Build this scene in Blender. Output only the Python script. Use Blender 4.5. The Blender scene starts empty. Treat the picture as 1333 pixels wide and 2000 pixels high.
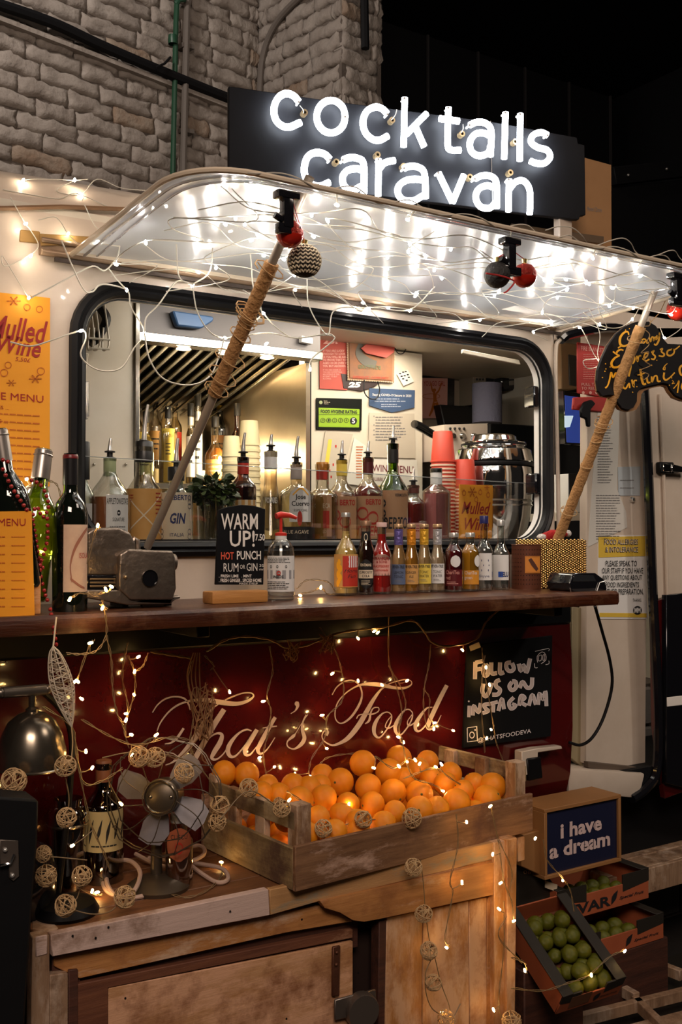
import bpy, bmesh, math, random
from mathutils import Vector, Matrix, noise
random.seed(7)
S = bpy.context.scene
COL = S.collection
R_ = math.radians
# ------------------------------------------------------------ camera
FP = 2000.0                                  # focal length in px of the 1333x2000 frame
YAW = math.atan(3094 / FP); PIT = math.atan(44 / FP)
CAM = Vector((0, -2.16, 1.4))
fh = Vector((math.cos(YAW), math.sin(YAW), 0)); RT = Vector((math.sin(YAW), -math.cos(YAW), 0)); ZU = Vector((0, 0, 1))
FW = fh * math.cos(PIT) + ZU * math.sin(PIT); UPV = -fh * math.sin(PIT) + ZU * math.cos(PIT)
cd = bpy.data.cameras.new('camera'); cam = bpy.data.objects.new('camera', cd); COL.objects.link(cam)
cd.sensor_fit = 'VERTICAL'; cd.sensor_height = 36; cd.sensor_width = 24; cd.lens = 36 * FP / 2000
cd.clip_start = .02
m3 = Matrix((RT, UPV, -FW)).transposed(); cam.matrix_world = Matrix.Translation(CAM) @ m3.to_4x4()
S.camera = cam
# ------------------------------------------------------------ world, lamps of the hall, added fill spots, exposure
S.view_settings.view_transform = 'Standard'; S.view_settings.look = 'None'
S.view_settings.exposure = 0.0; S.view_settings.gamma = 1; S.view_settings.use_curve_mapping = False
wd = bpy.data.worlds.new('World'); S.world = wd; wd.use_nodes = True
wd.node_tree.nodes['Background'].inputs[0].default_value = (.9, .75, .65, 1)
wd.node_tree.nodes['Background'].inputs[1].default_value = .012
S.cycles.use_denoising = True
S.cycles.max_bounces = 9; S.cycles.transparent_max_bounces = 24; S.cycles.transmission_bounces = 8
S.cycles.sample_clamp_indirect = 4; S.cycles.caustics_refractive = False; S.cycles.caustics_reflective = False
def lamp(name, kind, loc, power, col, size=.5, size_y=None, aim=None, spot=None):
    l = bpy.data.lights.new(name, kind); l.energy = power; l.color = col
    if kind == 'AREA':
        l.size = size
        if size_y: l.shape = 'RECTANGLE'; l.size_y = size_y
    else: l.shadow_soft_size = size
    if spot: l.spot_size = R_(spot); l.spot_blend = .6
    o = bpy.data.objects.new(name, l); COL.objects.link(o); o.location = loc; o['kind'] = 'helper'
    if aim is not None: o.rotation_euler = (Vector(aim) - Vector(loc)).to_track_quat('-Z', 'Y').to_euler()
    return o
# big soft hall lamps hung over the visitors' side, then unseen spots added as fill
lamp('hall_lamp', 'AREA', (-.6, -3.4, 3.5), 88, (1, .80, .66), 1.6, 1.0, (1.4, 0, 1.2))
lamp('hall_lamp', 'AREA', (3.2, -2.6, 4.0), 20, (1, .84, .70), 1.2, .8, (2.0, .3, .8))
lamp('brick_fill_spot', 'SPOT', (.2, .9, 4.5), 115, (1, .90, .82), .2, None, (2.3, 2.9, 3.0), 100)  # added to brighten the brick wall, no fixture modelled
lamp('door_fill_spot', 'SPOT', (4.0, -2.4, 3.4), 95, (1, .90, .78), .15, None, (2.55, 0, 1.45), 34)  # unseen spot added to brighten the door side
# ------------------------------------------------------------ pixel -> place helpers
def ray(px, py): return FW + RT * ((px - 666.5) / FP) - UPV * ((py - 1000) / FP)
def W(px, py, y=None, x=None, z=None):
    r = ray(px, py)
    t = (y - CAM.y) / r.y if y is not None else (x - CAM.x) / r.x if x is not None else (z - CAM.z) / r.z
    return CAM + r * t
def WP(px, py, pt, n):
    r = ray(px, py); return CAM + r * ((Vector(pt) - CAM).dot(n) / r.dot(n))
def WD(px, py, d): return CAM + ray(px, py) * d
def depth(p): return (Vector(p) - CAM).dot(FW)
def mpp(p): return depth(p) / FP             # metres per pixel at a place
# ------------------------------------------------------------ materials
MT = {}
def nd(t, k, **kw):
    n = t.nodes.new(k)
    for a, b in kw.items():
        if a in n.inputs.keys(): n.inputs[a].default_value = b
        else: setattr(n, a, b)
    return n
def mat(name, col, rough=.5, metal=0, col2=None, ns=8, nd_=.5, bump=0, bs=30, coat=0, emit=0, trans=0, ior=1.45, alpha=1, stretch=None, sharp=0, sss=0, spec=None, rand=False):
    if name in MT: return MT[name]
    m = bpy.data.materials.new(name); m.use_nodes = True; t = m.node_tree; b = t.nodes['Principled BSDF']
    I = b.inputs
    I['Base Color'].default_value = (*col, 1); I['Roughness'].default_value = rough; I['Metallic'].default_value = metal
    I['Coat Weight'].default_value = coat; I['Coat Roughness'].default_value = .04
    if spec is not None: I['Specular IOR Level'].default_value = spec
    I['Transmission Weight'].default_value = trans; I['IOR'].default_value = ior; I['Alpha'].default_value = alpha
    if sss: I['Subsurface Weight'].default_value = sss; I['Subsurface Radius'].default_value = (.02, .01, .005); I['Subsurface Scale'].default_value = .4
    if emit: I['Emission Color'].default_value = (*col, 1); I['Emission Strength'].default_value = emit
    if col2 or bump:
        tc = nd(t, 'ShaderNodeTexCoord'); vec = tc.outputs['Object']
        if rand:
            oi = nd(t, 'ShaderNodeObjectInfo'); ml = nd(t, 'ShaderNodeMath', operation='MULTIPLY'); t.links.new(oi.outputs['Random'], ml.inputs[0]); ml.inputs[1].default_value = 37
            ad = nd(t, 'ShaderNodeVectorMath', operation='ADD'); t.links.new(vec, ad.inputs[0]); t.links.new(ml.outputs[0], ad.inputs[1]); vec = ad.outputs[0]
        if stretch:
            mp = nd(t, 'ShaderNodeMapping'); mp.inputs['Scale'].default_value = stretch; t.links.new(vec, mp.inputs[0]); vec = mp.outputs[0]
        if col2:
            n = nd(t, 'ShaderNodeTexNoise', Scale=ns, Detail=8.0, Roughness=.65); t.links.new(vec, n.inputs['Vector'])
            rp = nd(t, 'ShaderNodeValToRGB'); t.links.new(n.outputs['Fac'], rp.inputs[0])
            w = .22 * (1 - sharp) + .01
            rp.color_ramp.elements[0].position = max(0, nd_ - w); rp.color_ramp.elements[1].position = min(1, nd_ + w)
            rp.color_ramp.elements[0].color = (*col, 1); rp.color_ramp.elements[1].color = (*col2, 1)
            t.links.new(rp.outputs[0], I['Base Color'])
        if bump:
            n2 = nd(t, 'ShaderNodeTexNoise', Scale=bs, Detail=6.0); t.links.new(vec, n2.inputs['Vector'])
            bp = nd(t, 'ShaderNodeBump', Strength=bump, Distance=.01); t.links.new(n2.outputs['Fac'], bp.inputs['Height']); t.links.new(bp.outputs[0], I['Normal'])
    MT[name] = m; return m
def woodmat(name, wood1, wood2, paint=None, cover=.5, axis=0, rough=.7, bump=.5, dirt=None):
    """grained board; paint worn off in streaks where cover says so"""
    if name in MT: return MT[name]
    m = bpy.data.materials.new(name); m.use_nodes = True; t = m.node_tree; b = t.nodes['Principled BSDF']; L = t.links.new
    tc = nd(t, 'ShaderNodeTexCoord'); oi = nd(t, 'ShaderNodeObjectInfo'); ml = nd(t, 'ShaderNodeMath', operation='MULTIPLY'); L(oi.outputs['Random'], ml.inputs[0]); ml.inputs[1].default_value = 31
    ad = nd(t, 'ShaderNodeVectorMath', operation='ADD'); L(tc.outputs['Object'], ad.inputs[0]); L(ml.outputs[0], ad.inputs[1])
    mp = nd(t, 'ShaderNodeMapping'); sc = [26, 26, 26]; sc[axis] = 2.2; mp.inputs['Scale'].default_value = sc; L(ad.outputs[0], mp.inputs[0])
    n = nd(t, 'ShaderNodeTexNoise', Scale=2.0, Detail=9.0, Roughness=.7); L(mp.outputs[0], n.inputs['Vector'])
    rp = nd(t, 'ShaderNodeValToRGB'); L(n.outputs['Fac'], rp.inputs[0]); e = rp.color_ramp.elements
    e[0].position = .3; e[1].position = .7; e[0].color = (*wood1, 1); e[1].color = (*wood2, 1)
    out = rp.outputs[0]
    if paint:
        mp2 = nd(t, 'ShaderNodeMapping'); s2 = [11, 11, 11]; s2[axis] = 3.5; mp2.inputs['Scale'].default_value = s2; L(ad.outputs[0], mp2.inputs[0])
        n2 = nd(t, 'ShaderNodeTexNoise', Scale=1.0, Detail=12.0, Roughness=.72); L(mp2.outputs[0], n2.inputs['Vector'])
        r2 = nd(t, 'ShaderNodeValToRGB'); L(n2.outputs['Fac'], r2.inputs[0]); r2.color_ramp.elements[0].position = cover - .05; r2.color_ramp.elements[1].position = cover + .05
        r2.color_ramp.elements[0].color = (1, 1, 1, 1); r2.color_ramp.elements[1].color = (0, 0, 0, 1)
        mx = nd(t, 'ShaderNodeMix', data_type='RGBA'); L(r2.outputs[0], mx.inputs[0]); L(out, mx.inputs[6]); mx.inputs[7].default_value = (*paint, 1); out = mx.outputs[2]
    if dirt:
        n3 = nd(t, 'ShaderNodeTexNoise', Scale=7.0, Detail=8.0, Roughness=.7); L(ad.outputs[0], n3.inputs['Vector'])
        r3 = nd(t, 'ShaderNodeValToRGB'); L(n3.outputs['Fac'], r3.inputs[0]); r3.color_ramp.elements[0].position = .5; r3.color_ramp.elements[1].position = .66
        mx = nd(t, 'ShaderNodeMix', data_type='RGBA'); L(r3.outputs[0], mx.inputs[0]); L(out, mx.inputs[6]); mx.inputs[7].default_value = (*dirt, 1); out = mx.outputs[2]
    L(out, b.inputs['Base Color']); b.inputs['Roughness'].default_value = rough
    bp = nd(t, 'ShaderNodeBump', Strength=bump, Distance=.004); L(n.outputs['Fac'], bp.inputs['Height']); L(bp.outputs[0], b.inputs['Normal'])
    MT[name] = m; return m
def thin(name, col, gloss=.12, rough=.03, diff=0, dcol=None, trl=0):
    """thin clear sheet or shell: tinted see-through, a sheen that grows at grazing angles, optional milky part"""
    if name in MT: return MT[name]
    m = bpy.data.materials.new(name); m.use_nodes = True; t = m.node_tree; L = t.links.new
    t.nodes.remove(t.nodes['Principled BSDF']); o = t.nodes['Material Output']
    tr = nd(t, 'ShaderNodeBsdfTransparent', Color=(*col, 1)); gl = nd(t, 'ShaderNodeBsdfGlossy', Roughness=rough)
    lw = nd(t, 'ShaderNodeLayerWeight', Blend=.35); ml = nd(t, 'ShaderNodeMath', operation='MULTIPLY_ADD'); L(lw.outputs['Facing'], ml.inputs[0]); ml.inputs[1].default_value = .75; ml.inputs[2].default_value = gloss * .35
    mx = nd(t, 'ShaderNodeMixShader'); L(ml.outputs[0], mx.inputs[0]); base = tr.outputs[0]
    if diff:
        df = nd(t, 'ShaderNodeBsdfDiffuse', Color=(*(dcol or col), 1)); tl = nd(t, 'ShaderNodeBsdfTranslucent', Color=(*(dcol or col), 1))
        m1 = nd(t, 'ShaderNodeMixShader'); m1.inputs[0].default_value = trl; L(df.outputs[0], m1.inputs[1]); L(tl.outputs[0], m1.inputs[2])
        m2 = nd(t, 'ShaderNodeMixShader'); m2.inputs[0].default_value = diff; L(base, m2.inputs[1]); L(m1.outputs[0], m2.inputs[2]); base = m2.outputs[0]
    L(base, mx.inputs[1]); L(gl.outputs[0], mx.inputs[2]); L(mx.outputs[0], o.inputs[0])
    MT[name] = m; return m
# ------------------------------------------------------------ mesh builder
def frame(d):
    d = d.normalized(); a = Vector((0, 0, 1)) if abs(d.z) < .9 else Vector((1, 0, 0))
    u = d.cross(a).normalized(); return u, u.cross(d).normalized()
def crom(P, n=6):
    P = [Vector(p) for p in P]
    if len(P) < 3: return P
    out = []
    for i in range(len(P) - 1):
        a = P[i - 1] if i else P[0] * 2 - P[1]; b = P[i]; c = P[i + 1]; d = P[i + 2] if i + 2 < len(P) else P[-1] * 2 - P[-2]
        for k in range(n):
            t = k / n
            out.append(.5 * ((2 * b) + (c - a) * t + (2 * a - 5 * b + 4 * c - d) * t * t + (3 * b - a - 3 * c + d) * t ** 3))
    out.append(P[-1]); return out
class MB:
    def __init__(s): s.v = []; s.f = []; s.mi = []
    def add(s, vs, fs, mi=0):
        k = len(s.v); s.v += [Vector(v) for v in vs]; s.f += [tuple(i + k for i in f) for f in fs]; s.mi += [mi] * len(fs); return s
    def hexa(s, p, mi=0):    # 8 points: bottom 4 ccw, top 4 ccw
        return s.add(p, [(3, 2, 1, 0), (4, 5, 6, 7), (0, 1, 5, 4), (1, 2, 6, 5), (2, 3, 7, 6), (3, 0, 4, 7)], mi)
    def box(s, x0, x1, y0, y1, z0, z1, mi=0):
        return s.hexa([(x0, y0, z0), (x1, y0, z0), (x1, y1, z0), (x0, y1, z0), (x0, y0, z1), (x1, y0, z1), (x1, y1, z1), (x0, y1, z1)], mi)
    def obox(s, c, a, b, h, mi=0):   # centre and three half vectors
        c, a, b, h = map(Vector, (c, a, b, h))
        return s.hexa([c - a - b - h, c + a - b - h, c + a + b - h, c - a + b - h, c - a - b + h, c + a - b + h, c + a + b + h, c - a + b + h], mi)
    def bar(s, p, q, w, h, up=(0, 0, 1), mi=0):
        p, q = Vector(p), Vector(q); d = (q - p) / 2; u = d.cross(Vector(up)).normalized(); w2 = u.cross(d).normalized()
        return s.obox((p + q) / 2, d, u * w / 2, w2 * h / 2, mi)
    def tube(s, P, r, seg=6, closed=False, cap=True, mi=0):
        P = [Vector(p) for p in P]; n = len(P); rs = r if isinstance(r, (list, tuple)) else [r] * n
        vs = []; u = None
        for i, p in enumerate(P):
            d = (P[(i + 1) % n] - P[i - 1]) if closed else (P[min(i + 1, n - 1)] - P[max(i - 1, 0)])
            if d.length < 1e-9: d = Vector((0, 0, 1))
            d.normalize()
            if u is None: u, _ = frame(d)
            u = (u - d * u.dot(d)); u = u.normalized() if u.length > 1e-6 else frame(d)[0]
            w = d.cross(u)
            for k in range(seg):
                a = 2 * math.pi * k / seg; vs.append(p + (u * math.cos(a) + w * math.sin(a)) * rs[i])
        fs = []
        for i in range(n if closed else n - 1):
            j = (i + 1) % n
            for k in range(seg): fs.append((i * seg + k, i * seg + (k + 1) % seg, j * seg + (k + 1) % seg, j * seg + k))
        if cap and not closed: fs += [tuple(range(seg))[::-1], tuple(range((n - 1) * seg, n * seg))]
        return s.add(vs, fs, mi)
    def lathe(s, prof, c=(0, 0, 0), seg=24, ax=None, sq=0, a0=0, a1=None, mi=0):
        c = Vector(c); ax = Vector(ax).normalized() if ax is not None else Vector((0, 0, 1))
        if abs(ax.z) > .999: u, w = Vector((1, 0, 0)), Vector((0, 1, 0))
        else: u, w = frame(ax)
        full = a1 is None; a1 = 2 * math.pi if full else a1; n = seg if full else seg + 1; vs = []
        for r, z in prof:
            for k in range(n):
                a = a0 + (a1 - a0) * k / seg; f = 1
                if sq: q = abs(math.cos(a)) ** sq + abs(math.sin(a)) ** sq; f = q ** (-1 / sq)
                vs.append(c + (u * math.cos(a) + w * math.sin(a)) * r * f + ax * z)
        fs = []
        for i in range(len(prof) - 1):
            for k in range(seg):
                k2 = (k + 1) % n; fs.append((i * n + k, i * n + k2, (i + 1) * n + k2, (i + 1) * n + k))
        return s.add(vs, fs, mi)
    def ball(s, c, r, seg=10, ring=6, sc=(1, 1, 1), mi=0):
        pr = [(math.sin(math.pi * i / ring), -math.cos(math.pi * i / ring)) for i in range(ring + 1)]
        vs = []; c = Vector(c)
        for q, z in pr:
            for k in range(seg):
                a = 2 * math.pi * k / seg; vs.append(c + Vector((q * math.cos(a) * r * sc[0], q * math.sin(a) * r * sc[1], z * r * sc[2])))
        fs = [(i * seg + k, i * seg + (k + 1) % seg, (i + 1) * seg + (k + 1) % seg, (i + 1) * seg + k) for i in range(ring) for k in range(seg)]
        return s.add(vs, fs, mi)
    def prism(s, poly, off, mi=0):
        n = len(poly); P = [Vector(p) for p in poly]; off = Vector(off)
        return s.add(P + [p + off for p in P], [tuple(range(n))[::-1], tuple(range(n, 2 * n))] + [(i, (i + 1) % n, (i + 1) % n + n, i + n) for i in range(n)], mi)
    def mesh(s, name, mats, bevel=0, sm=True, seg=1, inv=None, clean=True):
        me = bpy.data.meshes.new(name); vs = [inv @ v for v in s.v] if inv else s.v
        me.from_pydata(vs, [], s.f)
        for mm in (mats if isinstance(mats, (list, tuple)) else [mats]): me.materials.append(mm)
        if isinstance(mats, (list, tuple)):
            for p, i in zip(me.polygons, s.mi): p.material_index = i
        if clean:
            bm = bmesh.new(); bm.from_mesh(me)
            bmesh.ops.remove_doubles(bm, verts=bm.verts, dist=1e-6)
            if bevel: bmesh.ops.bevel(bm, geom=[e for e in bm.edges if e.is_manifold and e.calc_face_angle(0) > .5], offset=bevel, segments=seg, affect='EDGES', profile=.6)
            bmesh.ops.recalc_face_normals(bm, faces=bm.faces); bm.to_mesh(me); bm.free()
        if sm:
            me.polygons.foreach_set('use_smooth', [True] * len(me.polygons)); me.set_sharp_from_angle(angle=R_(38))
        me.update(); return me
    def build(s, name, mats, par=None, bevel=0, sm=True, seg=1, local=False, clean=True, **kw):
        inv = None
        if par is not None and not local: inv = MW[par.name].inverted()
        o = bpy.data.objects.new(name, s.mesh(name, mats, bevel, sm, seg, inv, clean)); COL.objects.link(o)
        MW[o.name] = MW[par.name].copy() if par is not None else Matrix()
        if par is not None: o.parent = par
        tag(o, **kw); return o
MW = {}
def tag(o, label=None, cat=None, group=None, kind=None):
    if label: o['label'] = label
    if cat: o['category'] = cat
    if group: o['group'] = group
    if kind: o['kind'] = kind
    return o
def thing(name, label, cat, loc=(0, 0, 0), group=None, rz=0, mw=None, kind=None):
    o = bpy.data.objects.new(name, None); COL.objects.link(o); o.empty_display_size = .05
    M = mw if mw is not None else Matrix.Translation(Vector(loc)) @ Matrix.Rotation(rz, 4, 'Z')
    o.matrix_world = M; MW[o.name] = M.copy(); return tag(o, label, cat, group, kind)
def inst(src, par=None, loc=None, mw=None, name=None):
    c = src.copy(); COL.objects.link(c)
    for k in ('label', 'category', 'group'):
        pass
    if par is not None: c.parent = par
    if mw is not None: c.matrix_basis = mw
    elif loc is not None: c.location = loc
    MW[c.name] = c.matrix_basis.copy(); return c
def copy_tree(o, mw, label=None, group=None):
    def rec(a, par):
        c = a.copy(); COL.objects.link(c)
        if par is not None: c.parent = par
        for ch in a.children: rec(ch, c)
        return c
    c = rec(o, None); c.matrix_world = mw; MW[c.name] = mw.copy()
    if label: c['label'] = label
    if group: c['group'] = group
    return c
# ------------------------------------------------------------ writing
def text2d(body, bold=0, shear=0, sx=1, sp=1, al='CENTER', ls=1.0):
    cu = bpy.data.curves.new('t', 'FONT'); cu.body = body; cu.align_x = al; cu.offset = bold; cu.shear = shear
    cu.space_character = sp; cu.space_line = ls; cu.resolution_u = 2; cu.fill_mode = 'FRONT'
    ob = bpy.data.objects.new('t', cu); me = ob.to_mesh()
    vs = [(v.co.x * sx, v.co.y) for v in me.vertices]; fs = [tuple(p.vertices) for p in me.polygons]
    ob.to_mesh_clear(); bpy.data.objects.remove(ob); bpy.data.curves.remove(cu)
    return vs, fs
def fit(vs, x0, x1, y0, y1):
    a = min(v[0] for v in vs); b = max(v[0] for v in vs); c = min(v[1] for v in vs); d = max(v[1] for v in vs)
    return [(x0 + (v[0] - a) / max(1e-6, b - a) * (x1 - x0), y0 + (v[1] - c) / max(1e-6, d - c) * (y1 - y0)) for v in vs]
def txt(mb, body, fn, x0, x1, y0, y1, mi=0, **k):
    """lettering that fills the rectangle x0..x1, y0..y1; fn maps (x, y) to a place"""
    vs, fs = text2d(body, **k); vs = fit(vs, x0, x1, y0, y1); mb.add([fn(x, y) for x, y in vs], fs, mi); return mb
def ribbon(mb, pts, fn, mi=0, n=7):
    """brush stroke through (u, v, width)"""
    P = crom([Vector(p) for p in pts], n); vs = []
    for i, p in enumerate(P):
        d = Vector((P[min(i + 1, len(P) - 1)] - P[max(i - 1, 0)])[:2]); d = d.normalized() if d.length else Vector((1, 0))
        w = max(p[2], 1e-5) / 2; vs += [fn(p[0] - d.y * w, p[1] + d.x * w), fn(p[0] + d.y * w, p[1] - d.x * w)]
    mb.add(vs, [(2 * i, 2 * i + 1, 2 * i + 3, 2 * i + 2) for i in range(len(P) - 1)], mi); return mb
def disc(mb, c, r, fn, mi=0, n=16):
    mb.add([fn(c[0] + r * math.cos(6.2832 * k / n), c[1] + r * math.sin(6.2832 * k / n)) for k in range(n)], [tuple(range(n))], mi); return mb
def ring(mb, c, r, w, fn, mi=0, n=18, ry=None):
    ry = ry or r
    ribbon(mb, [(c[0] + r * math.cos(6.2832 * k / n), c[1] + ry * math.sin(6.2832 * k / n), w) for k in range(n + 1)], fn, mi, 2); return mb
def rect(mb, x0, x1, y0, y1, fn, mi=0): mb.add([fn(x0, y0), fn(x1, y0), fn(x1, y1), fn(x0, y1)], [(0, 1, 2, 3)], mi); return mb
def lines(mb, x0, x1, y0, y1, n, fn, mi=0, h=.35, rag=.3):
    """rows of print too small to read"""
    rr = random.Random(n)
    for i in range(n):
        yc = y1 - (y1 - y0) * (i + .5) / n; hh = (y1 - y0) / n * h / 2; x = x0; xe = x1 - (x1 - x0) * rag * rr.random()
        while x < xe:
            w = (x1 - x0) * (.05 + .12 * rr.random()); rect(mb, x, min(x + w, xe), yc - hh, yc + hh, fn, mi); x += w + (x1 - x0) * .02
    return mb
# ============================================================ palette
cream = mat('cream_paint', (.62, .52, .43), .38, col2=(.50, .40, .31), ns=5, nd_=.62, bump=.05, bs=12, coat=.2)
white_in = mat('white_liner', (.66, .60, .50), .45, col2=(.58, .50, .38), ns=4, nd_=.6)
maroon = mat('maroon_gloss', (.085, .005, .005), .16, coat=1, col2=(.06, .004, .004), ns=6, bump=.03, bs=5)
black = mat('black_rubber', (.004, .004, .005), .45, spec=.3)
blackgl = mat('black_gloss', (.006, .006, .008), .12, coat=.5)
steel = mat('brushed_steel', (.55, .52, .47), .22, 1, col2=(.42, .39, .34), ns=9)
chrome = mat('chrome', (.8, .8, .8), .07, 1)
white = mat('white_plastic', (.75, .73, .70), .4)
paper = mat('paper_white', (.70, .66, .58), .7)
ink = mat('ink_black', (.012, .012, .014), .6)
grey_ink = mat('ink_grey', (.18, .17, .17), .7)
orange_paper = mat('orange_paper', (.80, .32, .015), .7)
red_ink = mat('ink_red', (.32, .01, .008), .6)
gold_ink = mat('ink_gold', (.9, .42, .02), .5)
chalk = mat('chalk_white', (.78, .72, .66), .8)
twine = mat('twine', (.42, .25, .11), .9)
jute = mat('jute_wrap', (.46, .24, .09), .9, col2=(.34, .17, .06), ns=40, bump=.6, bs=160)
brown_cable = mat('brown_wire', (.20, .13, .06), .5)
clear_wire = mat('clear_wire', (.62, .58, .50), .3)
sheet = thin('clear_acrylic', (.97, .98, .98), .10)
dark_wood = woodmat('counter_wood', (.018, .004, .002), (.095, .024, .009), axis=0, rough=.3, bump=.8, dirt=(.17, .075, .035))
pale_paint = woodmat('bench_white_paint', (.25, .12, .05), (.42, .24, .12), (.60, .43, .37), .60, 0, .65, dirt=(.22, .12, .07))
bench_wood = woodmat('bench_orange_wood', (.34, .13, .035), (.55, .25, .08), (.60, .38, .24), .42, 0, .6, dirt=(.28, .10, .035))
panel_wood = woodmat('bench_panel_wood', (.42, .19, .07), (.62, .34, .17), (.70, .38, .22), .52, 0, .6, dirt=(.26, .10, .04))
bench_top = woodmat('bench_top_wood', (.10, .038, .015), (.24, .10, .04), axis=0, rough=.5)
door_wood = woodmat('bench_door_wood', (.36, .14, .035), (.60, .28, .09), (.64, .38, .22), .50, 2, .6, dirt=(.33, .13, .05))
worn_dark = woodmat('bench_dark_wood', (.03, .010, .006), (.10, .030, .015), axis=0, rough=.7)
post_wood = woodmat('post_wood', (.20, .11, .06), (.40, .25, .15), (.46, .33, .24), .45, 2, .75, dirt=(.12, .06, .03))
crate_wood = woodmat('crate_wood', (.10, .04, .015), (.30, .15, .07), (.52, .33, .24), .44, 0, .8, dirt=(.12, .05, .03))
crate_woodz = woodmat('crate_wood_upright', (.15, .07, .03), (.40, .23, .11), (.55, .38, .26), .48, 2, .8, dirt=(.14, .06, .03))
crate_woody = woodmat('crate_wood_side', (.16, .10, .04), (.36, .25, .12), (.44, .34, .20), .45, 1, .8, dirt=(.10, .05, .03))
def T(n, *a, **k): return thing(n, *a, **k)
def slab(name, par, poly, y, t, m, bevel=.0015, off=0, **kw):
    """board whose front face has these pixel corners on the plane y, t thick towards the caravan"""
    b = MB(); b.prism([W(a, c, y=y) + Vector((0, off, 0)) for a, c in poly], (0, t, 0)); return b.build(name, m, par, bevel, **kw)
# ============================================================ hall: brick walls, floor, ceiling
ang = R_(45.5); we = fh * math.cos(ang) + RT * math.sin(ang); wn = Vector((we.y, -we.x, 0))
if wn.dot(-fh) < 0: wn = -wn
C0 = WD(505, 300, 5.2); C0.z = 0
brickpaint = mat('limewashed_brick', (.33, .29, .255), .8, col2=(.20, .165, .14), ns=7, nd_=.56, bump=1.0, bs=28, rand=True)
brickbare = mat('bare_brick', (.22, .14, .09), .85, col2=(.30, .25, .20), ns=12, bump=.7, bs=50, rand=True)
mortar = mat('dark_mortar', (.09, .072, .06), .9, col2=(.16, .13, .11), ns=9, bump=.8, bs=40)  # mortar darker than the brick faces
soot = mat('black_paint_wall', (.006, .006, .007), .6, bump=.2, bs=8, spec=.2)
def brick_mesh(k, m, L=.225, H=.068, D=.05):
    rr = random.Random(k); b = MB(); nx, nz = 12, 5; vs = []; o = Vector((k * 3.7, 0, 0))
    for j in range(nz + 1):
        for i in range(nx + 1):
            u = i / nx; v = j / nz; e = min(1, min(u, 1 - u) * 14) * min(1, min(v, 1 - v) * 6)
            n1 = noise.noise(Vector((u * 3, 0, v * 1.5)) + o); n2 = noise.noise(Vector((u * 11, 3, v * 5)) + o)
            x = (u - .5) * L * 1.03 + .010 * noise.noise(Vector((v * 3, u * 3, 7)) + o); z = (v - .5) * H * 1.10 + .016 * noise.noise(Vector((u * 3.2, 9, v * .6)) + o) + .006 * n2
            vs.append((x, -.004 - .008 * e - .012 * n1 - .006 * n2 - .008 * (1 - v) * e, z))
    fs = [(j * (nx + 1) + i, j * (nx + 1) + i + 1, (j + 1) * (nx + 1) + i + 1, (j + 1) * (nx + 1) + i) for j in range(nz) for i in range(nx)]
    rim = [i for i in range(nx + 1)] + [j * (nx + 1) + nx for j in range(1, nz + 1)] + [nz * (nx + 1) + i for i in range(nx - 1, -1, -1)] + [j * (nx + 1) for j in range(nz - 1, 0, -1)]
    n = len(vs); vs += [(vs[i][0], D, vs[i][2]) for i in rim]; q = len(rim)
    fs += [(rim[i], n + i, n + (i + 1) % q, rim[(i + 1) % q]) for i in range(q)]
    b.add(vs, fs); return b.mesh('brick', m, sm=False)
BR = [brick_mesh(k, brickpaint) for k in range(9)]; BB = [brick_mesh(k + 20, brickbare) for k in range(3)]
for q in BR + BB:
    q.polygons.foreach_set('use_smooth', [True] * len(q.polygons))
def brick_face(par, o, e, nrm, length, z0, z1, bl=.235, bh=.075, seed=1):
    rr = random.Random(seed); M0 = MW[par.name].inverted(); row = 0; z = z0
    while z < z1:
        x = -bl * rr.uniform(.2, .7) if row % 2 else -bl * rr.uniform(0, .2)
        while x < length - .02:
            w_ = bl * rr.uniform(.7, 1.25); a, c = max(x, 0), min(x + w_, length)
            if c - a > .04:
                me = rr.choice(BB if rr.random() < .05 else BR); ob = bpy.data.objects.new('brick', me); COL.objects.link(ob); ob.parent = par
                p = Vector(o) + e * ((a + c) / 2); p.z = z + bh / 2
                M = Matrix((e, -nrm, ZU)).transposed().to_4x4(); M.translation = p
                ob.matrix_basis = M0 @ M @ Matrix.Diagonal(((c - a) / bl, 1, 1, 1)) @ Matrix.Rotation(rr.uniform(-.03, .03), 4, 'Y')
            x += w_
        z += bh; row += 1
def quadwall(name, o, e, nrm, length, z0, z1, m, thick=.15, x0=0):
    b = MB(); c = Vector(o) + e * (x0 + length) / 2 - nrm * thick / 2; c.z = (z0 + z1) / 2
    c = Vector(o) + e * ((x0 + length) / 2) - nrm * (thick / 2); c.z = (z0 + z1) / 2
    b.obox(c, e * (length - x0) / 2, nrm * thick / 2, ZU * (z1 - z0) / 2)
    return b.build(name, m, None, kind='structure', sm=False)
LW = 2.55; wo = C0 - we * LW
wl = quadwall('wall_left', wo, we, wn, LW, -.0, 4.7, mortar, x0=-1.6)
brick_face(wl, wo, we, wn, LW, 2.35, 4.6, seed=3)
# pillar that juts out at the corner
pd = wn
def hit(px, o, d):      # point of the vertical plane through o along d seen at pixel column px
    n = Vector((d.y, -d.x, 0)); q = WP(px, 300, o, n); return Vector((q.x, q.y, 0))
P1 = hit(668, C0, pd); P2 = hit(745, P1, we); lp = (P1 - C0).length; lr = (P2 - P1).length
b = MB(); c = (C0 + P1) / 2 + we * lr / 2; c.z = 2.35; b.obox(c, pd * lp / 2, we * lr / 2, ZU * 2.35)
pl = b.build('wall_pillar', mortar, None, kind='structure', sm=False)
brick_face(pl, C0, pd, -we, lp, 3.0, 4.5, seed=5); brick_face(pl, P1, we, wn, lr, 3.0, 4.5, seed=6)
b = MB(); b.box(-3, 7, -6, 6.5, -.1, 0); b.build('floor', mat('wet_concrete', (.045, .038, .034), .5, col2=(.02, .018, .017), ns=3, bump=.3, bs=12), None, kind='structure', sm=False)
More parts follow.
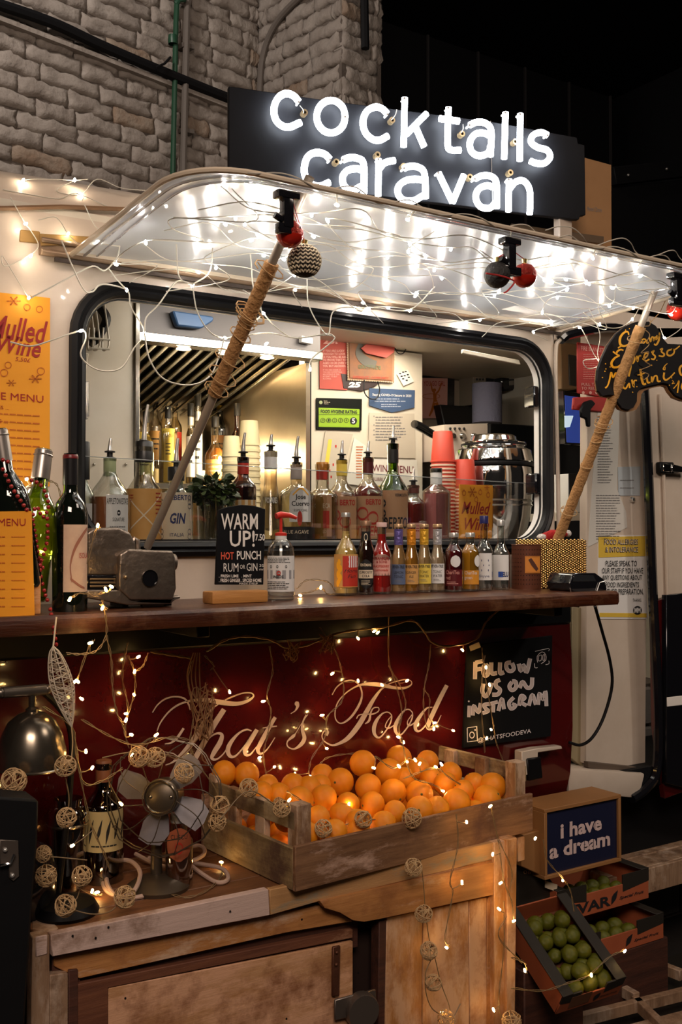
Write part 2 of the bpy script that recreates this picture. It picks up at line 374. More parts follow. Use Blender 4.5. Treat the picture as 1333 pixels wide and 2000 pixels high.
b = MB(); b.box(-3, 7, -6, 6.5, 4.75, 4.85); b.build('ceiling', soot, None, kind='structure', sm=False)
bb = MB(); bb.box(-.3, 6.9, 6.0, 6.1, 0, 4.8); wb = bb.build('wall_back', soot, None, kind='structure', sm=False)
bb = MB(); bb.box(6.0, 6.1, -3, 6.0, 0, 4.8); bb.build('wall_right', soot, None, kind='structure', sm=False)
# dark panelled screen and riveted steel beam behind the stall
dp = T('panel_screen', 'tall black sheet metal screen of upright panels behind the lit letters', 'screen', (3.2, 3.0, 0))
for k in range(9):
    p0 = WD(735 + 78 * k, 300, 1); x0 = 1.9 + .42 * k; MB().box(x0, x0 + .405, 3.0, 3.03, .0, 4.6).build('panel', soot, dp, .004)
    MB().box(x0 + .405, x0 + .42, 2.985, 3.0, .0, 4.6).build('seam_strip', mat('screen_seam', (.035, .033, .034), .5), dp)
bm_ = T('steel_beam', 'black riveted steel beam crossing behind the plywood offcut', 'beam', W(1330, 360, y=1.9))
a, c = W(1196, 345, y=1.9), W(1500, 312, y=1.9); MB().bar(a, c, .05, .10).build('flange', soot, bm_, .004); MB().bar(a + Vector((0, .04, -.3)), c + Vector((0, .04, -.3)), .04, .46).build('web', soot, bm_, .004)
for px, py in ((1228, 342), (1303, 330)):
    MB().ball(W(px, py, y=1.865), .009).build('rivet', mat('rivet_steel', (.35, .33, .31), .4, .8), bm_)
# pipes on the brick wall
def onwall(px, py, off=.05): return WP(px, py, C0 + wn * off, wn)
green = mat('green_pipe_paint', (.012, .06, .03), .4); greyp = mat('grey_conduit_paint', (.13, .11, .095), .6)
t = T('green_pipe', 'slim dark green pipe running down the brick wall', 'pipe', onwall(340, 360)); MB().tube([onwall(348, -40), onwall(344, 40), onwall(336, 420)], .013, 8).build('pipe_run', green, t)
MB().lathe([(.022, -.02), (.024, 0), (.022, .02)], onwall(338, 78), 10).build('coupling', green, t); MB().tube([onwall(362, -2, .07), onwall(350, 0, .06), onwall(344, 8, .05)], .013, 8).build('elbow', green, t)
t = T('grey_conduit', 'thicker grey conduit running down the wall beside the green pipe', 'pipe', onwall(360, 360)); MB().tube([onwall(367, -40), onwall(356, 420)], .017, 8).build('pipe_run', greyp, t)
for py in (90, 255): MB().bar(onwall(351, py, .03), onwall(374, py + 5, .03), .05, .02).build('pipe_clip', greyp, t)
t = T('black_pipe', 'black pipe sloping across the painted brick wall at left', 'pipe', onwall(200, 80)); MB().tube(crom([onwall(-60, -10), onwall(95, 42), onwall(200, 90), onwall(330, 145), onwall(455, 195)]), .024, 8).build('pipe_run', soot, t)
MB().tube([onwall(305, 132, .09), onwall(322, 124, .09), onwall(333, 112, .07)], .006, 6).build('valve_handle', soot, t)
t = T('wall_ledge', 'whitewashed ledge strip running just under the black sloping pipe', 'ledge', onwall(200, 110)); MB().bar(onwall(-60, 18, .02), onwall(455, 215, .02), .05, .02).build('strip', brickpaint, t)
def onpil(px, py, off=.03): return WP(px, py, C0 - we * off, we)
t = T('curved_conduit', 'grey conduit curving up over the corner of the brick pillar', 'pipe', onpil(508, 170)); MB().tube(crom([onpil(507, 300), onpil(508, 170), onpil(516, 100), onpil(540, 45), onpil(580, 0), onpil(620, -30)]), .016, 8).build('pipe_run', greyp, t)
MB().tube([onpil(712, -10, -.1), onpil(714, 95, -.1)], .02, 8).build('black_pipe', soot, t)
# ============================================================ the caravan
cv = T('caravan', 'cream and maroon food caravan with a long serving window', 'caravan', (1.4, .9, 0))
X0, X1, Zb, Zt, RR = .735, 2.088, 1.385, 1.925, .095
def rr_loop(x0, x1, z0, z1, r, n=8):
    P = []
    for cx, cz, a in ((x1 - r, z1 - r, 0), (x0 + r, z1 - r, 90), (x0 + r, z0 + r, 180), (x1 - r, z0 + r, 270)):
        for k in range(n + 1): t_ = R_(a + 90 * k / n); P.append((cx + r * math.cos(t_), cz + r * math.sin(t_)))
    return P
def sweep(name, prof, m, par, x0=X0, x1=X1, z0=Zb, z1=Zt, r=RR, n=8, **kw):
    """frame around the window: prof is (grow outward, y)"""
    b = MB(); loops = [[(x, y, z) for x, z in rr_loop(x0 - g, x1 + g, z0 - g, z1 + g, max(.01, r + g), n)] for g, y in prof]; q = len(loops[0])
    vs = sum(loops, []); fs = [(i * q + k, i * q + (k + 1) % q, (i + 1) * q + (k + 1) % q, (i + 1) * q + k) for i in range(len(prof) - 1) for k in range(q)]
    b.add(vs, fs); return b.build(name, m, par, **kw)
def holed(b, x0, x1, z0, z1, y, hx0, hx1, hz0, hz1, r):
    L = rr_loop(hx0, hx1, hz0, hz1, r); n = len(L); out = []
    corners = [(x1, z1), (x0, z1), (x0, z0), (x1, z0)]
    vs = [(x, y, z) for x, z in L] + [(x, y, z) for x, z in corners]; q = n // 4; fs = []
    for c in range(4):
        for k in range(q - 1): fs.append((c * q + k, c * q + k + 1, n + c))
        fs.append((c * q + q - 1, ((c + 1) * q) % n, n + (c + 1) % 4, n + c))
    b.add(vs, fs)
b = MB(); holed(b, -.9, 2.135, 1.2, 2.085, 0, X0 - .01, X1 + .01, Zb - .01, Zt + .01, RR + .01); b.build('side_panel', cream, cv)
# roof shell, curved over the eaves
prof = [(0, 2.08), (.008, 2.125), (.03, 2.165), (.075, 2.195), (.16, 2.217), (.4, 2.235), (1.0, 2.24), (1.75, 2.20), (1.85, 2.1)]
b = MB(); vs = []; xs = [-.9, .3, .7, 1.1, 1.6, 2.2, 3.1]
for x in xs:
    dz = -.030 * max(0, (1.0 - x)) if x < 1 else 0
    vs += [(x, y, z + (dz if z > 2.1 else 0)) for y, z in prof]
q = len(prof); b.add(vs, [(i * q + k, (i + 1) * q + k, (i + 1) * q + k + 1, i * q + k + 1) for i in range(len(xs) - 1) for k in range(q - 1)]); b.build('roof', cream, cv)
b = MB(); b.tube([W(-40, 408, y=-.006), W(120, 404, y=-.006), W(300, 411, y=-.006), W(520, 424, y=-.006)], .005, 6); b.build('gutter_trim', mat('gutter_rust', (.22, .12, .06), .6), cv)
rail = mat('rusty_rail', (.34, .24, .16), .45, .4, col2=(.20, .12, .07), ns=14, nd_=.5)
b = MB(); b.box(.632, 2.12, -.018, 0, 1.992, 2.022); b.tube([(.632, -.02, 1.995), (2.12, -.02, 1.995)], .008, 6); b.tube([(.632, -.022, 2.02), (2.12, -.022, 2.02)], .006, 6); b.build('hinge_rail', rail, cv, .001)
MB().box(.66, 2.14, -.026, -.018, 1.978, 1.986).build('rail_lip', mat('rail_dark', (.05, .035, .028), .5, .5), cv)
slab('torn_tape', cv, [(40, 448), (78, 452), (80, 476), (38, 472)], -.002, .002, mat('old_tape', (.30, .17, .05), .7))
slab('torn_tape', cv, [(78, 456), (175, 462), (178, 478), (80, 480)], -.021, .002, MT['old_tape'])
sweep('window_seal', [(.036, 0), (.034, -.012), (.024, -.018), (.018, -.012), (.012, -.017), (.004, -.012), (0, 0)], black, cv)
sweep('window_jamb', [(0, 0), (0, .034), (.02, .036)], white, cv)
sweep('jamb_strip', [(-.0005, .006), (-.004, .006), (-.004, .010), (-.0005, .010)], black, cv)
for px, py in ((1043, 775), (1046, 945)):
    p = W(px, py, y=.02); MB().box(p.x - .012, p.x + .008, .005, .05, p.z - .03, p.z + .03).build('window_catch', blackgl, cv, .004)
# lower maroon body
b = MB(); vs = []; pf = [(-.03, 1.205), (-.045, 1.16), (-.055, 1.0), (-.055, .85), (-.045, .72), (-.02, .63), (.02, .60)]
for x in (-.9, .4, 1.2, 2.148): vs += [(x, y, z) for y, z in pf]
q = len(pf); b.add(vs, [(i * q + k, (i + 1) * q + k, (i + 1) * q + k + 1, i * q + k + 1) for i in range(3) for k in range(q - 1)])
b.add([(2.148, y, z) for y, z in pf] + [(2.148, .05, .6), (2.148, .05, 1.205)], [tuple(range(q + 2))]); b.build('lower_panel', maroon, cv)
MB().box(-.9, 2.15, -.054, .0, 1.145, 1.215).build('counter_shade_band', black, cv, .006)  # black band standing for the counter's shade on the maroon panel
b = MB(); b.box(-.9, 3.1, .1, 1.8, .28, .62); b.build('chassis', soot, cv)
# interior
MB().box(-.85, 3.1, 1.75, 1.78, .7, 2.2).build('rear_wall', white_in, cv)
MB().box(-.85, 3.1, .0, 1.78, 2.085, 2.1).build('inner_ceiling', white_in, cv)
MB().box(-.85, 3.1, .0, 1.78, .62, .68).build('inner_floor', soot, cv)
MB().box(-.88, -.85, .0, 1.78, .62, 2.1).build('end_wall', white_in, cv)
MB().box(3.08, 3.1, .0, 1.78, .62, 2.1).build('end_wall', white_in, cv)
MB().box(.60, 2.12, .075, .42, 1.355, 1.378).build('inner_worktop', mat('worktop_grey', (.30, .26, .22), .3), cv, .002)
# left cupboard
xa, xb = W(100, 800, y=.45).x, W(262, 800, y=.45).x
cb = T('tall_cupboard', 'tall off-white cupboard inside the window at left', 'cupboard', (xb - .2, .6, .68))
MB().box(xa - .3, xb, .45, 1.0, .68, 2.08).build('body', white_in, cb, .003)
MB().box(xb, xb + .012, .44, 1.0, .68, 2.08).build('steel_edge', steel, cb, .001)
slab('ledge_panel', cb, [(150, 893), (262, 897), (262, 1075), (150, 1075)], .44, .01, white_in)
for px in (184, 246): MB().ball(W(px, 907, y=.437), .004).build('screw', steel, cb)
# right partition with notices, and rear right wall
xa, xb, xc = W(607, 800, y=.9).x, W(826, 800, y=.9).x, W(598, 800, y=.9).x
pt = T('notice_partition', 'cream partition covered with notices behind the bottles', 'partition', (xa + .2, .95, .68))
MB().box(xa, xb, .9, .94, .68, 2.08).build('board', white_in, pt, .002)
MB().box(xc - .01, xa, .895, .95, .68, 2.08).build('dark_edge', black, pt); MB().box(xc - .035, xc - .01, .89, .95, .68, 2.08).build('steel_edge', steel, pt, .002)
MB().box(xb - .004, 3.0, 1.35, 1.38, .68, 2.08).build('partition', mat('beige_liner', (.42, .33, .24), .6), cv)
# ============================================================ hinged window flap propped open
fl = T('window_flap', 'milky acrylic window flap propped open above the serving window', 'flap', (1.4, 0, 2.0))
flapm = thin('milky_acrylic', (.88, .93, 1.0), .12, .22, .90, (.86, .91, .96), .5)
FZ = lambda x, y: 2.0 + .02 * (-y / .62) + .028 * math.sin(math.pi * min(1, max(0, -y / .62))) * min(1, max(0, (x - .70) * 6), max(0, (2.13 - x) * 6))
def flap_loop(g, r=.13, n=8):
    x0, x1, y0 = .70 - g, 2.13 + g, -.62 - g; P = [(x1, 0.0)]
    P += [(x1, -.22), (x1, -.4)]
    for k in range(n + 1): a = R_(0 - 90 * k / n); P.append((x1 - r + r * math.cos(a), y0 + r + r * math.sin(a)))
    for k in range(1, 12): P.append((x1 - r + (x0 - x1 + 2 * r) * k / 12, y0))
    for k in range(n + 1): a = R_(-90 - 90 * k / n); P.append((x0 + r + r * math.cos(a), y0 + r + r * math.sin(a)))
    P += [(x0, -.4), (x0, -.22), (x0, 0.0)]; return P
b = MB(); NX, NY = 26, 10; vs = []
def flap_in(x, y):
    r = .13
    for cx, sx in ((.70 + r, -1), (2.13 - r, 1)):
        if (x - cx) * sx > 0 and y < -.62 + r:
            v = Vector((x - cx, y + .62 - r)); m = max(abs(v.x), abs(v.y))
            if v.length > 1e-6: v = v * (m / v.length)
            return cx + v.x, -.62 + r + v.y
    return x, y
def fgrid(dz):
    return [(lambda q: (q[0], q[1], FZ(*q) + dz))(flap_in(.70 + 1.43 * i / NX, -.62 * j / NY)) for j in range(NY + 1) for i in range(NX + 1)]
b.add(fgrid(0), [(j * (NX + 1) + i, j * (NX + 1) + i + 1, (j + 1) * (NX + 1) + i + 1, (j + 1) * (NX + 1) + i) for j in range(NY) for i in range(NX)])
b.build('acrylic_sheet', flapm, fl)
rim = mat('flap_rim', (.62, .52, .40), .25, coat=.5)
MB().tube([(x, y, FZ(x, y) - .004) for x, y in flap_loop(.004)], .0055, 8).build('rim', rim, fl)
MB().tube([(x, y, FZ(x, y) - .004) for x, y in flap_loop(-.022)], .003, 6).build('inner_ridge', thin('ridge_clear', (.9, .9, .92), .5, .1, .5), fl)
MB().tube([(x, y, FZ(x, y) - .002) for x, y in flap_loop(-.05)], .0022, 6).build('inner_ridge', MT['ridge_clear'], fl)
MB().box(.70, 2.13, -.03, -.002, 1.996, 2.006).build('hinge_strip', rim, fl)
# black clamps on the rim
def clamp(px, py, s=1):
    p = W(px, py, y=-.60); p.z = 1.995; t = T('flap_clamp', f'black plastic window clamp', 'clamp', p)
    b = MB(); b.box(p.x - .022 * s, p.x + .022 * s, p.y - .012, p.y + .012, p.z - .004, p.z + .01); b.box(p.x - .010, p.x + .010, p.y - .01, p.y + .01, p.z - .055 * s, p.z)
    b.box(p.x - .02 * s, p.x + .026 * s, p.y - .008, p.y + .008, p.z - .066 * s, p.z - .048 * s); b.build('clamp_body', blackgl, t, .003, seg=2)
    MB().tube([p + Vector((-.024, -.0, -.035)), p + Vector((-.008, 0, -.042))], .006, 8).build('knob', blackgl, t); return t, p
clamps = [clamp(560, 352), clamp(996, 462), clamp(1322, 536)]
for (t, p), s in zip(clamps, ('above the left red bauble', 'above the black and red bauble pair', 'at the far right end of the flap rim')): t['label'] = 'black plastic window clamp ' + s
# ============================================================ door side of the caravan
dw = T('door_leaf', 'white inner door leaf hung with papers at right', 'door leaf', (2.4, .06, .68))
DY = .05
slab('leaf', dw, [(1148, 560), (1268, 560), (1262, 1512), (1144, 1492)], DY, .03, cream, .003)
MB().lathe([(0, -.006), (.009, -.006), (.010, 0), (.006, .012), (0, .014)], W(1234, 976, y=DY), 14, ax=(0, -1, 0)).build('lock_knob', chrome, dw)
slab('frame_strip', dw, [(1119, 1185), (1143, 1188), (1140, 1500), (1116, 1480)], DY + .02, .02, mat('olive_frame', (.30, .24, .14), .6))
slab('sill', cv, [(1110, 1502), (1262, 1510), (1250, 1560), (1112, 1548)], -.01, .12, cream, .01, seg=2)
slab('kick_board', cv, [(1150, 1488), (1262, 1500), (1262, 1512), (1150, 1500)], .02, .02, mat('dirty_edge', (.10, .07, .05), .8))
DS = crom([W(a, c, y=-.008) for a, c in ((1094, 1180), (1090, 900), (1086, 700), (1095, 664), (1125, 650), (1200, 640), (1245, 662), (1256, 720), (1266, 900), (1276, 1160), (1286, 1380), (1284, 1500), (1262, 1540), (1235, 1560))], 5)
MB().tube(DS[:25], .006, 8).build('door_trim', cream, cv)
MB().tube(DS[15:], .015, 8).build('door_seal', blackgl, cv)
slab('header_panel', cv, [(1080, 560), (1420, 540), (1420, 655), (1262, 662), (1240, 645), (1200, 636), (1120, 648), (1092, 664), (1080, 664)], 0, .02, cream)
slab('rear_panel', cv, [(1262, 640), (1460, 640), (1460, 1152), (1278, 1170), (1270, 900)], 0, .02, cream)
MB().tube([W(1290, 770, y=-.006), W(1298, 960, y=-.006), W(1304, 1170, y=-.006)], .006, 8).build('panel_bead', cream, cv)
slab('rear_lower', cv, [(1278, 1172), (1460, 1154), (1460, 1500), (1300, 1560), (1282, 1420)], -.01, .02, maroon)
slab('hatch', cv, [(1303, 1162), (1420, 1150), (1420, 1560), (1303, 1530)], -.03, .02, blackgl)
slab('number_mark', cv, [(1304, 1362), (1340, 1358), (1340, 1376), (1304, 1380)], -.032, .002, chalk)
t = T('door_stay', 'chromed door stay with black arm on cream panel edge', 'door stay', W(1300, 915, y=-.02))
slab('bracket', t, [(1291, 902), (1318, 903), (1318, 926), (1291, 924)], -.02, .02, black, .003); slab('plate', t, [(1297, 905), (1310, 906), (1310, 922), (1297, 921)], -.024, .006, chrome, .002); slab('arm', t, [(1314, 906), (1350, 914), (1350, 924), (1314, 922)], -.03, .012, chrome, .003)
# ============================================================ serving counter
ct = T('serving_counter', 'thick dark red varnished plank counter with a worn edge', 'counter', (1.3, -.15, 1.22))
xr = W(1208, 1170, y=-.31).x; CZ = 1.253
b = MB(); n = 40; vs = []; rr = random.Random(4)
for i in range(n + 1):
    x = -.9 + (xr + .9) * i / n; w = .006 * noise.noise(Vector((x * 11, 0, 0))) + .002 * noise.noise(Vector((x * 60, 0, 0)))
    vs += [(x, -.31 + w, 1.218), (x, -.314 + w, 1.226), (x, -.313 + w, 1.246), (x, -.305 + w, CZ), (x, -.002, CZ), (x, -.002, 1.218)]
b.add(vs, [(i * 6 + k, i * 6 + (k + 1) % 6, (i + 1) * 6 + (k + 1) % 6, (i + 1) * 6 + k) for i in range(n) for k in range(6)] + [tuple(range(6)), tuple(range(n * 6, n * 6 + 6))]); b.build('plank', dark_wood, ct)
for x in (.9, 1.9): MB().box(x - .015, x + .015, -.25, -.03, 1.19, 1.218).build('bracket', black, ct, .002)
# ============================================================ neon sign on the roof
sd = fh * math.cos(R_(71.1)) + RT * math.sin(R_(71.1)); sn = Vector((sd.y, -sd.x, 0)); so = WD(795, 330, 3.24)
def SG(px, py, off=0): return WP(px, py, so + sn * off, sn)
ns = T('neon_sign', 'white neon sign on a black board reading cocktails caravan', 'sign', SG(795, 430))
P = [SG(447, 168), SG(640, 196), SG(958, 237), SG(1128, 268), (SG(1130, 280)), SG(1143, 283), SG(1145, 420), SG(1134, 422), SG(1132, 429), SG(1118, 428), SG(447, 348)]
b = MB(); b.prism(P, -sn * .02); b.build('backboard', mat('sign_black', (.007, .007, .0085), .5, col2=(.010, .010, .012), ns=6, bump=.05, spec=.12), ns, .002)
b = MB(); b.prism([SG(958, 236, -.004), SG(958, 236, .003), SG(962, 408, .003), SG(962, 408, -.004)], sd * .003); b.build('board_seam', blackgl, ns)
neon = mat('neon_glass', (.86, .93, 1.0), .3, emit=24.0)
neon_glass = neon
c5 = lambda u, v: (500 + u / 4.166, 140 + v / 4.166); c6 = lambda u, v: (800 + u / 3.809, 180 + v / 3.809)
LET = [
 (c5, [[(350, 245), (312, 200), (250, 178), (185, 210), (148, 295), (160, 385), (210, 438), (275, 450), (365, 412)]]),
 (c5, [[(612 + 116 * math.cos(k * .5236), 366 + 132 * math.sin(k * .5236)) for k in range(13)]]),
 (c5, [[(1072, 345), (1030, 303), (970, 288), (902, 325), (872, 410), (892, 495), (950, 550), (1012, 556), (1075, 522)]]),
 (c5, [[(1212, 215), (1204, 610)], [(1391, 341), (1226, 508)], [(1296, 440), (1371, 612)]]),
 (c6, [[(292, 115), (285, 380), (312, 430), (380, 432)], [(225, 196), (370, 216)]]),
 (c6, [[(450, 245), (500, 224), (568, 232), (610, 290), (604, 478)], [(606, 330), (560, 306), (492, 312), (452, 370), (462, 440), (520, 474), (588, 450), (605, 400)]]),
 (c6, [[(716, 152), (706, 495)]]), (c6, [[(826, 162), (822, 510)]]),
 (c6, [[(1030, 320), (980, 300), (922, 320), (906, 372), (958, 412), (1026, 432), (1048, 482), (1008, 528), (950, 530), (900, 512)]]),
 (c5, [[(605, 715), (560, 672), (490, 658), (425, 690), (396, 770), (402, 850), (450, 912), (520, 932), (600, 900)]]),
 (c5, [[(710, 718), (762, 700), (830, 706), (878, 755), (880, 990)], [(878, 805), (820, 790), (745, 805), (706, 860), (720, 930), (785, 965), (862, 930)]]),
 (c5, [[(1000, 712), (996, 1010)], [(998, 800), (1050, 742), (1130, 722)]]),
 (c6, [[(-38, 566), (4, 552), (64, 558), (112, 605), (122, 790)], [(116, 660), (60, 648), (-18, 655), (-76, 695), (-84, 755), (-44, 802), (30, 808), (100, 770)]]),
 (c6, [[(216, 600), (322, 820)], [(406, 618), (322, 820)]]),
 (c6, [[(490, 645), (540, 622), (606, 626), (648, 675), (650, 862)], [(644, 715), (580, 696), (516, 722), (495, 785), (528, 850), (600, 862), (645, 815)]]),
 (c6, [[(742, 650), (738, 888)], [(742, 725), (790, 668), (848, 660), (888, 705), (900, 780), (896, 908)]])]
for fn, st in LET:
    b = MB()
    for s in st: b.tube(crom([SG(*fn(*q), .026) for q in s], 5) if len(s) > 2 else [SG(*fn(*q), .026) for q in s], .0102, 10)
    b.build('neon_letter', neon, ns)
    q = SG(*fn(*st[0][0]), .045); MB().tube([q, q - sn * .026], .004, 6).build('standoff', white, ns)
for u, v in [c5(384, 350), c5(1093, 412), c6(375, 325), c6(768, 384), c5(640, 750), c5(975, 692), c5(1187, 785), c6(434, 645), c6(733, 612)]:
    MB().lathe([(.010, 0), (.010, .02), (.005, .02), (.005, 0)], SG(u, v, .0), 12, ax=sn).build('grommet', mat('brass_ring', (.5, .36, .2), .3, .8), ns)
for u, v, u2, v2 in [(586, 206, 593, 223), (776, 214, 762, 238), (905, 243, 899, 262)]:
    MB().tube(crom([SG(u, v, .04), SG((u + u2) / 2 + 3, (v + v2) / 2, .03), SG(u2, v2, .015)]), .0014, 5).build('lead_wire', clear_wire, ns)
for px in (700, 1100):
    q = SG(px, 425, -.03); MB().box(q.x - .03, q.x + .03, q.y - .015, q.y + .015, 2.2, q.z + .02).build('roof_post', cream, ns, .003)
t = T('plywood_offcut', 'brown plywood offcut standing behind the right end of the neon sign', 'board', SG(1165, 450, -.12))
b = MB(); b.prism([SG(1140, 307, -.12), SG(1195, 322, -.12), SG(1196, 600, -.12), SG(1118, 600, -.12), SG(1118, 307, -.12)], -sn * .015); b.build('sheet', mat('plywood', (.38, .20, .08), .7, col2=(.30, .15, .06), ns=5), t, .001)
b = MB(); b.prism([SG(1000, 437, -.08), SG(1180, 462, -.08), SG(1180, 476, -.08), SG(1000, 452, -.08)], -sn * .01); b.build('batten', mat('batten_dark', (.10, .06, .03), .6), t)
txt(MB(), '9mm/12mm', lambda x, y: SG(1148 + x, 412 - y + x * .1, -.118), 0, 28, 0, 9, shear=.3).build('pencil_mark', grey_ink, t)
# ============================================================ support poles
def pole(lab, p0, p1, jute_t, r=.011):
    t = T('support_pole', lab, 'pole', p0); p0, p1 = Vector(p0), Vector(p1)
    MB().tube([p0, p1], r * .82, 12).build('metal_tube', mat('pole_grey', (.36, .30, .24), .35, .3), t)
    a, c = p0.lerp(p1, jute_t[0]), p0.lerp(p1, jute_t[1]); n = 60
    rs = [r * 1.32 + .0006 * math.sin(i * 2.1) for i in range(n)]; MB().tube([a.lerp(c, i / (n - 1)) for i in range(n)], rs, 14).build('jute_wrap', jute, t)
    d = (c - a).normalized(); u, w = frame(d); rr = random.Random(5)
    for k in range(9):
        q = a.lerp(c, rr.random()); R0 = r * (1.5 + rr.random() * 1.1); sh = rr.uniform(-.5, .5)
        MB().tube([q + (u * math.cos(x * .5) + w * math.sin(x * .5)) * R0 * (1 + .2 * math.sin(x)) + d * (x * .0016 * sh + .006 * math.sin(x * .5)) for x in range(14)], .0013, 5).build('twine_loop', twine, t)
    return t
pA0, pA1 = W(288, 1073, y=-.022), W(606, 345, y=-.575); pA0.z = 1.372
pole('grey pole wrapped in brown jute leaning across the left of the window', pA0, pA1, (.46, .80))
pB0, pB1 = W(1056, 1150, y=-.05), W(1300, 515, y=-.44); pB0.z = CZ + .006
pole('brown jute wrapped pole rising from the gold bead basket to the flap', pB0, pB1, (.02, .82))
# ============================================================ bench
bn = T('wooden_bench', 'rustic bench of reclaimed painted boards in front of the caravan', 'bench', (1.1, -.2, 0))
BY, BT = -.375, .70
xl, xR = W(100, 1825, y=BY).x, W(1010, 1640, y=BY).x
for k in range(4): MB().box(xl - .02, xR, BY + k * .085 + .002, BY + (k + 1) * .085, BT - .022, BT).build('top_board', bench_top, bn, .002)
MB().prism([W(60, 1760, z=BT + .001), W(62, 1815, z=BT + .001), W(105, 1822, z=BT + .001), W(115, 1812, z=BT + .001), W(66, 1757, z=BT + .001)], (0, 0, -.03)).build('corner_board', post_wood, bn, .002)
slab('front_rail', bn, [(99, 1826), (525, 1737), (528, 1788), (102, 1869)], BY - .018, .018, pale_paint)
slab('front_rail', bn, [(527, 1738), (600, 1722), (1008, 1636), (1008, 1668), (620, 1762), (528, 1788)], BY - .016, .016, woodmat('teal_patch', (.36, .18, .07), (.55, .30, .12), (.25, .24, .18), .40, 0))
slab('second_rail', bn, [(106, 1869), (527, 1787), (640, 1765), (690, 1800), (560, 1822), (155, 1912), (106, 1888)], BY + .004, .02, bench_wood)
slab('dark_rail', bn, [(140, 1905), (700, 1785), (700, 1850), (140, 1960)], BY + .02, .015, worn_dark)
slab('drop_door', bn, [(150, 1942), (690, 1838), (690, 2130), (150, 2240)], BY + .004, .018, panel_wood)
slab('door_edge', bn, [(140, 1925), (690, 1815), (690, 1832), (212, 1930), (212, 2210), (140, 2230)], BY + .002, .014, woodmat('red_worn', (.09, .025, .012), (.20, .07, .03), (.40, .20, .11), .36, 0))
slab('left_post', bn, [(64, 1832), (97, 1826), (97, 2250), (56, 2250)], BY - .012, .03, post_wood)
slab('left_post', bn, [(70, 1830), (93, 1826), (93, 1864), (70, 1870)], BY - .014, .004, pale_paint)
slab('side_plank', bn, [(97, 1905), (133, 1900), (133, 2240), (97, 2250)], BY - .006, .02, post_wood)
slab('side_plank', bn, [(134, 1895), (153, 1893), (153, 2235), (134, 2240)], BY - .001, .02, worn_dark)
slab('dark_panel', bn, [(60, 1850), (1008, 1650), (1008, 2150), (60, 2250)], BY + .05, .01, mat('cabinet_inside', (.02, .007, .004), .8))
slab('apron', bn, [(625, 1760), (635, 1774), (665, 1783), (690, 1798), (712, 1801), (745, 1795), (965, 1748), (966, 1684), (640, 1757)], BY - .022, .02, bench_wood, .003, seg=2)
slab('top_panel', bn, [(640, 1757), (966, 1684), (966, 1650), (640, 1722)], BY - .014, .02, door_wood)
for a in ([(756, 1792), (826, 1778), (824, 2100), (750, 2116)], [(827, 1778), (916, 1760), (918, 2082), (825, 2100)], [(917, 1760), (952, 1752), (952, 2075), (919, 2082)]):
    slab('door_plank', bn, a, BY - .004, .018, door_wood)
slab('stile', bn, [(966, 1646), (990, 1641), (990, 2070), (966, 2074)], BY - .022, .02, door_wood); slab('stile', bn, [(991, 1640), (1011, 1636), (1006, 2066), (991, 2070)], BY - .030, .03, door_wood)
slab('inner_stile', bn, [(953, 1752), (965, 1750), (965, 2074), (953, 2076)], BY - .008, .02, bench_wood)
slab('left_jamb', bn, [(741, 1800), (756, 1797), (750, 2120), (738, 2120)], BY - .006, .03, worn_dark)
for p in ([(651, 1850), (666, 1847), (664, 1946), (650, 1946)],): slab('hinge_strap', bn, p, BY - .006, .006, mat('rusty_iron', (.10, .035, .02), .5, .6, col2=(.17, .07, .04), ns=20, bump=.3))
for px, py in ((658, 1860), (657, 1884)): MB().ball(W(px, py, y=BY - .008), .0035).build('rivet', MT['rusty_iron'], bn)
slab('latch_plate', bn, [(655, 1953), (735, 1932), (738, 1974), (655, 1994)], BY - .012, .006, mat('dull_iron', (.16, .13, .11), .4, .7), .002)
b = MB(); q = W(712, 1978, y=BY - .03); b.lathe([(0, 0), (.034, 0), (.036, .006), (.036, .022), (.028, .028), (0, .028)], q, 24, ax=(.15, 1, .0)); b.build('latch_knob', MT['dull_iron'], bn)
for x in (xl + .03, xR - .03):
    for y in (BY + .02, -.02): MB().box(x - .025, x + .025, y - .01, y + .01, 0, BT - .02).build('leg', worn_dark, bn)
slab('end_board', bn, [(1012, 1636), (1026, 1632), (1026, 1680), (1012, 1684)], BY + .02, .02, door_wood)
for a, c in (((118, 1836), 5), ((172, 1852), 4)): pass
for px, py in ((142, 1828), (187, 1832), (212, 1811), (450, 1780), (590, 1796), (910, 1741), (840, 1850), (700, 1900), (560, 1990), (245, 1950)):
    MB().ball(W(px, py, y=BY - .02), .0022, 6, 4).build('nail', black, bn)
# ============================================================ orange crate
th = .0784; cx0, cy0, CL, CD, CH = 1.0184, -.4204, .6819, .37, .149
CM = Matrix.Translation((cx0, cy0, BT + .002)) @ Matrix.Rotation(th, 4, 'Z')
cr = T('orange_crate', 'worn whitewashed slatted crate full of oranges on the bench', 'crate', mw=CM)
def cb(n, x0, x1, y0, y1, z0, z1, m): MB().box(x0, x1, y0, y1, z0, z1).build(n, m, cr, .0015, local=True)
cb('front_slat', 0, CL, 0, .010, 0, .088, crate_wood); cb('back_slat', .0, CL, CD - .010, CD, 0, .075, crate_wood); cb('back_slat', .0, CL, CD - .012, CD, .085, .118, crate_wood)
for s, x in (('left', 0), ('right', CL - .010)):
    cb('side_slat', x, x + .010, .010, CD - .010, 0, .082, crate_woody); cb('side_rail', x + (.0 if x else .012), x + (.010 if x else .022), .02, CD - .012, .112, .149, crate_woody)
for i in range(5): cb('bottom_slat', .012, CL - .012, .012 + i * .071, .012 + i * .071 + .058, .004, .010, crate_wood)
for x, y in ((.012, .012), (CL - .047, .012), (.012, CD - .045), (CL - .047, CD - .045)): cb('corner_post', x, x + .035, y, y + .033, .0, .163, crate_woodz)
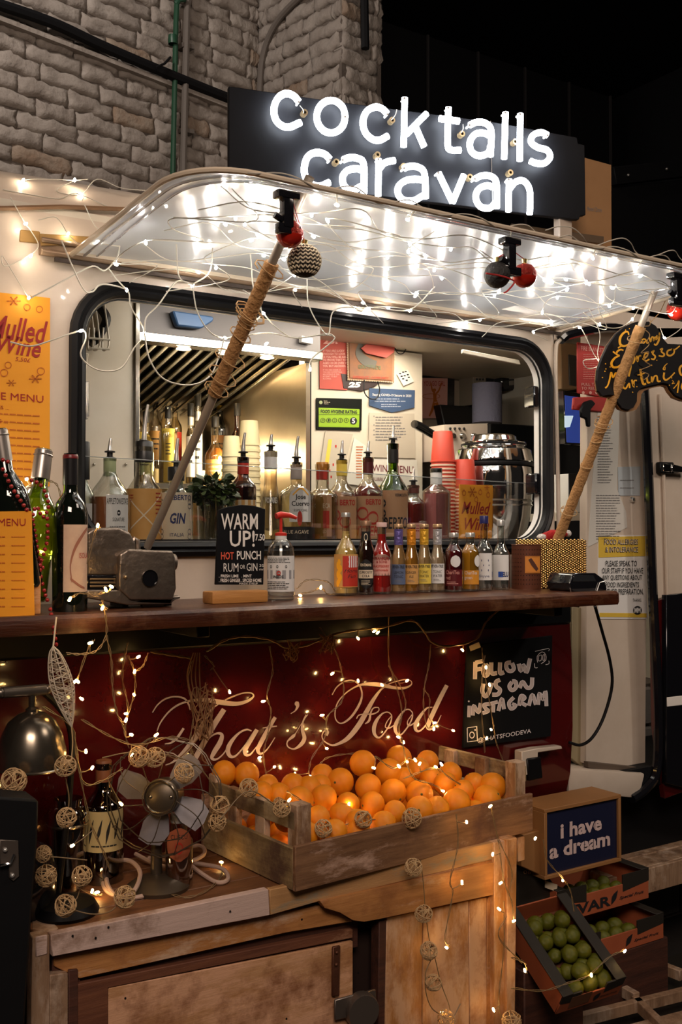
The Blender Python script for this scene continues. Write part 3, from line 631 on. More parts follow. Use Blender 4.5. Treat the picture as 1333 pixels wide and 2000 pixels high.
for x in (.012, CL - .028):
    for y in (.13, .24): cb('side_post', x, x + .016, y, y + .036, .0, .15, crate_woodz)
# oranges: one mesh per kind, settled in layers
def orange_mesh(k):
    b = MB(); b.ball((0, 0, 0), 1, 22, 14, (1, 1, .95)); 
    for v in b.v: v *= 1 + .012 * noise.noise(v * 1.3 + Vector((k * 7, 0, 0)))
    return b
orange_m = mat('orange_peel', (.80, .24, .006), .42, col2=(.84, .30, .010), ns=2.5, bump=.25, bs=420, sss=.25, rand=True)
stem_m = mat('orange_stem', (.09, .09, .02), .8)
OM = [orange_mesh(k).mesh('orange', orange_m) for k in range(4)]
MS = MB().lathe([(0, 1.0), (.05, .985), (.085, .95), (.10, .93)], (0, 0, 0), 8).mesh('stem_scar', stem_m)
rr = random.Random(11); fruits = []
def orange(p, r, lab='ripe orange in the heap on the slatted crate', group='oranges heaped in the crate', tilt=None, stem=True):
    e = tilt or (rr.uniform(-2, 2), rr.uniform(-2, 2), rr.uniform(0, 6))
    M = Matrix.Translation(p) @ Matrix.Rotation(e[2], 4, 'Z') @ Matrix.Rotation(e[0], 4, 'X') @ Matrix.Rotation(e[1], 4, 'Y') @ Matrix.Scale(r, 4)
    o = bpy.data.objects.new('orange', rr.choice(OM)); COL.objects.link(o); o.matrix_world = M; MW[o.name] = M; tag(o, lab, 'orange', group)
    if stem: s = bpy.data.objects.new('stem_scar', MS); COL.objects.link(s); s.parent = o
    fruits.append((Vector(p), r)); return o
# photographed oranges (centre px, py, diameter px); nearest ones lie lowest
OR = [(780, 1480, 50), (709, 1491, 52), (760, 1508, 54), (836, 1487, 44), (818, 1502, 46), (842, 1520, 44), (880, 1512, 48), (870, 1530, 46), (926, 1530, 40), (962, 1536, 56), (952, 1561, 56),
      (720, 1538, 54), (665, 1527, 54), (630, 1515, 46), (768, 1548, 54), (819, 1552, 56), (892, 1568, 56), (855, 1580, 50), (820, 1583, 56), (772, 1587, 46), (728, 1571, 50), (680, 1571, 46),
      (633, 1558, 52), (585, 1566, 60), (604, 1540, 50), (573, 1535, 50), (667, 1592, 50), (622, 1598, 48), (700, 1605, 50), (750, 1610, 52), (600, 1631, 52), (655, 1625, 46), (700, 1625, 44),
      (523, 1536, 44), (545, 1552, 40), (482, 1513, 50), (438, 1510, 50), (512, 1550, 40), (790, 1520, 42), (905, 1545, 44), (640, 1640, 40), (560, 1600, 40), (625, 1535, 36), (930, 1585, 40)]
ci = CM.inverted()
for i, (px, py, dpx) in enumerate(OR):
    # height above the crate floor falls from the back-right of the heap to its front-left
    t_ = (py - 1470) / 180; best = None
    for zz in [BT + .055 + k * .005 for k in range(26)]:
        p = W(px, py, z=zz); l = ci @ p; r = dpx * mpp(p) / 2 
        want = .075 + .085 * min(1, max(0, l.y / .30)) if True else 0
        if not (.012 + r < l.x + .02 < CL + .01 and .012 + r * .8 < l.y < CD - r * .9): continue
        e = abs(l.z - want)
        if best is None or e < best[0]: best = (e, p, r)
    if best is None:
        p = W(px, py, z=BT + .13); l = ci @ p; l.x = min(max(l.x, .045), CL - .045); l.y = min(max(l.y, .045), CD - .045); best = (0, CM @ l, .030)
    orange(best[1], min(max(best[2], .0265), .034))
# the fill below them, seen between the slats
for j in range(4):
    for i in range(10): 
        orange(CM @ Vector((.055 + i * .0635, .052 + j * .088, .038 + .004 * rr.random())), .029, stem=False)
# push neighbours apart a little
# ============================================================ bottles
clear = thin('clear_glass', (.93, .95, .93), .25)
clearw = thin('warm_clear_glass', (.97, .93, .84), .25)
greeng = thin('green_glass', (.35, .50, .06), .3)
amberg = thin('amber_glass', (.50, .20, .03), .3)
dark_glass = mat('dark_wine_glass', (.004, .006, .004), .04, coat=1)
def liq(name, col, d=.45):
    d = d if d > .84 else d * .6
    return mat('liquid_' + name, col, .05, trans=d, ior=1.2, coat=.3)
chromeS = mat('pourer_chrome', (.85, .82, .78), .28, .8)
capblk = mat('cap_black', (.012, .011, .011), .35)
def fnc(loc, r, face, z0=0, sq=0, dz=.0006):
    """(x along the surface, z) -> point on an upright cylinder turned to face angle"""
    def f(x, z):
        a = face + x / r; k = 1
        if sq: k = (abs(math.cos(a)) ** sq + abs(math.sin(a)) ** sq) ** (-1 / sq)
        return Vector(loc) + Vector(((r * k + dz) * math.cos(a), (r * k + dz) * math.sin(a), z0 + z))
    return f
def toward(p):
    d = CAM - Vector(p); return math.atan2(d.y, d.x)
BCOUNT = {}
def bottle(label, px, y, zs, ptop, wpx, name='spirit_bottle', cat='bottle', glass=None, lq=None, lev=.7, sh=.55, nk=.72, rn=.36, seg=24, sq=0,
           cap=None, capm=None, spout=None, lab=None, group=None, taper=1.0, waist=None, turn=0, foot=None, cone=False, loc=None):
    """ptop: pixel row of the bottle's own top; spout: pixel row of the pourer tip; lab: list of dicts z0,z1,w,mat,draw"""
    p = Vector(loc) if loc is not None else W(px, 1044, y=y)
    p.z = zs; r = wpx / 2 * mpp(p); H = W(px, ptop, y=p.y).z - zs; t = T(name, label, cat, p, group)
    def R(z):
        if cone: return r * (1 - (1 - rn) * min(1, max(0, (z - .06) / (nk - .06))) ** .75)
        if z < sh:
            q = 1
            if waist: q = 1 - waist[2] * math.exp(-((z - waist[0]) / waist[1]) ** 2)
            return r * q * (taper + (1 - taper) * z / sh)
        if z < nk: q = (z - sh) / (nk - sh); return r * (rn + (1 - rn) * (.5 + .5 * math.cos(math.pi * q)))
        return r * rn
    zz = [0, .004, .02] + [sh * k / 5 for k in range(1, 6)] + [sh + (nk - sh) * k / 7 for k in range(1, 8)] + [nk + (1 - nk) * k / 3 for k in range(1, 4)]
    pr = [(0, 0), (R(0) * .88, 0)] + [(R(z) * (1 if z > .01 else .97), z * H) for z in zz[1:]]
    lip = [(R(1) * 1.14, .955 * H), (R(1) * 1.14, .995 * H), (R(1) * .8, H)]
    b = MB(); b.lathe(pr[:-1] + lip, p, seg, sq=sq if sq else 0, a0=toward(p) + turn + (math.pi / 4 if sq else 0)); b.build('glass', glass or clear, t)
    if lq:
        pq = [(0, .006)] + [(R(z) * .94, max(z * H, .006)) for z in [.01] + [lev * k / 10 for k in range(1, 11)]] + [(0, lev * H)]
        MB().lathe(pq, p, seg, sq=sq if sq else 0, a0=toward(p) + turn + (math.pi / 4 if sq else 0)).build('liquid', lq, t)
    fz = toward(p) + turn
    if cap:   # (z0 fraction, widen, top extra)
        z0, wd, ex = cap; rc = R(1) * wd; MB().lathe([(rc, z0 * H), (rc * 1.0, H + ex - .002), (rc * .93, H + ex), (0, H + ex)], p, 18).build('cap', capm or capblk, t)
    if foot: MB().lathe([(R(1) * 1.08, foot[0] * H), (R(1) * 1.08, foot[1] * H)], p, 18).build('collar', foot[2], t)
    if spout:
        zt = W(px, spout, y=p.y).z; rb = min(max(R(1), .007), .0085)
        b = MB(); b.lathe([(rb * 1.25, H - .012), (rb * 1.3, H), (rb * .8, H + .002), (rb * .8, H + .010), (rb * 1.45, H + .011), (rb * 1.45, H + .014), (rb * .6, H + .016)], p, 16); b.build('pourer_base', capblk, t)
        L_ = zt - zs - H - .014; b = MB(); n = 7; lean = Vector((.10, -.05, 0)) * (1 if int(px) % 2 else .7)
        b.tube([p + Vector((0, 0, H + .014)) + Vector((0, 0, L_ * k / n)) + lean * L_ * (k / n) ** 2 * .9 for k in range(n + 1)], [.0062, .0060, .0050, .0046, .0042, .0040, .0036, .0030], 10); b.build('pourer_spout', chromeS, t)
    for L in (lab or []):
        z0, z1 = L['z'][0] * H, L['z'][1] * H; rl = R((L['z'][0] + L['z'][1]) / 2) * (1.0 if not L.get('g') else 1.02); f = fnc(p, rl, fz + L.get('turn', 0), z0, sq and 0, .0009)
        w = L.get('w', 1.2) * rl; b = MB(); n = 10
        tp = L.get('shape'); vs = []
        for j in range(9):
            v = j / 8; ww = w
            if tp == 'arch' and v > .7: ww = w * math.sqrt(max(.02, 1 - ((v - .7) / .32) ** 2))
            if tp == 'oval': ww = w * math.sqrt(max(.02, 1 - (2 * v - 1) ** 2 * .98))
            if tp == 'drop': ww = w * math.sqrt(max(.02, 1 - (2 * v - 1) ** 2 * .98))
            vs += [f(-ww + 2 * ww * i / n, v * (z1 - z0)) for i in range(n + 1)]
        b.add(vs, [(j * (n + 1) + i, j * (n + 1) + i + 1, (j + 1) * (n + 1) + i + 1, (j + 1) * (n + 1) + i) for j in range(8) for i in range(n)])
        lo = b.build(L.get('name', 'label'), L['mat'], t)
        if L.get('draw'):
            f2 = fnc(p, rl, fz + L.get('turn', 0), z0, 0, .0014); g = lambda x, yv: f2(x * w, yv * (z1 - z0))     # x -1..1, y 0..1
            for m_, dr in L['draw']:
                bb = MB(); dr(bb, g); bb.build('print', m_, lo)
    return t
def TX(s, x0, x1, y0, y1, **k): return lambda b, g: txt(b, s, lambda x, y: g(x, y), x0, x1, y0, y1, **k)
def LN(x0, x1, y0, y1, n): return lambda b, g: lines(b, x0, x1, y0, y1, n, g)
def RC(x0, x1, y0, y1): return lambda b, g: [rect(b, x0 + (x1 - x0) * k / 5, x0 + (x1 - x0) * (k + 1) / 5, y0, y1, g) for k in range(5)]
def RG(x, y, r, w, ry): return lambda b, g: ring(b, (x, y), r, w, g, ry=ry)
lbl = mat('label_cream', (.70, .58, .42), .7); lblw = mat('label_white', (.72, .70, .68), .6); lbly = mat('label_yellow', (.75, .55, .08), .6)
lblo = mat('label_orange', (.60, .33, .10), .6, col2=(.55, .27, .07), ns=30); lblr = mat('label_red', (.45, .03, .015), .5); lblp = mat('label_pink', (.72, .36, .30), .5); lblb = mat('label_blue', (.10, .13, .22), .5)
lblg = mat('label_green', (.30, .34, .18), .6); lblk = mat('label_black', (.015, .014, .014), .4); navy = mat('ink_navy', (.02, .03, .12), .5); lblt = mat('label_tan', (.50, .27, .14), .6)
WS = 1.378; G1 = 'spirit bottles lined up on the inner sill'
bottle('clear bottle with a tall black cap standing behind the dark wine bottle', 163, .14, WS, 905, 44, glass=clear, sh=.55, nk=.80, cap=(.80, 1.5, .05), lab=[dict(z=(.1, .5), w=.8, mat=lblw)])
bottle('rum bottle with a white label, green neck band and a metal pourer', 214, .13, WS, 893, 78, spout=856, lq=liq('rum', (.45, .14, .05)), lev=.54, sh=.52, nk=.86, rn=.29, foot=(.78, .985, lblg),
       lab=[dict(z=(.02, .56), w=.62, turn=.45, mat=lblw, draw=[(ink, TX('APPLETON ESTATE', -.95, .95, .80, .93, bold=.01)), (ink, TX('SIGNATURE', -.5, .5, .44, .52)), (ink, RG(0, .62, .12, .04, .04)), (grey_ink, LN(-.7, .7, .1, .36, 4))])])
bottle('clear bottle with a wide tan label and a tall black pourer collar', 281, .15, WS, 872, 70, spout=790, glass=clearw, lq=liq('white', (.85, .78, .66), .9), lev=.5, sh=.50, nk=.74, rn=.45, cap=(.84, 1.12, .012), seg=28,
       lab=[dict(z=(.02, .56), w=1.35, mat=lblo, draw=[(lbl, lambda b, g: [ribbon(b, [(-.9, .1, .03), (.0, .5, .03), (.9, .95, .03)], g), ribbon(b, [(-.9, .95, .03), (.2, .4, .03), (.9, .1, .03)], g)]), (red_ink, LN(-.9, -.4, .75, .9, 3)), (red_ink, LN(.5, .9, .5, .95, 6))])])
bottle('gin bottle with an ornate cream and blue label behind the pole', 344, .13, WS, 912, 66, spout=856, glass=clear, lq=liq('gin', (.88, .90, .92), .95), lev=.78, sh=.60, nk=.74, rn=.42, cap=(.82, 1.2, .0),
       lab=[dict(z=(.03, .66), w=1.15, mat=lbl, draw=[(navy, TX('ALBERTO', -.5, .85, .84, .95, bold=.02)), (lblw, lambda b, g: b.add([g(-.75, .28), g(.85, .42), g(.85, .68), g(-.75, .54)], [(0, 1, 2, 3)])), (navy, TX('GIN', -.3, .5, .36, .58, bold=.03, shear=.2)), (navy, TX('ITALIA', -.3, .4, .10, .17)), (grey_ink, lambda b, g: [ring(b, (x, y), .12, .02, g, ry=.05) for x in (-.8, .75) for y in (.1, .2, .72, .8)])])])
bottle('amber rum bottle with a red neck band between the mint and the slim gin', 475, .16, WS, 893, 52, spout=845, glass=amberg, lq=liq('amber', (.28, .08, .015), .5), lev=.72, sh=.64, nk=.80, rn=.40, foot=(.80, .93, lblr), cap=(.93, 1.1, 0),
       lab=[dict(z=(.10, .50), w=1.2, mat=lblo, draw=[(lbl, lambda b, g: RC(-1, 1, .85, 1)(b, g)), (red_ink, TX('Chairman', -.7, .8, .5, .75, shear=.3))])])
bottle('tall slim bottle with a bell shaped clear base and pale pourer', 529, .14, WS, 880, 68, spout=848, glass=clearw, lq=liq('pale', (.80, .70, .45), .85), lev=.5, sh=.05, nk=.66, rn=.36, cone=True, foot=(.80, .99, lblw),
       lab=[dict(z=(.42, .50), w=.8, mat=clear, name='embossed_band', draw=[(lblw, TX('VOLARE', -.8, .8, .1, .9, bold=.03))])])
bottle('square shouldered tequila bottle with an arched white label', 579, .13, WS, 903, 72, spout=852, glass=clearw, lq=liq('tequila', (.78, .66, .36), .85), lev=.64, sh=.58, nk=.74, rn=.30, foot=(.79, .97, mat('neck_silver', (.40, .33, .30), .4)),
       lab=[dict(z=(.26, .68), w=.62, turn=.25, mat=lblw, shape='arch', draw=[(ink, TX('Jose\nCuervo', -.8, .8, .46, .80, bold=.02)), (ink, TX('ESPECIAL', -.6, .6, .30, .37)), (lblr, lambda b, g: disc(b, (-.1, .10), .22, g)), (gold_ink, lambda b, g: ribbon(b, [(-.7, .78, .05), (0, .97, .05), (.7, .78, .05)], g))]),
            dict(z=(.03, .20), w=1.4, mat=lblk, draw=[(lbl, TX('BLUE AGAVE', -.5, .5, .5, .75))])])
bottle('tequila bottle with an orange stopper and a dark red label', 630, .14, WS, 906, 52, glass=clearw, lq=liq('gold_teq', (.40, .22, .05), .6), lev=.60, sh=.58, nk=.70, rn=.42, sq=4, foot=(.80, .93, lblr), cap=(.92, 1.12, .004), capm=mat('amber_stopper', (.45, .18, .03), .2),
       lab=[dict(z=(.08, .60), w=.75, mat=lblt, draw=[(lbl, TX('OLMECA', -.8, .8, .68, .80, bold=.02)), (lblr, lambda b, g: RC(-.7, .7, .2, .62)(b, g)), (lbl, TX('GOLD', -.4, .4, .08, .16))])])
bottle('pale pink bitter bottle with a yellow neck band and metal pourer', 668, .15, WS, 897, 62, spout=860, glass=clearw, lq=liq('blush', (.80, .50, .38), .85), lev=.60, sh=.54, nk=.76, rn=.32, foot=(.80, .985, lbly),
       lab=[dict(z=(.05, .55), w=1.1, mat=lblt, draw=[(lblr, TX('BERTO', -.1, .85, .78, .92, bold=.03)), (lblr, lambda b, g: [ring(b, (-.4, .55), .3, .05, g, ry=.13), ring(b, (.2, .4), .3, .05, g, ry=.13)]), (lbl, lambda b, g: [rect(b, -.9, .9, .05, .08, g), rect(b, -.9, .9, .93, .96, g)])])])
bottle('dark red bitter bottle with a maroon neck band and metal pourer', 719, .14, WS, 893, 62, spout=861, glass=clearw, lq=liq('bitter', (.22, .012, .014), .45), lev=.66, sh=.56, nk=.76, rn=.33, foot=(.80, .985, mat('wax_maroon', (.07, .008, .008), .4)),
       lab=[dict(z=(.03, .54), w=1.1, mat=lblt, draw=[(lblr, TX('BERTO', -.1, .85, .80, .93, bold=.03)), (lblr, lambda b, g: [ring(b, (-.3, .6), .3, .05, g, ry=.13), ring(b, (.3, .5), .3, .05, g, ry=.13)]), (lblr, TX('BITTER', -.9, .6, .1, .32, bold=.015, shear=.2))])])
bottle('tall green vermouth bottle with a black neck seal and tan label', 768, .16, WS, 866, 62, spout=832, glass=greeng, lq=liq('vermouth', (.42, .46, .04), .75), lev=.60, sh=.48, nk=.74, rn=.33, foot=(.80, .99, capblk),
       lab=[dict(z=(.06, .52), w=1.15, mat=lblt, draw=[(ink, TX('VERMOUTH', .1, .85, .86, .93, bold=.02)), (ink, lambda b, g: [ring(b, (-.6, y), .2, .05, g, ry=.07) for y in (.3, .5, .72)]), (lbl, lambda b, g: b.add([g(-.6, .02), g(.95, .3), g(.95, .62), g(-.6, .30)], [(0, 1, 2, 3)])), (ink, TX('BERTO', -.5, .9, .16, .42, bold=.02, shear=.1))])])
bottle('short red syrup bottle with a dark cap and yellow straw behind the tonics', 808, .15, WS, 948, 48, spout=915, glass=clear, lq=liq('syrup', (.40, .03, .02), .5), lev=.70, sh=.66, nk=.82, rn=.45, foot=(.86, 1.0, mat('cork_brown', (.12, .03, .02), .5)),
       lab=[dict(z=(.02, .34), w=1.2, mat=lblp, draw=[(red_ink, LN(-.8, .8, .5, .9, 3))])])
bottle('clear cylinder bottle of pink gin with a flat black cap', 853, .14, WS, 916, 56, glass=clear, lq=liq('pink', (.92, .30, .30), .45), lev=.66, sh=.68, nk=.80, rn=.38, cap=(.955, 1.1, .002), capm=capblk, foot=(.79, .95, lblw))
# jars and squeeze bottles standing further in
for px, wd, tp, c, m_ in ((700, 30, 958, 'pale pink squeeze bottle behind the bitter bottles', (.72, .35, .28)), (745, 34, 948, 'bright yellow squeeze bottle behind the vermouth', (.75, .55, .02))):
    bottle(c, px, .27, WS, tp, wd, name='squeeze_bottle', glass=mat('squeeze_' + str(px), m_, .4, trans=.3), sh=.72, nk=.8, rn=.3)
# ------------------------------------------------------------ mint in a glass
q = W(413, 1044, y=.12); q.z = WS; t = T('mint_bunch', 'leafy dark green mint bunch standing in a clear glass', 'plant', q)
leafm = mat('mint_leaf', (.022, .042, .008), .45, col2=(.05, .075, .016), ns=30)
lf = MB(); pts = [(0, 0), (.3, .28), (.7, .34), (1, 0), (.7, -.34), (.3, -.28)]
lf.add([(0, 0, 0), (.35, .3, .06), (.75, .3, .03), (1, 0, -.1), (.75, -.3, .03), (.35, -.3, .06), (.5, 0, -.03)], [(0, 1, 6), (1, 2, 6), (2, 3, 6), (3, 4, 6), (4, 5, 6), (5, 0, 6)]); LM = lf.mesh('leaf', leafm, clean=False)
rr = random.Random(3); st = MB()
for k in range(26):
    a = rr.uniform(0, 6.28); e = rr.uniform(0, .052); top = q + Vector((e * math.cos(a), e * math.sin(a), .115 + .05 * rr.random() - e * .5)); base = q + Vector((.012 * math.cos(a), .012 * math.sin(a), .01))
    st.tube([base, base.lerp(top, .6) + Vector((.004, 0, 0)), top], .0013, 5)
st.build('stems', mat('mint_stem', (.10, .07, .02), .6), t)
for k in range(300):
    d = Vector((rr.gauss(0, 1), rr.gauss(0, 1), rr.gauss(0, .75))).normalized(); c_ = q + Vector((0, 0, .125)) + Vector((d.x * .058, d.y * .048, d.z * .040)) * rr.uniform(.55, 1)
    o = bpy.data.objects.new('leaf', LM); COL.objects.link(o); o.parent = t; s_ = rr.uniform(.018, .030)
    o.matrix_basis = Matrix.Translation(c_ - q) @ (d * .5 + Vector((rr.gauss(0, 1), rr.gauss(0, 1), rr.gauss(0, .6)))).to_track_quat('X', 'Z').to_matrix().to_4x4() @ Matrix.Rotation(rr.uniform(-1, 1), 4, 'X') @ Matrix.Scale(s_, 4)
MB().lathe([(0, 0), (.030, 0), (.033, .002), (.036, .10), (.034, .10), (.030, .006), (0, .006)], q, 24).build('glass', clear, t)
# ------------------------------------------------------------ paper cups, clear screen, soup kettle
coral = mat('coral_paper', (.60, .065, .035), .5); rimw = mat('cup_rim', (.72, .55, .42), .5)
def cups(lab, px, y, ptop, wtop, pfull, pbase_z, n, m1, m2, step=None, cat='cup stack', name='paper_cup_stack'):
    p = W(px, 1044, y=y); p.z = pbase_z; t = T(name, lab, cat, p); r0 = wtop / 2 * mpp(p); r1 = r0 * 1.24; top = W(px, ptop, y=y).z; full = W(px, pfull, y=y).z
    MB().lathe([(0, top), (r0 * .94, top), (r0, top - .002), (r1, full), (r1 * 1.06, full - .001), (r1 * 1.06, full - .005), (r1 * .96, full - .005)], (p.x, p.y, 0), 28).build('cup', m1, t)
    k = 0; z = full - .006; dz = step or (z - pbase_z) / n
    while z - dz > pbase_z - 1e-4:
        MB().lathe([(r1 * .97, z), (r1 * .985, z - dz * .5), (r1 * 1.06, z - dz * .55), (r1 * 1.06, z - dz * .95), (r1 * .96, z - dz)], (p.x, p.y, 0), 24).build('cup', [m1, m2], t)
        o = bpy.data.objects[-1] if False else None; z -= dz; k += 1
    return t
cups('tall stack of coral paper cups, the left and higher one', 866, .24, 843, 38, 900, WS, 21, coral, rimw); cups('shorter stack of coral paper cups beside the orange menu card', 907, .22, 898, 40, 948, WS, 16, coral, rimw)
for o in list(bpy.data.objects):
    if o.name.startswith('cup') and o.type == 'MESH' and len(o.data.materials) == 2:
        for p_ in o.data.polygons:
            p_.material_index = 1 if p_.center.z < (min(v.co.z for v in o.data.vertices) + max(v.co.z for v in o.data.vertices)) / 2 else 0
t = T('splash_screen', 'low clear acrylic screen standing along the inner sill', 'screen', (1.4, .085, WS))
b = MB(); a, c = W(150, 890, y=.08), W(1045, 945, y=.08); b.hexa([(a.x, .08, WS), (c.x, .08, WS), (c.x, .082, WS), (a.x, .082, WS), (a.x, .08, a.z), (c.x, .08, c.z), (c.x, .082, c.z), (a.x, .082, a.z)]); b.build('sheet', sheet, t)
MB().tube([(a.x, .081, a.z), (c.x, .081, c.z)], .0012, 5).build('polished_edge', thin('edge_clear', (.8, .85, .85), .6, .1, .4), t)
p = W(965, 1044, y=.27); p.z = WS; rK = 150 / 2 * mpp(p); hK = W(965, 850, y=.27).z - WS
t = T('soup_kettle', 'polished stainless steel soup kettle with a domed hinged lid', 'kettle', p)
MB().lathe([(0, 0), (rK * .80, 0), (rK * .82, .01), (rK * .95, .08 * 1), (rK, hK * .42), (rK * 1.0, hK * .62), (rK * .97, hK * .72), (rK * .9, hK * .78)], p, 40).build('body', chrome, t)
for z in (.34, .38): MB().lathe([(rK * .99, hK * z - .004), (rK * 1.02, hK * z), (rK * .99, hK * z + .004)], p, 40).build('band', chrome, t)
MB().lathe([(rK * .97, hK * .735), (rK * 1.03, hK * .745), (rK * 1.03, hK * .76), (rK * .98, hK * .85), (rK * .80, hK * .885), (0, hK * .89)], p, 40).build('lid_ring', chrome, t)
MB().lathe([(rK * .80, hK * .885), (rK * .84, hK * .90), (rK * .84, hK * .925), (rK * .62, hK * .945), (rK * .58, hK * .985), (rK * .50, hK), (0, hK)], p, 40).build('lid', chrome, t)
MB().lathe([(rK * 1.03, hK * .70), (rK * 1.04, hK * .71), (rK * 1.03, hK * .735)], p, 40).build('seal_ring', black, t)
MB().lathe([(rK * .845, hK * .895), (rK * .85, hK * .905), (rK * .845, hK * .915)], p, 40).build('lid_gasket', black, t)
# orange menu card standing in front of the kettle
def card(name, lab, cat, poly, y, t_=.002, m=orange_paper, off=0, **k):
    pts = [W(a, c, y=y) for a, c in poly]; base = min(pts, key=lambda v: v.z); t = T(name, lab, cat, (pts[0] + pts[2]) / 2 * 1.0, **k)
    b = MB(); b.prism(pts, (0, t_, 0)); b.build('sheet', m, t, sm=False); return t
def quadfn(poly, y, lift=.0008):
    """unit square -> perspective-true place on a plane-y rectangle with these corners TL, TR, BR, BL"""
    tl, tr, br, bl = [W(a, c, y=y) for a, c in poly]
    return lambda u, v: (bl.lerp(br, u)).lerp(tl.lerp(tr, u), v) + Vector((0, -lift, 0))
def pr(par, name, m, f, *draws):
    b = MB()
    for d in draws: d(b, f)
    return b.build(name, m, par, sm=False, kind='stuff' if name == 'small_print' else None)
def flake(b, f, x, y, r):
    for k in range(6):
        a = k * 1.0472; c_, s_ = math.cos(a), math.sin(a); ribbon(b, [(x, y, r * .12), (x + r * c_, y + r * .7 * s_, r * .12)], f, n=2)
        for e in (.5, .8): ribbon(b, [(x + r * e * c_ - r * .16 * s_, y + .7 * (r * e * s_ + r * .16 * c_), r * .1), (x + r * e * c_ + r * .16 * s_, y + .7 * (r * e * s_ - r * .16 * c_), r * .1)], f, n=2)
def bauble2(b, f, x, y, r): ring(b, (x, y), r, r * .3, f, ry=r * .75); rect(b, x - r * .25, x + r * .25, y + r * .75, y + r * 1.2, f)
red_soft = mat('ink_rust', (.50, .12, .01), .7)
PY = [(898, 946), (963, 948), (961, 1068), (897, 1066)]
t = card('menu_card', 'small orange mulled wine card propped against the steel kettle', 'card', PY, .115); f = quadfn(PY, .115)
pr(t, 'ornament_print', red_soft, f, lambda b, f: flake(b, f, .38, .88, .13), lambda b, f: flake(b, f, .82, .96, .08), lambda b, f: [bauble2(b, f, x, y, .05) for x, y in ((.13, .86), (.62, .88), (.86, .84), (.5, .76), (.2, .12), (.8, .1))])
pr(t, 'lettering', red_ink, f, lambda b, f: txt(b, 'Mulled', f, .06, .94, .52, .72, bold=.014, shear=.35), lambda b, f: txt(b, 'Wine', f, .16, .9, .26, .46, bold=.014, shear=.35), lambda b, f: txt(b, '5,50', f, .45, .7, .12, .18, shear=.2))
# ============================================================ counter things
G2 = 'small bottled mixers lined up on the counter'
def ob(label, px, top, w, y=-.075, **k): return bottle(label, px, y, CZ, top, w, **k)
silver = mat('cap_silver', (.60, .58, .55), .3, .7); pinkcap = mat('cap_pink', (.62, .40, .36), .5)
def fol(c): return mat('foil_' + c[0], c[1], .3, .4, bump=.4, bs=120)
ob('slender bottle of cloudy peach soda with an orange label', 676, 1002, 46, glass=clearw, lq=liq('peach', (.80, .62, .25), .25), lev=.78, sh=.50, nk=.74, rn=.32, cap=(.95, 1.2, .001), capm=silver,
   lab=[dict(z=(.10, .50), w=1.3, mat=lblo, draw=[(lblr, lambda b, g: RC(-.2, .95, .03, .95)(b, g)), (lblw, lambda b, g: [rect(b, .2 + .14 * k, .27 + .14 * k, .60, .95, g) for k in range(5)]), (lblw, lambda b, g: [rect(b, .15, .9, y, y + .04, g) for y in (.62, .75, .9)]), (ink, TX('Home\nFun', -.1, .9, .28, .56, shear=.4)), (gold_ink, lambda b, g: [disc(b, (-.55 + .1 * (k % 3), .12 + .09 * k), .11, g) for k in range(8)])])])
ob('dark bottle of cola with an oval black and cream label', 715, 1018, 34, glass=clear, lq=liq('cola', (.025, .006, .004), .1), lev=.86, sh=.56, nk=.80, rn=.55, waist=(.45, .10, .05), cap=(.94, 1.18, .001), capm=mat('cap_copper', (.30, .17, .10), .4, .5),
   lab=[dict(z=(.08, .48), w=1.05, mat=lblk, shape='oval', draw=[(lbl, TX('FENTIMANS', -.6, .6, .76, .86, bold=.02)), (lbl, lambda b, g: RC(-.85, .85, .36, .64)(b, g)), (ink, TX('CURIOSITY\nCOLA', -.75, .75, .39, .61, bold=.03)), (lbl, LN(-.5, .5, .12, .3, 4))]), dict(z=(.70, .86), w=.9, mat=lblk, g=1, name='neck_label', draw=[(lbl, RG(0, .5, .35, .1, .3))])])
ob('bright red raspberry lemonade bottle with a pale pink label', 746, 1021, 39, glass=clear, lq=liq('raspberry', (.62, .025, .02), .3), lev=.84, sh=.52, nk=.78, rn=.44, waist=(.40, .12, .07), cap=(.94, 1.22, .001), capm=pinkcap,
   lab=[dict(z=(.26, .56), w=1.1, mat=lblp, shape='arch', draw=[(red_ink, TX('FRANKLIN\n& SONS', -.7, .7, .58, .86, bold=.02)), (lblr, TX('RASPBERRY\nLemonade', -.8, .8, .2, .5, bold=.01))])])
for k, (px, nm, fc, lc, lt, lqc) in enumerate(((779, 'violet', ('violet', (.14, .11, .34)), lblb, ('FEVER-TREE', 'LEMON\nTONIC'), (.80, .55, .30)), (804, 'orange', ('orange', (.75, .28, .02)), lblo, ('FEVER-TREE', 'GINGER\nALE'), (.75, .38, .06)),
                                  (829, 'gold', ('gold', (.75, .42, .04)), lbly, ('FEVER-TREE', 'TONIC\nWATER'), (.80, .60, .36)), (855, 'silver', ('silver', (.45, .44, .46)), lblw, ('FEVER-TREE', 'TONIC\nWATER'), (.82, .70, .58)))):
    ob(f'mixer bottle with {nm} foil neck, ' + ('leftmost of the four foil necks', 'second of the four foil necks', 'third of the four foil necks', 'rightmost of the four foil necks')[k], px, 1024, 31, y=-.085 if k % 2 else -.078, glass=clearw, lq=liq('mixer' + str(k), lqc, .8), lev=.72,
       sh=.42, nk=.74, rn=.52, cap=(.955, 1.15, .001), capm=mat('crown_gold', (.55, .36, .20), .35, .6), group='foil necked mixer bottles on the counter', foot=(.70, .93, fol(fc)),
       lab=[dict(z=(.13, .42), w=.95, mat=lc, draw=[(ink, TX(lt[0], -.8, .8, .80, .95, bold=.02)), (ink, TX(lt[1], -.6, .6, .32, .66)), (grey_ink, LN(-.5, .5, .1, .24, 2))])])
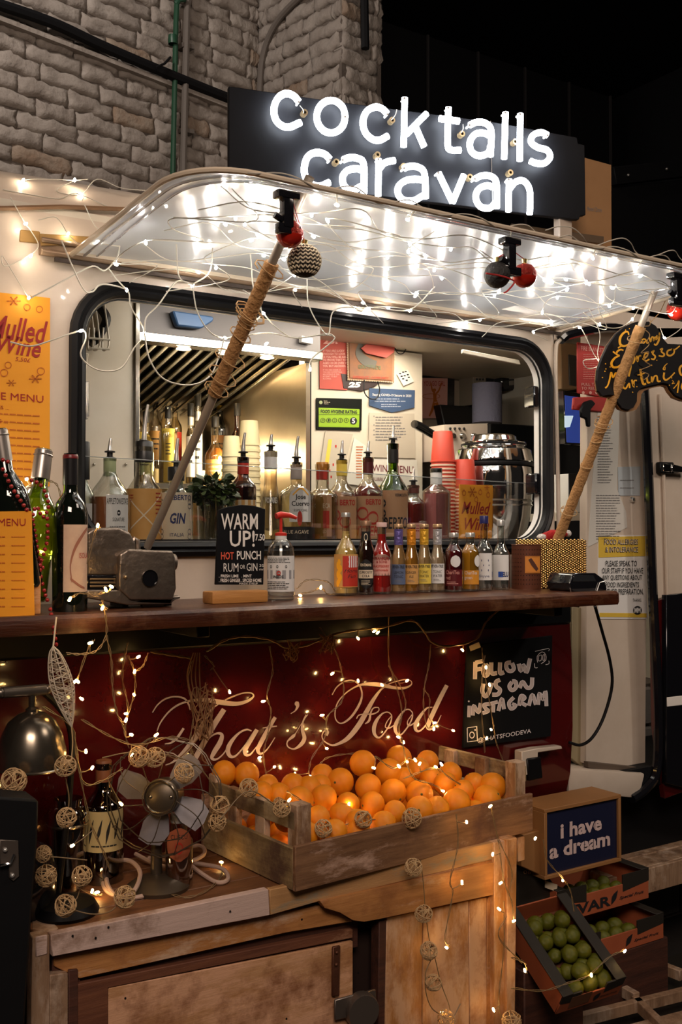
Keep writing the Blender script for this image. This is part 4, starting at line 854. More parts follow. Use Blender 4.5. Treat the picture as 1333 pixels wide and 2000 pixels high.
ob('small bottle of dark red iced tea with a white drop mark', 887, 1041, 36, y=-.10, glass=clear, lq=liq('redtea', (.12, .006, .008), .3), lev=.80, sh=.66, nk=.84, rn=.46, cap=(.93, 1.15, .001), capm=silver,
   lab=[dict(z=(.42, .62), w=.55, mat=lblw, shape='drop', turn=.2), dict(z=(.10, .38), w=1.0, mat=mat('tea_label', (.10, .008, .01), .4), draw=[(lblp, TX('ChariTea\nred', -.9, .6, .4, .95, al='LEFT')), (lblp, LN(-.8, .6, .1, .3, 2))])])
ob('small bottle of amber green iced tea next to the red tea', 919, 1041, 36, y=-.10, glass=clear, lq=liq('greentea', (.70, .30, .02), .5), lev=.80, sh=.66, nk=.84, rn=.46, cap=(.93, 1.15, .001), capm=silver,
   lab=[dict(z=(.42, .62), w=.45, mat=lblw, shape='drop', turn=.9), dict(z=(.12, .36), w=.9, mat=mat('tea_label2', (.62, .26, .03), .4), turn=.2, draw=[(lblw, TX('ChariTea\ngreen', -.9, .6, .3, .95, al='LEFT'))])])
ob('clear spirit miniature with a dark blue cap', 946, 1008, 34, y=-.09, glass=clear, lq=liq('water', (.85, .88, .92), .95), lev=.60, sh=.52, nk=.70, rn=.42, cap=(.90, 1.2, .001), capm=mat('cap_navy', (.02, .02, .10), .3),
   lab=[dict(z=(.14, .50), w=1.0, mat=lblw, draw=[(navy, lambda b, g: [ribbon(b, [(-.3, .35, .08), (.5, .75, .08)], g), ribbon(b, [(-.3, .75, .08), (.5, .35, .08)], g), ribbon(b, [(-.1, .55, .06), (.6, .55, .06)], g)]), (navy, TX('Skyyva', -.5, .6, .08, .2))])])
ob('clear spirit miniature with a silver cap and blue band', 979, 1016, 34, y=-.09, glass=clear, lq=liq('water', (.85, .88, .92), .95), lev=.60, sh=.50, nk=.70, rn=.40, cap=(.92, 1.2, .001), capm=silver,
   lab=[dict(z=(.14, .50), w=1.0, mat=lblw, draw=[(mat('ink_royal', (.02, .08, .40), .4), lambda b, g: RC(-.3, .2, .12, .34)(b, g)), (navy, TX('BELU', -.1, .9, .13, .33, bold=.04))])])
# sanitiser
p = W(549, 1044, y=-.15); p.z = CZ; t = T('sanitiser_bottle', 'clear hand sanitiser pump bottle with a red and white pump', 'bottle', p); r = 54 / 2 * mpp(p); hb = W(549, 1048, y=-.15).z - CZ; ht = W(549, 1003, y=-.15).z - CZ
MB().lathe([(0, 0), (r * .9, 0), (r, .004), (r, hb * .72), (r * .92, hb * .83), (r * .62, hb * .93), (r * .36, hb * .97), (r * .36, hb)], p, 28).build('glass', clear, t)
MB().lathe([(0, .004), (r * .92, .004), (r * .93, hb * .66), (0, hb * .66)], p, 28).build('liquid', liq('gel', (.80, .80, .82), .9), t)
f = fnc(p, r, toward(p), hb * .14, 0, .0012); b = MB(); b.add([f(-r * 1.2 + 2.4 * r * i / 12, j * hb * .56) for j in (0, 1) for i in range(13)], [(i, i + 1, i + 14, i + 13) for i in range(12)]); lo = b.build('label', lblw, t)
g = lambda x, y: fnc(p, r, toward(p), hb * .14, 0, .0018)(x * 1.2 * r, y * hb * .56)
b = MB(); RC(-.98, .98, .36, .60)(b, g); b.build('band', mat('label_grey', (.30, .29, .30), .6), lo); g2 = lambda x, y: fnc(p, r, toward(p), hb * .14, 0, .0024)(x * 1.2 * r, y * hb * .56)
b = MB(); lines(b, -.9, .6, .80, .96, 4, g2); lines(b, -.9, .5, .06, .3, 5, g2); [ring(b, (x, .70), .05, .02, g2, ry=.03) for x in (-.6, -.2, .3)]; txt(b, 'INEOS', g2, -.45, .15, .38, .46, bold=.03); b.build('print', ink, lo)
b = MB(); ring(b, (-.12, .52), .1, .04, g2, ry=.045); b.build('mark', lblr, lo)
MB().lathe([(r * .42, hb - .012), (r * .42, hb + .006), (r * .3, hb + .008)], p, 18).build('collar', white, t); rp = mat('pump_red', (.55, .03, .02), .35)
MB().lathe([(r * .44, hb + .002), (r * .44, hb + .008), (r * .16, hb + .010)], p, 18).build('lock_ring', rp, t)
b = MB(); b.tube([p + Vector((0, 0, hb + .008)), p + Vector((0, 0, ht - .004))], .0035, 10); b.tube([p + Vector((-.012, .0, ht - .006)), p + Vector((.0, -.0, ht - .003)), p + Vector((.020, -.004, ht - .004)), p + Vector((.036, -.008, ht - .010))], [.007, .008, .006, .004], 10); b.build('pump_head', rp, t)
MB().tube([p + Vector((0, 0, .02)), p + Vector((0, 0, hb))], .003, 8).build('dip_tube', white, t)
# wine bottle at the left
p = W(137, 1044, y=-.215); p.z = CZ - .002; t = T('wine_bottle', 'tall black wine bottle with a red ringed top and cream label', 'bottle', p); r = 68 / 2 * mpp(p); H = W(137, 884, y=-.215).z - CZ
MB().lathe([(0, .004), (r * .6, 0), (r * .97, 0), (r, .006), (r, H * .56), (r * .97, H * .62), (r * .80, H * .69), (r * .50, H * .735), (r * .40, H * .76), (r * .385, H * .93), (r * .42, H * .935), (r * .42, H * .97), (r * .385, H)], p, 32).build('glass', dark_glass, t)
MB().lathe([(r * .40, H * .80), (r * .43, H * .80), (r * .43, H * .965), (r * .3, H * .975)], p, 24).build('capsule', mat('capsule_black', (.01, .009, .01), .35), t)
MB().lathe([(r * .40, H * .965), (r * .44, H * .968), (r * .44, H * .985), (r * .36, H)], p, 24).build('red_ring', mat('ring_red', (.16, .012, .015), .35), t)
f = fnc(p, r, toward(p) + .42, H * .13, 0, .0010); b = MB(); b.add([f(-r * .78 + 1.56 * r * i / 12, j * H * .42) for j in (0, 1) for i in range(13)], [(i, i + 1, i + 14, i + 13) for i in range(12)]); lo = b.build('label', mat('label_parchment', (.62, .47, .36), .7, col2=(.50, .33, .25), ns=25), t)
g = lambda x, y: fnc(p, r, toward(p) + .42, H * .13, 0, .0018)(x * .78 * r, y * H * .42)
b = MB(); ribbon(b, [(.9, .95, .05), (.4, .85, .07), (-.2, .65, .09), (-.5, .4, .08), (-.4, .15, .05)], g); ribbon(b, [(-.5, .2, .04), (.1, .1, .04), (.6, .05, .03)], g); b.build('brush_mark', mat('ink_sepia', (.30, .12, .08), .7), lo); b = MB(); txt(b, 'ISOLA', g, .1, .95, .50, .58); b.build('print', red_ink, lo)
# ============================================================ counter: till, chalkboard, tin, basket, terminal
dull = mat('cast_aluminium', (.32, .26, .21), .33, .8, col2=(.15, .12, .10), ns=11, bump=.25, bs=60)
p = W(258, 1186, y=-.20); p.z = CZ
t = T('vintage_ticket_machine', 'worn grey metal vintage ticket machine with a round knob port', 'machine', p)
def S3(px, py, y=-.20): return W(px, py, y=y)
def prof_slab(name, pts, y0, y1, m, bevel=.006, par=t, seg=3): b = MB(); b.prism([S3(a, c, y0) for a, c in pts], (0, y1 - y0, 0)); return b.build(name, m, par, bevel, seg=seg)
prof_slab('housing', [(170, 1040), (182, 1032), (232, 1030), (255, 1040), (265, 1060), (266, 1120), (248, 1124), (170, 1124)], -.22, -.11, dull, .006)
prof_slab('front_housing', [(232, 1122), (234, 1082), (252, 1072), (338, 1076), (343, 1090), (345, 1150), (338, 1172), (256, 1172), (232, 1150)], -.235, -.12, dull, .005)
prof_slab('base_plate', [(170, 1152), (236, 1152), (256, 1172), (330, 1174), (332, 1166), (352, 1163), (354, 1169), (340, 1172), (336, 1180), (250, 1182), (170, 1168)], -.23, -.11, dull, .004)
prof_slab('number_slot', [(170, 1124), (232, 1124), (232, 1152), (170, 1152)], -.2205, -.13, blackgl, .002)
for py in (1131, 1138, 1145): prof_slab('number_wheel', [(176, py - 2), (226, py - 2), (226, py + 2), (176, py + 2)], -.2225, -.215, mat('wheel_brass', (.25, .17, .09), .4, .6), .001)
b = MB(); q = S3(292, 1129, -.2365); b.lathe([(.0, .0), (.016, .0), (.0165, .004), (.0165, -.01), (0, -.01)], q, 24, ax=(0, -1, 0)); b.build('knob_port', blackgl, t)
q = S3(334, 1098, -.2); b = MB(); b.lathe([(.012, 0), (.017, 0), (.017, .008), (.012, .006)], q, 20, ax=(1, 0, 0)); b.build('shaft_ring', dull, t)
MB().tube([S3(258, 1060, -.18), S3(262, 1052, -.18), S3(268, 1056, -.18), S3(270, 1078, -.18)], .006, 8).build('handle_clip', dull, t)
MB().ball(S3(245, 1127, -.236), .004).build('screw', MT['brass_ring'], t)
b = MB(); b.lathe([(0, 0), (.026, 0), (.026, .012), (0, .012)], S3(300, 1172, -.20), 20, ax=(0, 1, 0)); b.build('under_roller', dull, t)
for px in (245, 330): MB().box(S3(px, 1180, -.2).x - .006, S3(px, 1180, -.2).x + .006, -.20, -.13, CZ + .001, CZ + .012).build('foot', black, t)
# chalkboard
kb = [(428, 993), (445, 989), (475, 986), (500, 987), (517, 992), (514, 1138), (420, 1142), (420, 1150), (418, 1150)]
t = T('chalkboard', 'small black chalkboard lettered WARM UP in a wooden foot', 'chalkboard', W(470, 1172, y=-.17))
b = MB(); b.prism([W(a, c, y=-.175) for a, c in [(427, 996), (445, 990), (472, 986), (498, 988), (519, 994), (515, 1142), (421, 1142)]], (0, .006, 0)); b.build('board', mat('chalkboard_black', (.005, .005, .006), .6, spec=.2), t, .001)
q0, q1 = W(411, 1158, y=-.19), W(520, 1158, y=-.19)
MB().box(q0.x, q1.x, -.20, -.15, CZ, CZ + .026).build('wooden_foot', woodmat('oak_foot', (.40, .17, .04), (.60, .28, .08), axis=0, rough=.5), t, .004, seg=2)
F_ = lambda x, y: W(x, y, y=-.1765)
def ptxt(par, m, items, y, name='lettering'):
    """items (text, x0, x1, ytop, ybottom at left, slope per px) in photo pixels on the plane y"""
    for s, x0, x1, ya, yb, sl, *o in items:
        b = MB(); k = o[0] if o else {}; txt(b, s, lambda u, v: W(u, -v + sl * (u - x0), y=y), x0, x1, -yb, -ya, **k); b.build(name, m, par, sm=False)
ptxt(t, chalk, [('WARM', 432, 504, 1003, 1034, .0, dict(bold=.012)), ('UP!', 449, 498, 1036, 1068, 0, dict(bold=.012)), ('7.50', 499, 518, 1043, 1056, 0, dict(bold=.02)), ('PUNCH', 463, 510, 1076, 1093, 0, dict(bold=.015)), ('RUM', 437, 466, 1100, 1117, 0), ('OR', 469, 479, 1103, 1111, 0), ('GIN', 482, 503, 1100, 1115, 0), ('35\nml', 507, 516, 1102, 1114, 0), ('. FRESH LIME   . MINT', 428, 492, 1122, 1128, 0, dict(bold=.02)), ('. FRESH GINGER . SPICED HOME', 428, 511, 1130, 1137, 0, dict(bold=.02)), ('MADE SYRUP', 468, 504, 1138, 1141.5, 0)], -.1768)
ptxt(t, mat('chalk_red', (.70, .10, .05), .8), [('HOT', 432, 457, 1078, 1093, 0, dict(bold=.02))], -.1768, 'red_lettering')
# rusty perforated tin
rust = mat('rusted_tin', (.15, .045, .02), .5, .35, col2=(.10, .03, .015), ns=14, bump=.2)
p = W(1029, 1044, y=-.10); p.z = CZ; r = 58 / 2 * mpp(p); h = W(1029, 1063, y=-.10).z - CZ
t = T('perforated_tin', 'rust brown perforated metal tin with a small orange biscuit tag', 'tin', p)
MB().lathe([(0, .001), (r, 0), (r, h), (r - .0015, h), (r - .0015, .003)], p, 32).build('can', rust, t); MB().lathe([(r, h - .003), (r + .0015, h - .001), (r, h)], p, 32).build('rolled_rim', rust, t)
b = MB(); fz = toward(p); f = fnc(p, r, fz, 0, 0, .0006)
for i in range(-8, 9):
    for j in range(9):
        x = i * r * .19; z = h * (.12 + .095 * j)
        if -r * .25 < x < r * 1.1 and .34 * h < z < .74 * h: continue
        b.add([f(x + .0014 * math.cos(a_ * 1.047), z + .0014 * math.sin(a_ * 1.047)) for a_ in range(6)], [(0, 1, 2, 3, 4, 5)])
b.build('punched_holes', black, t, kind='stuff')
f = fnc(p, r, fz + .45, 0, 0, .002); b = MB(); b.add([f(-r * .55 + 1.1 * r * i / 8, h * (.36 + .38 * j)) for j in (0, 1) for i in range(9)], [(i, i + 1, i + 10, i + 9) for i in range(8)]); lo = b.build('tag', mat('tag_orange', (.62, .22, .03), .6), t)
f = fnc(p, r, fz + .45, 0, 0, .0026); b = MB(); ribbon(b, [(-.25 * r, h * .68, .009), (0, h * .55, .011), (.28 * r, h * .43, .009)], f); b.build('biscuit_print', mat('biscuit_brown', (.07, .02, .01), .7), lo)
b = MB(); [rect(b, -r * .5 + k * r * .1, -r * .5 + (k + 1) * r * .1, h * y, h * y + .0006, f) for k in range(10) for y in (.38, .72)]; b.build('tag_border', rust, lo)
# gold bead basket
x0, x1 = W(1058, 1100, y=-.13).x, W(1144, 1100, y=-.13).x; yb0, yb1 = -.13, -.03; zt = W(1100, 1052, y=-.13).z
t = T('bead_basket', 'square basket wrapped in rows of shiny gold beads', 'basket', ((x0 + x1) / 2, -.08, CZ))
MB().box(x0 + .004, x1 - .004, yb0 + .004, yb1 - .004, CZ, zt - .004).build('liner', mat('liner_brown', (.10, .05, .02), .8), t)
b = MB(); rr = random.Random(9)
bd = lambda x, y, z: b.ball((x + rr.uniform(-.0006, .0006), y, z), .0036, 7, 5)
nz = int((zt - CZ) / .0066)
for j in range(nz):
    z = CZ + .003 + j * .0066
    for i in range(int((x1 - x0) / .0074) + 1): bd(x0 + i * .0074, yb0 + rr.uniform(-.001, .001), z + (.0033 if i % 2 else 0))
    for i in range(int((yb1 - yb0) / .0074) + 1): bd(x0, yb0 + i * .0074, z + (.0033 if i % 2 else 0)); bd(x1, yb0 + i * .0074, z)
me = b.mesh('gold_beads', mat('gold_bead', (.60, .37, .13), .25, .85), clean=False, inv=MW[t.name].inverted()); o = bpy.data.objects.new('gold_beads', me); COL.objects.link(o); o.parent = t; o['kind'] = 'stuff'
q = Vector(((x0 + x1) / 2 + .01, -.085, zt)); ht = T('santa_hat', 'little red felt hat with white bobble lying in the gold basket', 'hat', q)
felt = mat('red_felt', (.38, .015, .015), .9, bump=.4, bs=200); fluff = mat('white_fluff', (.72, .66, .62), .95, bump=.8, bs=200)
MB().tube([q + Vector((-.045, 0, .0)), q + Vector((-.01, 0, .010)), q + Vector((.025, 0, .012)), q + Vector((.046, 0, .012))], [.014, .015, .011, .006], 12).build('felt_cone', felt, ht); MB().ball(q + Vector((.053, 0, .014)), .010, 12, 8).build('bobble', fluff, ht); MB().ball(q + Vector((-.048, 0, .004)), .012, 12, 8, (1.2, 1.2, .8)).build('fur_band', fluff, ht)
# card terminal
q = W(1152, 1150, y=-.22); q.z = CZ; t = T('card_terminal', 'black card payment terminal on a small red cradle', 'terminal', q)
y0 = -.27
b = MB(); P = [W(a, c, y=y0) for a, c in [(1116, 1152), (1113, 1140), (1120, 1122), (1124, 1119), (1164, 1119), (1182, 1132), (1187, 1150), (1184, 1157), (1122, 1157)]]
b.prism(P, (0, .085, 0)); b.build('body', blackgl, t, .004, seg=3); slab('screen', t, [(1122, 1123), (1160, 1123), (1166, 1136), (1120, 1136)], y0 - .001, .002, mat('screen_glass', (.02, .022, .025), .05, coat=1))
MB().tube([W(1114, 1148, y=y0 - .002), W(1116, 1157, y=y0 - .002), W(1165, 1158, y=y0 - .002), W(1172, 1138, y=y0 - .002), W(1186, 1134, y=y0)], .0016, 6).build('chrome_edge', mat('edge_silver', (.4, .38, .36), .3, .8), t)
MB().box(P[0].x + .01, P[5].x + .0, y0 + .002, y0 + .07, CZ + .0005, CZ + .005).build('cradle', mat('cradle_red', (.30, .03, .02), .4), t, .001)
t = T('terminal_cable', 'black cable looping down from the counter to the caravan side', 'cable', W(1163, 1190, y=-.2)); MB().tube(crom([W(1163, 1184, y=-.2), W(1176, 1230, y=-.16), W(1192, 1290, y=-.13), W(1196, 1340, y=-.12), W(1180, 1400, y=-.11), W(1158, 1440, y=-.10), W(1135, 1455, y=-.08), W(1112, 1450, y=-.066)]), .0045, 8).build('cable_run', black, t)
t = T('socket_box', 'old white socket bracket with a dark outlet by the crate', 'socket', W(1050, 1500, y=-.075)); slab('cover', t, [(1020, 1468), (1050, 1462), (1098, 1457), (1100, 1463), (1052, 1470), (1052, 1510), (1020, 1516)], -.09, .03, cream, .002); slab('outlet', t, [(1030, 1482), (1058, 1478), (1062, 1520), (1034, 1526)], -.094, .02, black, .003)
# ------------------------------------------------------------ left end: menus, tilted bottles
PM = [(-50, 566), (98, 582), (97, 950), (-50, 952)]
t = card('menu_sheet', 'large orange mulled wine menu taped to the caravan side at left', 'poster', PM, -.004, .003)
mi_ = lambda items, m, y, n='lettering': ptxt(t, m, items, y, n)
mi_([('Mulled', -22, 94, 612, 658, .14, dict(bold=.014, shear=.35)), ('Wine', -4, 80, 652, 688, .14, dict(bold=.014, shear=.35)), ('5,50£', 30, 60, 697, 706, .1, dict(shear=.2)), ('WINE MENU', -50, 85, 762, 776, .08), ('BUBBLES ...', -40, 18, 788, 795, .1), ('WHITE ...', -40, 15, 815, 822, .1)], red_ink, -.0055)
b = MB()
for k in range(9): lines(b, -30, 82, -(812 + k * 15), -(804 + k * 15), 1, lambda u, v: W(u, -v + .06 * u, y=-.0055), h=.3)
b.build('small_print', red_soft, t, sm=False, kind='stuff'); b = MB(); fq = lambda u, v: W(u, -v, y=-.0056)
for x, y, r in ((27, -588, 14), (69, -740, 13), (22, -748, 10)): flake(b, fq, x, y, r)
for x, y, r in ((53, -600, 6), (77, -604, 6), (8, -728, 7), (80, -725, 7), (16, -713, 6)): ring(b, (x, y), r, 1.6, fq)
b.build('ornament_print', red_soft, t, sm=False)
P2_ = [(-60, 1000), (62, 998), (68, 1205), (-60, 1208)]
t = card('menu_sheet', 'smaller orange wine menu standing on the counter in front of tilted bottles', 'poster', P2_, -.285, .002)
ptxt(t, red_ink, [('WINE MENU', -62, 50, 1013, 1027, -.0)], -.2865); b = MB()
for k in range(9): lines(b, -40, 12, -(1052 + k * 17), -(1045 + k * 17), 1, lambda u, v: W(u, -v, y=-.2865), h=.3); lines(b, 22, 50, -(1051 + k * 17), -(1046 + k * 17), 1, lambda u, v: W(u, -v, y=-.2865), h=.3)
b.build('small_print', red_soft, t, sm=False, kind='stuff')
def tilted(lab, base, tip, r, glassm, capm_, lq=None, n=22):
    base, tip = Vector(base), Vector(tip); ax = tip - base; H = ax.length; t = T('wine_bottle', lab, 'bottle', base)
    MB().lathe([(0, .003), (r * .9, 0), (r, .006), (r, H * .55), (r * .93, H * .61), (r * .62, H * .68), (r * .40, H * .74), (r * .38, H)], base, 28, ax=ax).build('glass', glassm, t)
    if lq: MB().lathe([(0, .008), (r * .93, .008), (r * .94, H * .52), (r * .5, H * .66), (0, H * .67)], base, 24, ax=ax).build('liquid', lq, t)
    MB().lathe([(r * .40, H * .80), (r * .45, H * .80), (r * .43, H * .99), (r * .36, H), (0, H)], base, 20, ax=ax).build('capsule', capm_, t)
    MB().lathe([(r * .46, H * .955), (r * .475, H * .96), (r * .46, H * .965)], base, 20, ax=ax).build('capsule_ridge', capm_, t); return t
capsil = mat('capsule_silver', (.45, .40, .36), .3, .8)
tilted('green white wine bottle with a silver capsule leaning in the holder', W(48, 1172, y=-.19), W(86, 878, y=-.16), .040, greeng, capsil, liq('whitewine', (.80, .72, .16), .7))
tilted('dark wine bottle with a silver capsule at the left edge, leaning left', W(46, 1150, y=-.24), W(-2, 838, y=-.22), .036, dark_glass, capsil)
bx = T('bottle_rack', 'low wooden rack holding the leaning wine bottles behind the menu', 'rack', W(10, 1190, y=-.2)); q0, q1 = W(-90, 1190, y=-.24).x, W(72, 1190, y=-.24).x
for y in (-.265, -.10): MB().box(q0, q1, y, y + .008, CZ, CZ + .07).build('side', bench_wood, bx, .001)
MB().box(q0, q1, -.257, -.10, CZ, CZ + .006).build('base', bench_wood, bx)
# red bead garland over the bottle necks and down to the wicker leaf
redb = mat('red_bead', (.30, .02, .02), .25, .3); rr = random.Random(2)
t = T('bead_garland', 'string of small red beads looped over wine bottle necks at left', 'garland', W(60, 940, y=-.2))
b = MB()
for path, yy in (([(52, 935), (80, 948), (95, 985), (84, 1010), (72, 990), (64, 1010), (70, 1050), (76, 1090), (84, 1110)], -.248), ([(92, 1000), (93, 1050), (86, 1080), (78, 1110), (88, 1160), (97, 1180)], -.255), ([(0, 905), (22, 950), (45, 985), (55, 1000)], -.285), ([(97, 1180), (100, 1200), (103, 1215)], -.30), ([(103, 1215), (107, 1240), (110, 1262)], -.325), ([(-5, 900), (10, 898), (18, 905)], -.27)):
    P = crom([W(a, c, y=yy) for a, c in path], 12); acc = 0
    for i in range(1, len(P)):
        acc += (P[i] - P[i - 1]).length
        if acc > .0092: b.ball(P[i], .0040, 8, 6); acc = 0
me = b.mesh('red_beads', redb, clean=False, inv=MW[t.name].inverted()); o = bpy.data.objects.new('red_beads', me); COL.objects.link(o); o.parent = t; o['kind'] = 'stuff'
# ============================================================ inside the caravan
# extraction hood
ha, hb_ = W(262, 700, y=.55).x, W(625, 700, y=.55).x
hd = T('extractor_hood', 'stainless extractor hood with slanted baffle filters', 'hood', ((ha + hb_) / 2, 1.0, 1.8))
def HP(px, py): return W(px, py, y=.55)
zf0, zf1 = W(400, 668, y=.55).z, W(400, 610, y=.55).z
MB().box(ha, hb_, .545, .56, zf0 - .004, 2.07).build('front_panel', mat('hood_front', (.12, .11, .11), .45, .3), hd, .002)
MB().box(ha, hb_, .53, .58, zf0 - .02, zf0 + .006).build('light_rail', steel, hd, .002)
nb = 15
for k in range(nb):
    xa = ha + .02 + (hb_ - ha - .04) * k / nb; wd = (hb_ - ha - .04) / nb
    MB().obox((xa + wd * .3, .90, zf0 - .055), (wd * .27, 0, .004), (0, .33, -.075), (0, 0, .004)).build('baffle', steel, hd, .001)
    MB().obox((xa + wd * .8, .90, zf0 - .045), (wd * .20, 0, .004), (0, .33, -.075), (0, 0, .003)).build('baffle_gap', mat('baffle_dark', (.05, .038, .022), .35, .8), hd)
MB().obox(((ha + hb_) / 2, .90, zf0 - .02), ((hb_ - ha) / 2, 0, 0), (0, .35, -.08), (0, 0, .006)).build('filter_tray', mat('tray_dark', (.06, .05, .035), .4, .6), hd)
MB().box(ha, hb_, 1.28, 1.30, .7, zf0 - .10).build('splash_back', mat('splash_steel', (.40, .34, .25), .30, .9, col2=(.30, .24, .17), ns=3, bump=.05), hd)
MB().box(hb_ - .02, hb_ - .005, .60, 1.30, .7, zf0 - .02).build('side_sheet', mat('splash_steel', (.4, .34, .25)), hd)
warm = (1, .80, .48); lampm = mat('hood_lamp_glow', (1, .86, .6), .3, emit=3)
for px, py in ((359, 652), (522, 674), (441, 664)):
    q = W(px, py, y=.555); MB().lathe([(0, 0), (.020, 0), (.022, .004), (.012, .006)], (q.x, .555, zf0 - .023), 16, ax=(0, 0, -1)).build('hood_lamp', lampm, hd)
    lamp('hood_light', 'POINT', (q.x, .62, zf0 - .10), .55, (1, .82, .55), .03)
slab('switch_plate', hd, [(590, 655), (612, 660), (612, 672), (590, 668)], .52, .02, white, .002)
t = T('blue_tub', 'translucent blue plastic tub tucked on top of the hood', 'tub', W(378, 640, y=.52)); slab('tub', t, [(338, 606), (418, 618), (418, 626), (395, 641), (348, 636)], .51, .03, mat('blue_plastic', (.06, .14, .30), .35), .004)
# wire hooks, cable and knives on the cupboard
t = T('hanging_clips', 'clear plastic bag clips and a black strap hanging on the cupboard', 'clip', W(195, 640, y=.42)); b = MB()
for x in (176, 186, 204): b.tube(crom([W(x, 596, y=.42), W(x + 6, 640, y=.42), W(x + 8, 676, y=.42), W(x - 4, 682, y=.42), W(x - 2, 640, y=.42)]), .0025, 6)
b.tube([W(172, 660, y=.415), W(215, 664, y=.415)], .003, 6); b.tube([W(178, 680, y=.415), W(214, 682, y=.415)], .003, 6); b.build('clips', clear_wire, t)
MB().tube(crom([W(196, 600, y=.435), W(208, 625, y=.435), W(190, 660, y=.435), W(176, 672, y=.435)]), .012, 6).build('strap', black, t)
kn = T('knife_rack', 'steel knives hanging on a white board at the window edge', 'knives', W(160, 780, y=.40)); slab('board', kn, [(148, 686), (174, 690), (166, 740), (150, 760)], .42, .02, white_in, .002)
for k, (x, y1_) in enumerate(((154, 822), (163, 828), (170, 820))): slab('blade', kn, [(x - 4, 745), (x + 4, 745), (x + 4, y1_ - 6), (x, y1_), (x - 4, y1_ - 2)], .40 - .004 * k, .002, steel)
# back shelf with bottles
SY = 1.08
zs = W(400, 950, y=SY).z
sf = T('bottle_shelf', 'steel shelf under the hood carrying spirit bottles', 'shelf', ((ha + hb_) / 2, SY, zs)); MB().box(ha, hb_ - .03, .92, 1.27, zs - .02, zs - .001).build('shelf_board', steel, sf, .002); MB().box(ha, hb_ - .03, 1.12, 1.27, zs, zs + .06).build('back_step', steel, sf, .002)
def sb(desc, px, top, w, row=0, **k):
    y = SY - .05 if row == 0 else (SY + .12); z = zs if row == 0 else zs + .0605
    k.setdefault('glass', clearw); k.setdefault('sh', .55); k.setdefault('nk', .72); k.setdefault('rn', .36); k.setdefault('cap', (.86, 1.2, .004))
    return bottle(desc, px, y, z, top, w, seg=18, group=None, **k)
corkm = mat('cork_tan', (.55, .38, .20), .7); LT = lambda m_, z=(.12, .5), d=None: [dict(z=z, w=1.1, mat=m_, draw=d or [(ink, LN(-.7, .7, .3, .8, 3))])]
gold_l = liq('shelf_gold', (.60, .42, .10), .8); pale_l = liq('shelf_pale', (.80, .70, .45), .9); amb_l = liq('shelf_amber', (.38, .14, .02), .5)
sb('cut glass bottle with a black cap behind the yellow label one', 303, 768, 26, 1, lq=pale_l, lev=.5, lab=LT(lblo)); sb('cork stoppered bottle between two black capped bottles', 322, 762, 24, 1, lq=pale_l, capm=corkm, lab=LT(lblt), rn=.3)
sb('cut glass bottle with a black cap and a red and white label', 341, 771, 28, 1, lq=pale_l, lab=LT(lblr)); sb('small bottle with a black cap at the left end of the shelf', 268, 772, 22, 1, lq=gold_l, lab=LT(lbly))
sb('square bottle with a bright yellow label', 328, 796, 32, 0, lq=gold_l, sq=4, sh=.66, nk=.78, lab=[dict(z=(.28, .72), w=.85, mat=lbly, draw=[(ink, TX('AMBROSIA', -.8, .8, .74, .84)), (ink, LN(-.4, .4, .2, .6, 4))])])
sb('pale bottle with a gold round label beside the cupboard edge', 285, 806, 30, 0, lq=gold_l, lab=LT(lblg)); sb('tall dark necked bottle with ribbed silver collar, left one', 372, 790, 18, 0, lq=pale_l, rn=.6, sh=.6, foot=(.74, .84, silver), lab=LT(lblw, (.1, .6)))
sb('tall dark necked bottle with ribbed silver collar, right one', 386, 768, 18, 0, lq=pale_l, rn=.6, sh=.6, foot=(.70, .80, silver), lab=LT(lblw, (.1, .62)))
sb('black sparkling wine bottle with gold shoulder behind the pole', 430, 770, 38, 1, glass=dark_glass, lab=LT(lblo, (.08, .46)), foot=(.8, 1, mat('foil_gold', (.5, .34, .1), .3, .8)))
sb('round patterned decanter with amber whisky', 420, 816, 40, 0, lq=amb_l, lev=.55, sh=.42, nk=.66, rn=.32, lab=LT(lblo, (.1, .38), [(lbl, LN(-.6, .6, .3, .7, 2))]))
sb('slim bottle with a red capsule and cream label', 461, 766, 26, 1, glass=amberg, capm=lblr, foot=(.8, .99, lblr), lab=LT(lbl)); sb('dark round shouldered bottle with black cap beside the box', 463, 790, 30, 0, glass=amberg, lab=LT(lbl, (.3, .5)))
sb('small white capped bottle near the hood side, left one', 515, 836, 18, 0, glass=mat('milk_glass', (.60, .48, .30), .3), cap=(.8, 1.1, 0), capm=capblk); sb('small white capped bottle near the hood side, right one', 530, 842, 16, 0, glass=mat('milk_glass', (.6, .48, .3)), cap=(.8, 1.1, 0), capm=capblk)
q = W(499, 900, y=SY + .12); za, zb_ = W(499, 786, y=q.y).z, zs + .062
t = T('black_gift_box', 'tall black bottle box with a small white mark', 'box', (q.x, q.y, zb_)); MB().box(q.x - .045, q.x + .045, q.y - .045, q.y + .045, zb_, za).build('box', capblk, t, .001); ptxt(t, lbl, [('RESERVE', 502, 506, 790, 808, 0)], q.y - .046)
t = T('spice_jar', 'glass jar with silver lid standing on the black gift box', 'jar', (q.x - .01, q.y, za)); MB().lathe([(0, .001), (.03, .001), (.032, .01), (.032, .045), (.028, .05)], (q.x - .01, q.y, za), 20).build('jar', clearw, t); MB().lathe([(0, .003), (.029, .003), (.029, .03), (0, .03)], (q.x - .01, q.y, za), 20).build('spice', mat('spice', (.35, .18, .06), .9), t); MB().lathe([(.03, .05), (.031, .062), (0, .062)], (q.x - .01, q.y, za), 20).build('lid', silver, t)
ivory = mat('ivory_cup', (.80, .68, .42), .6)
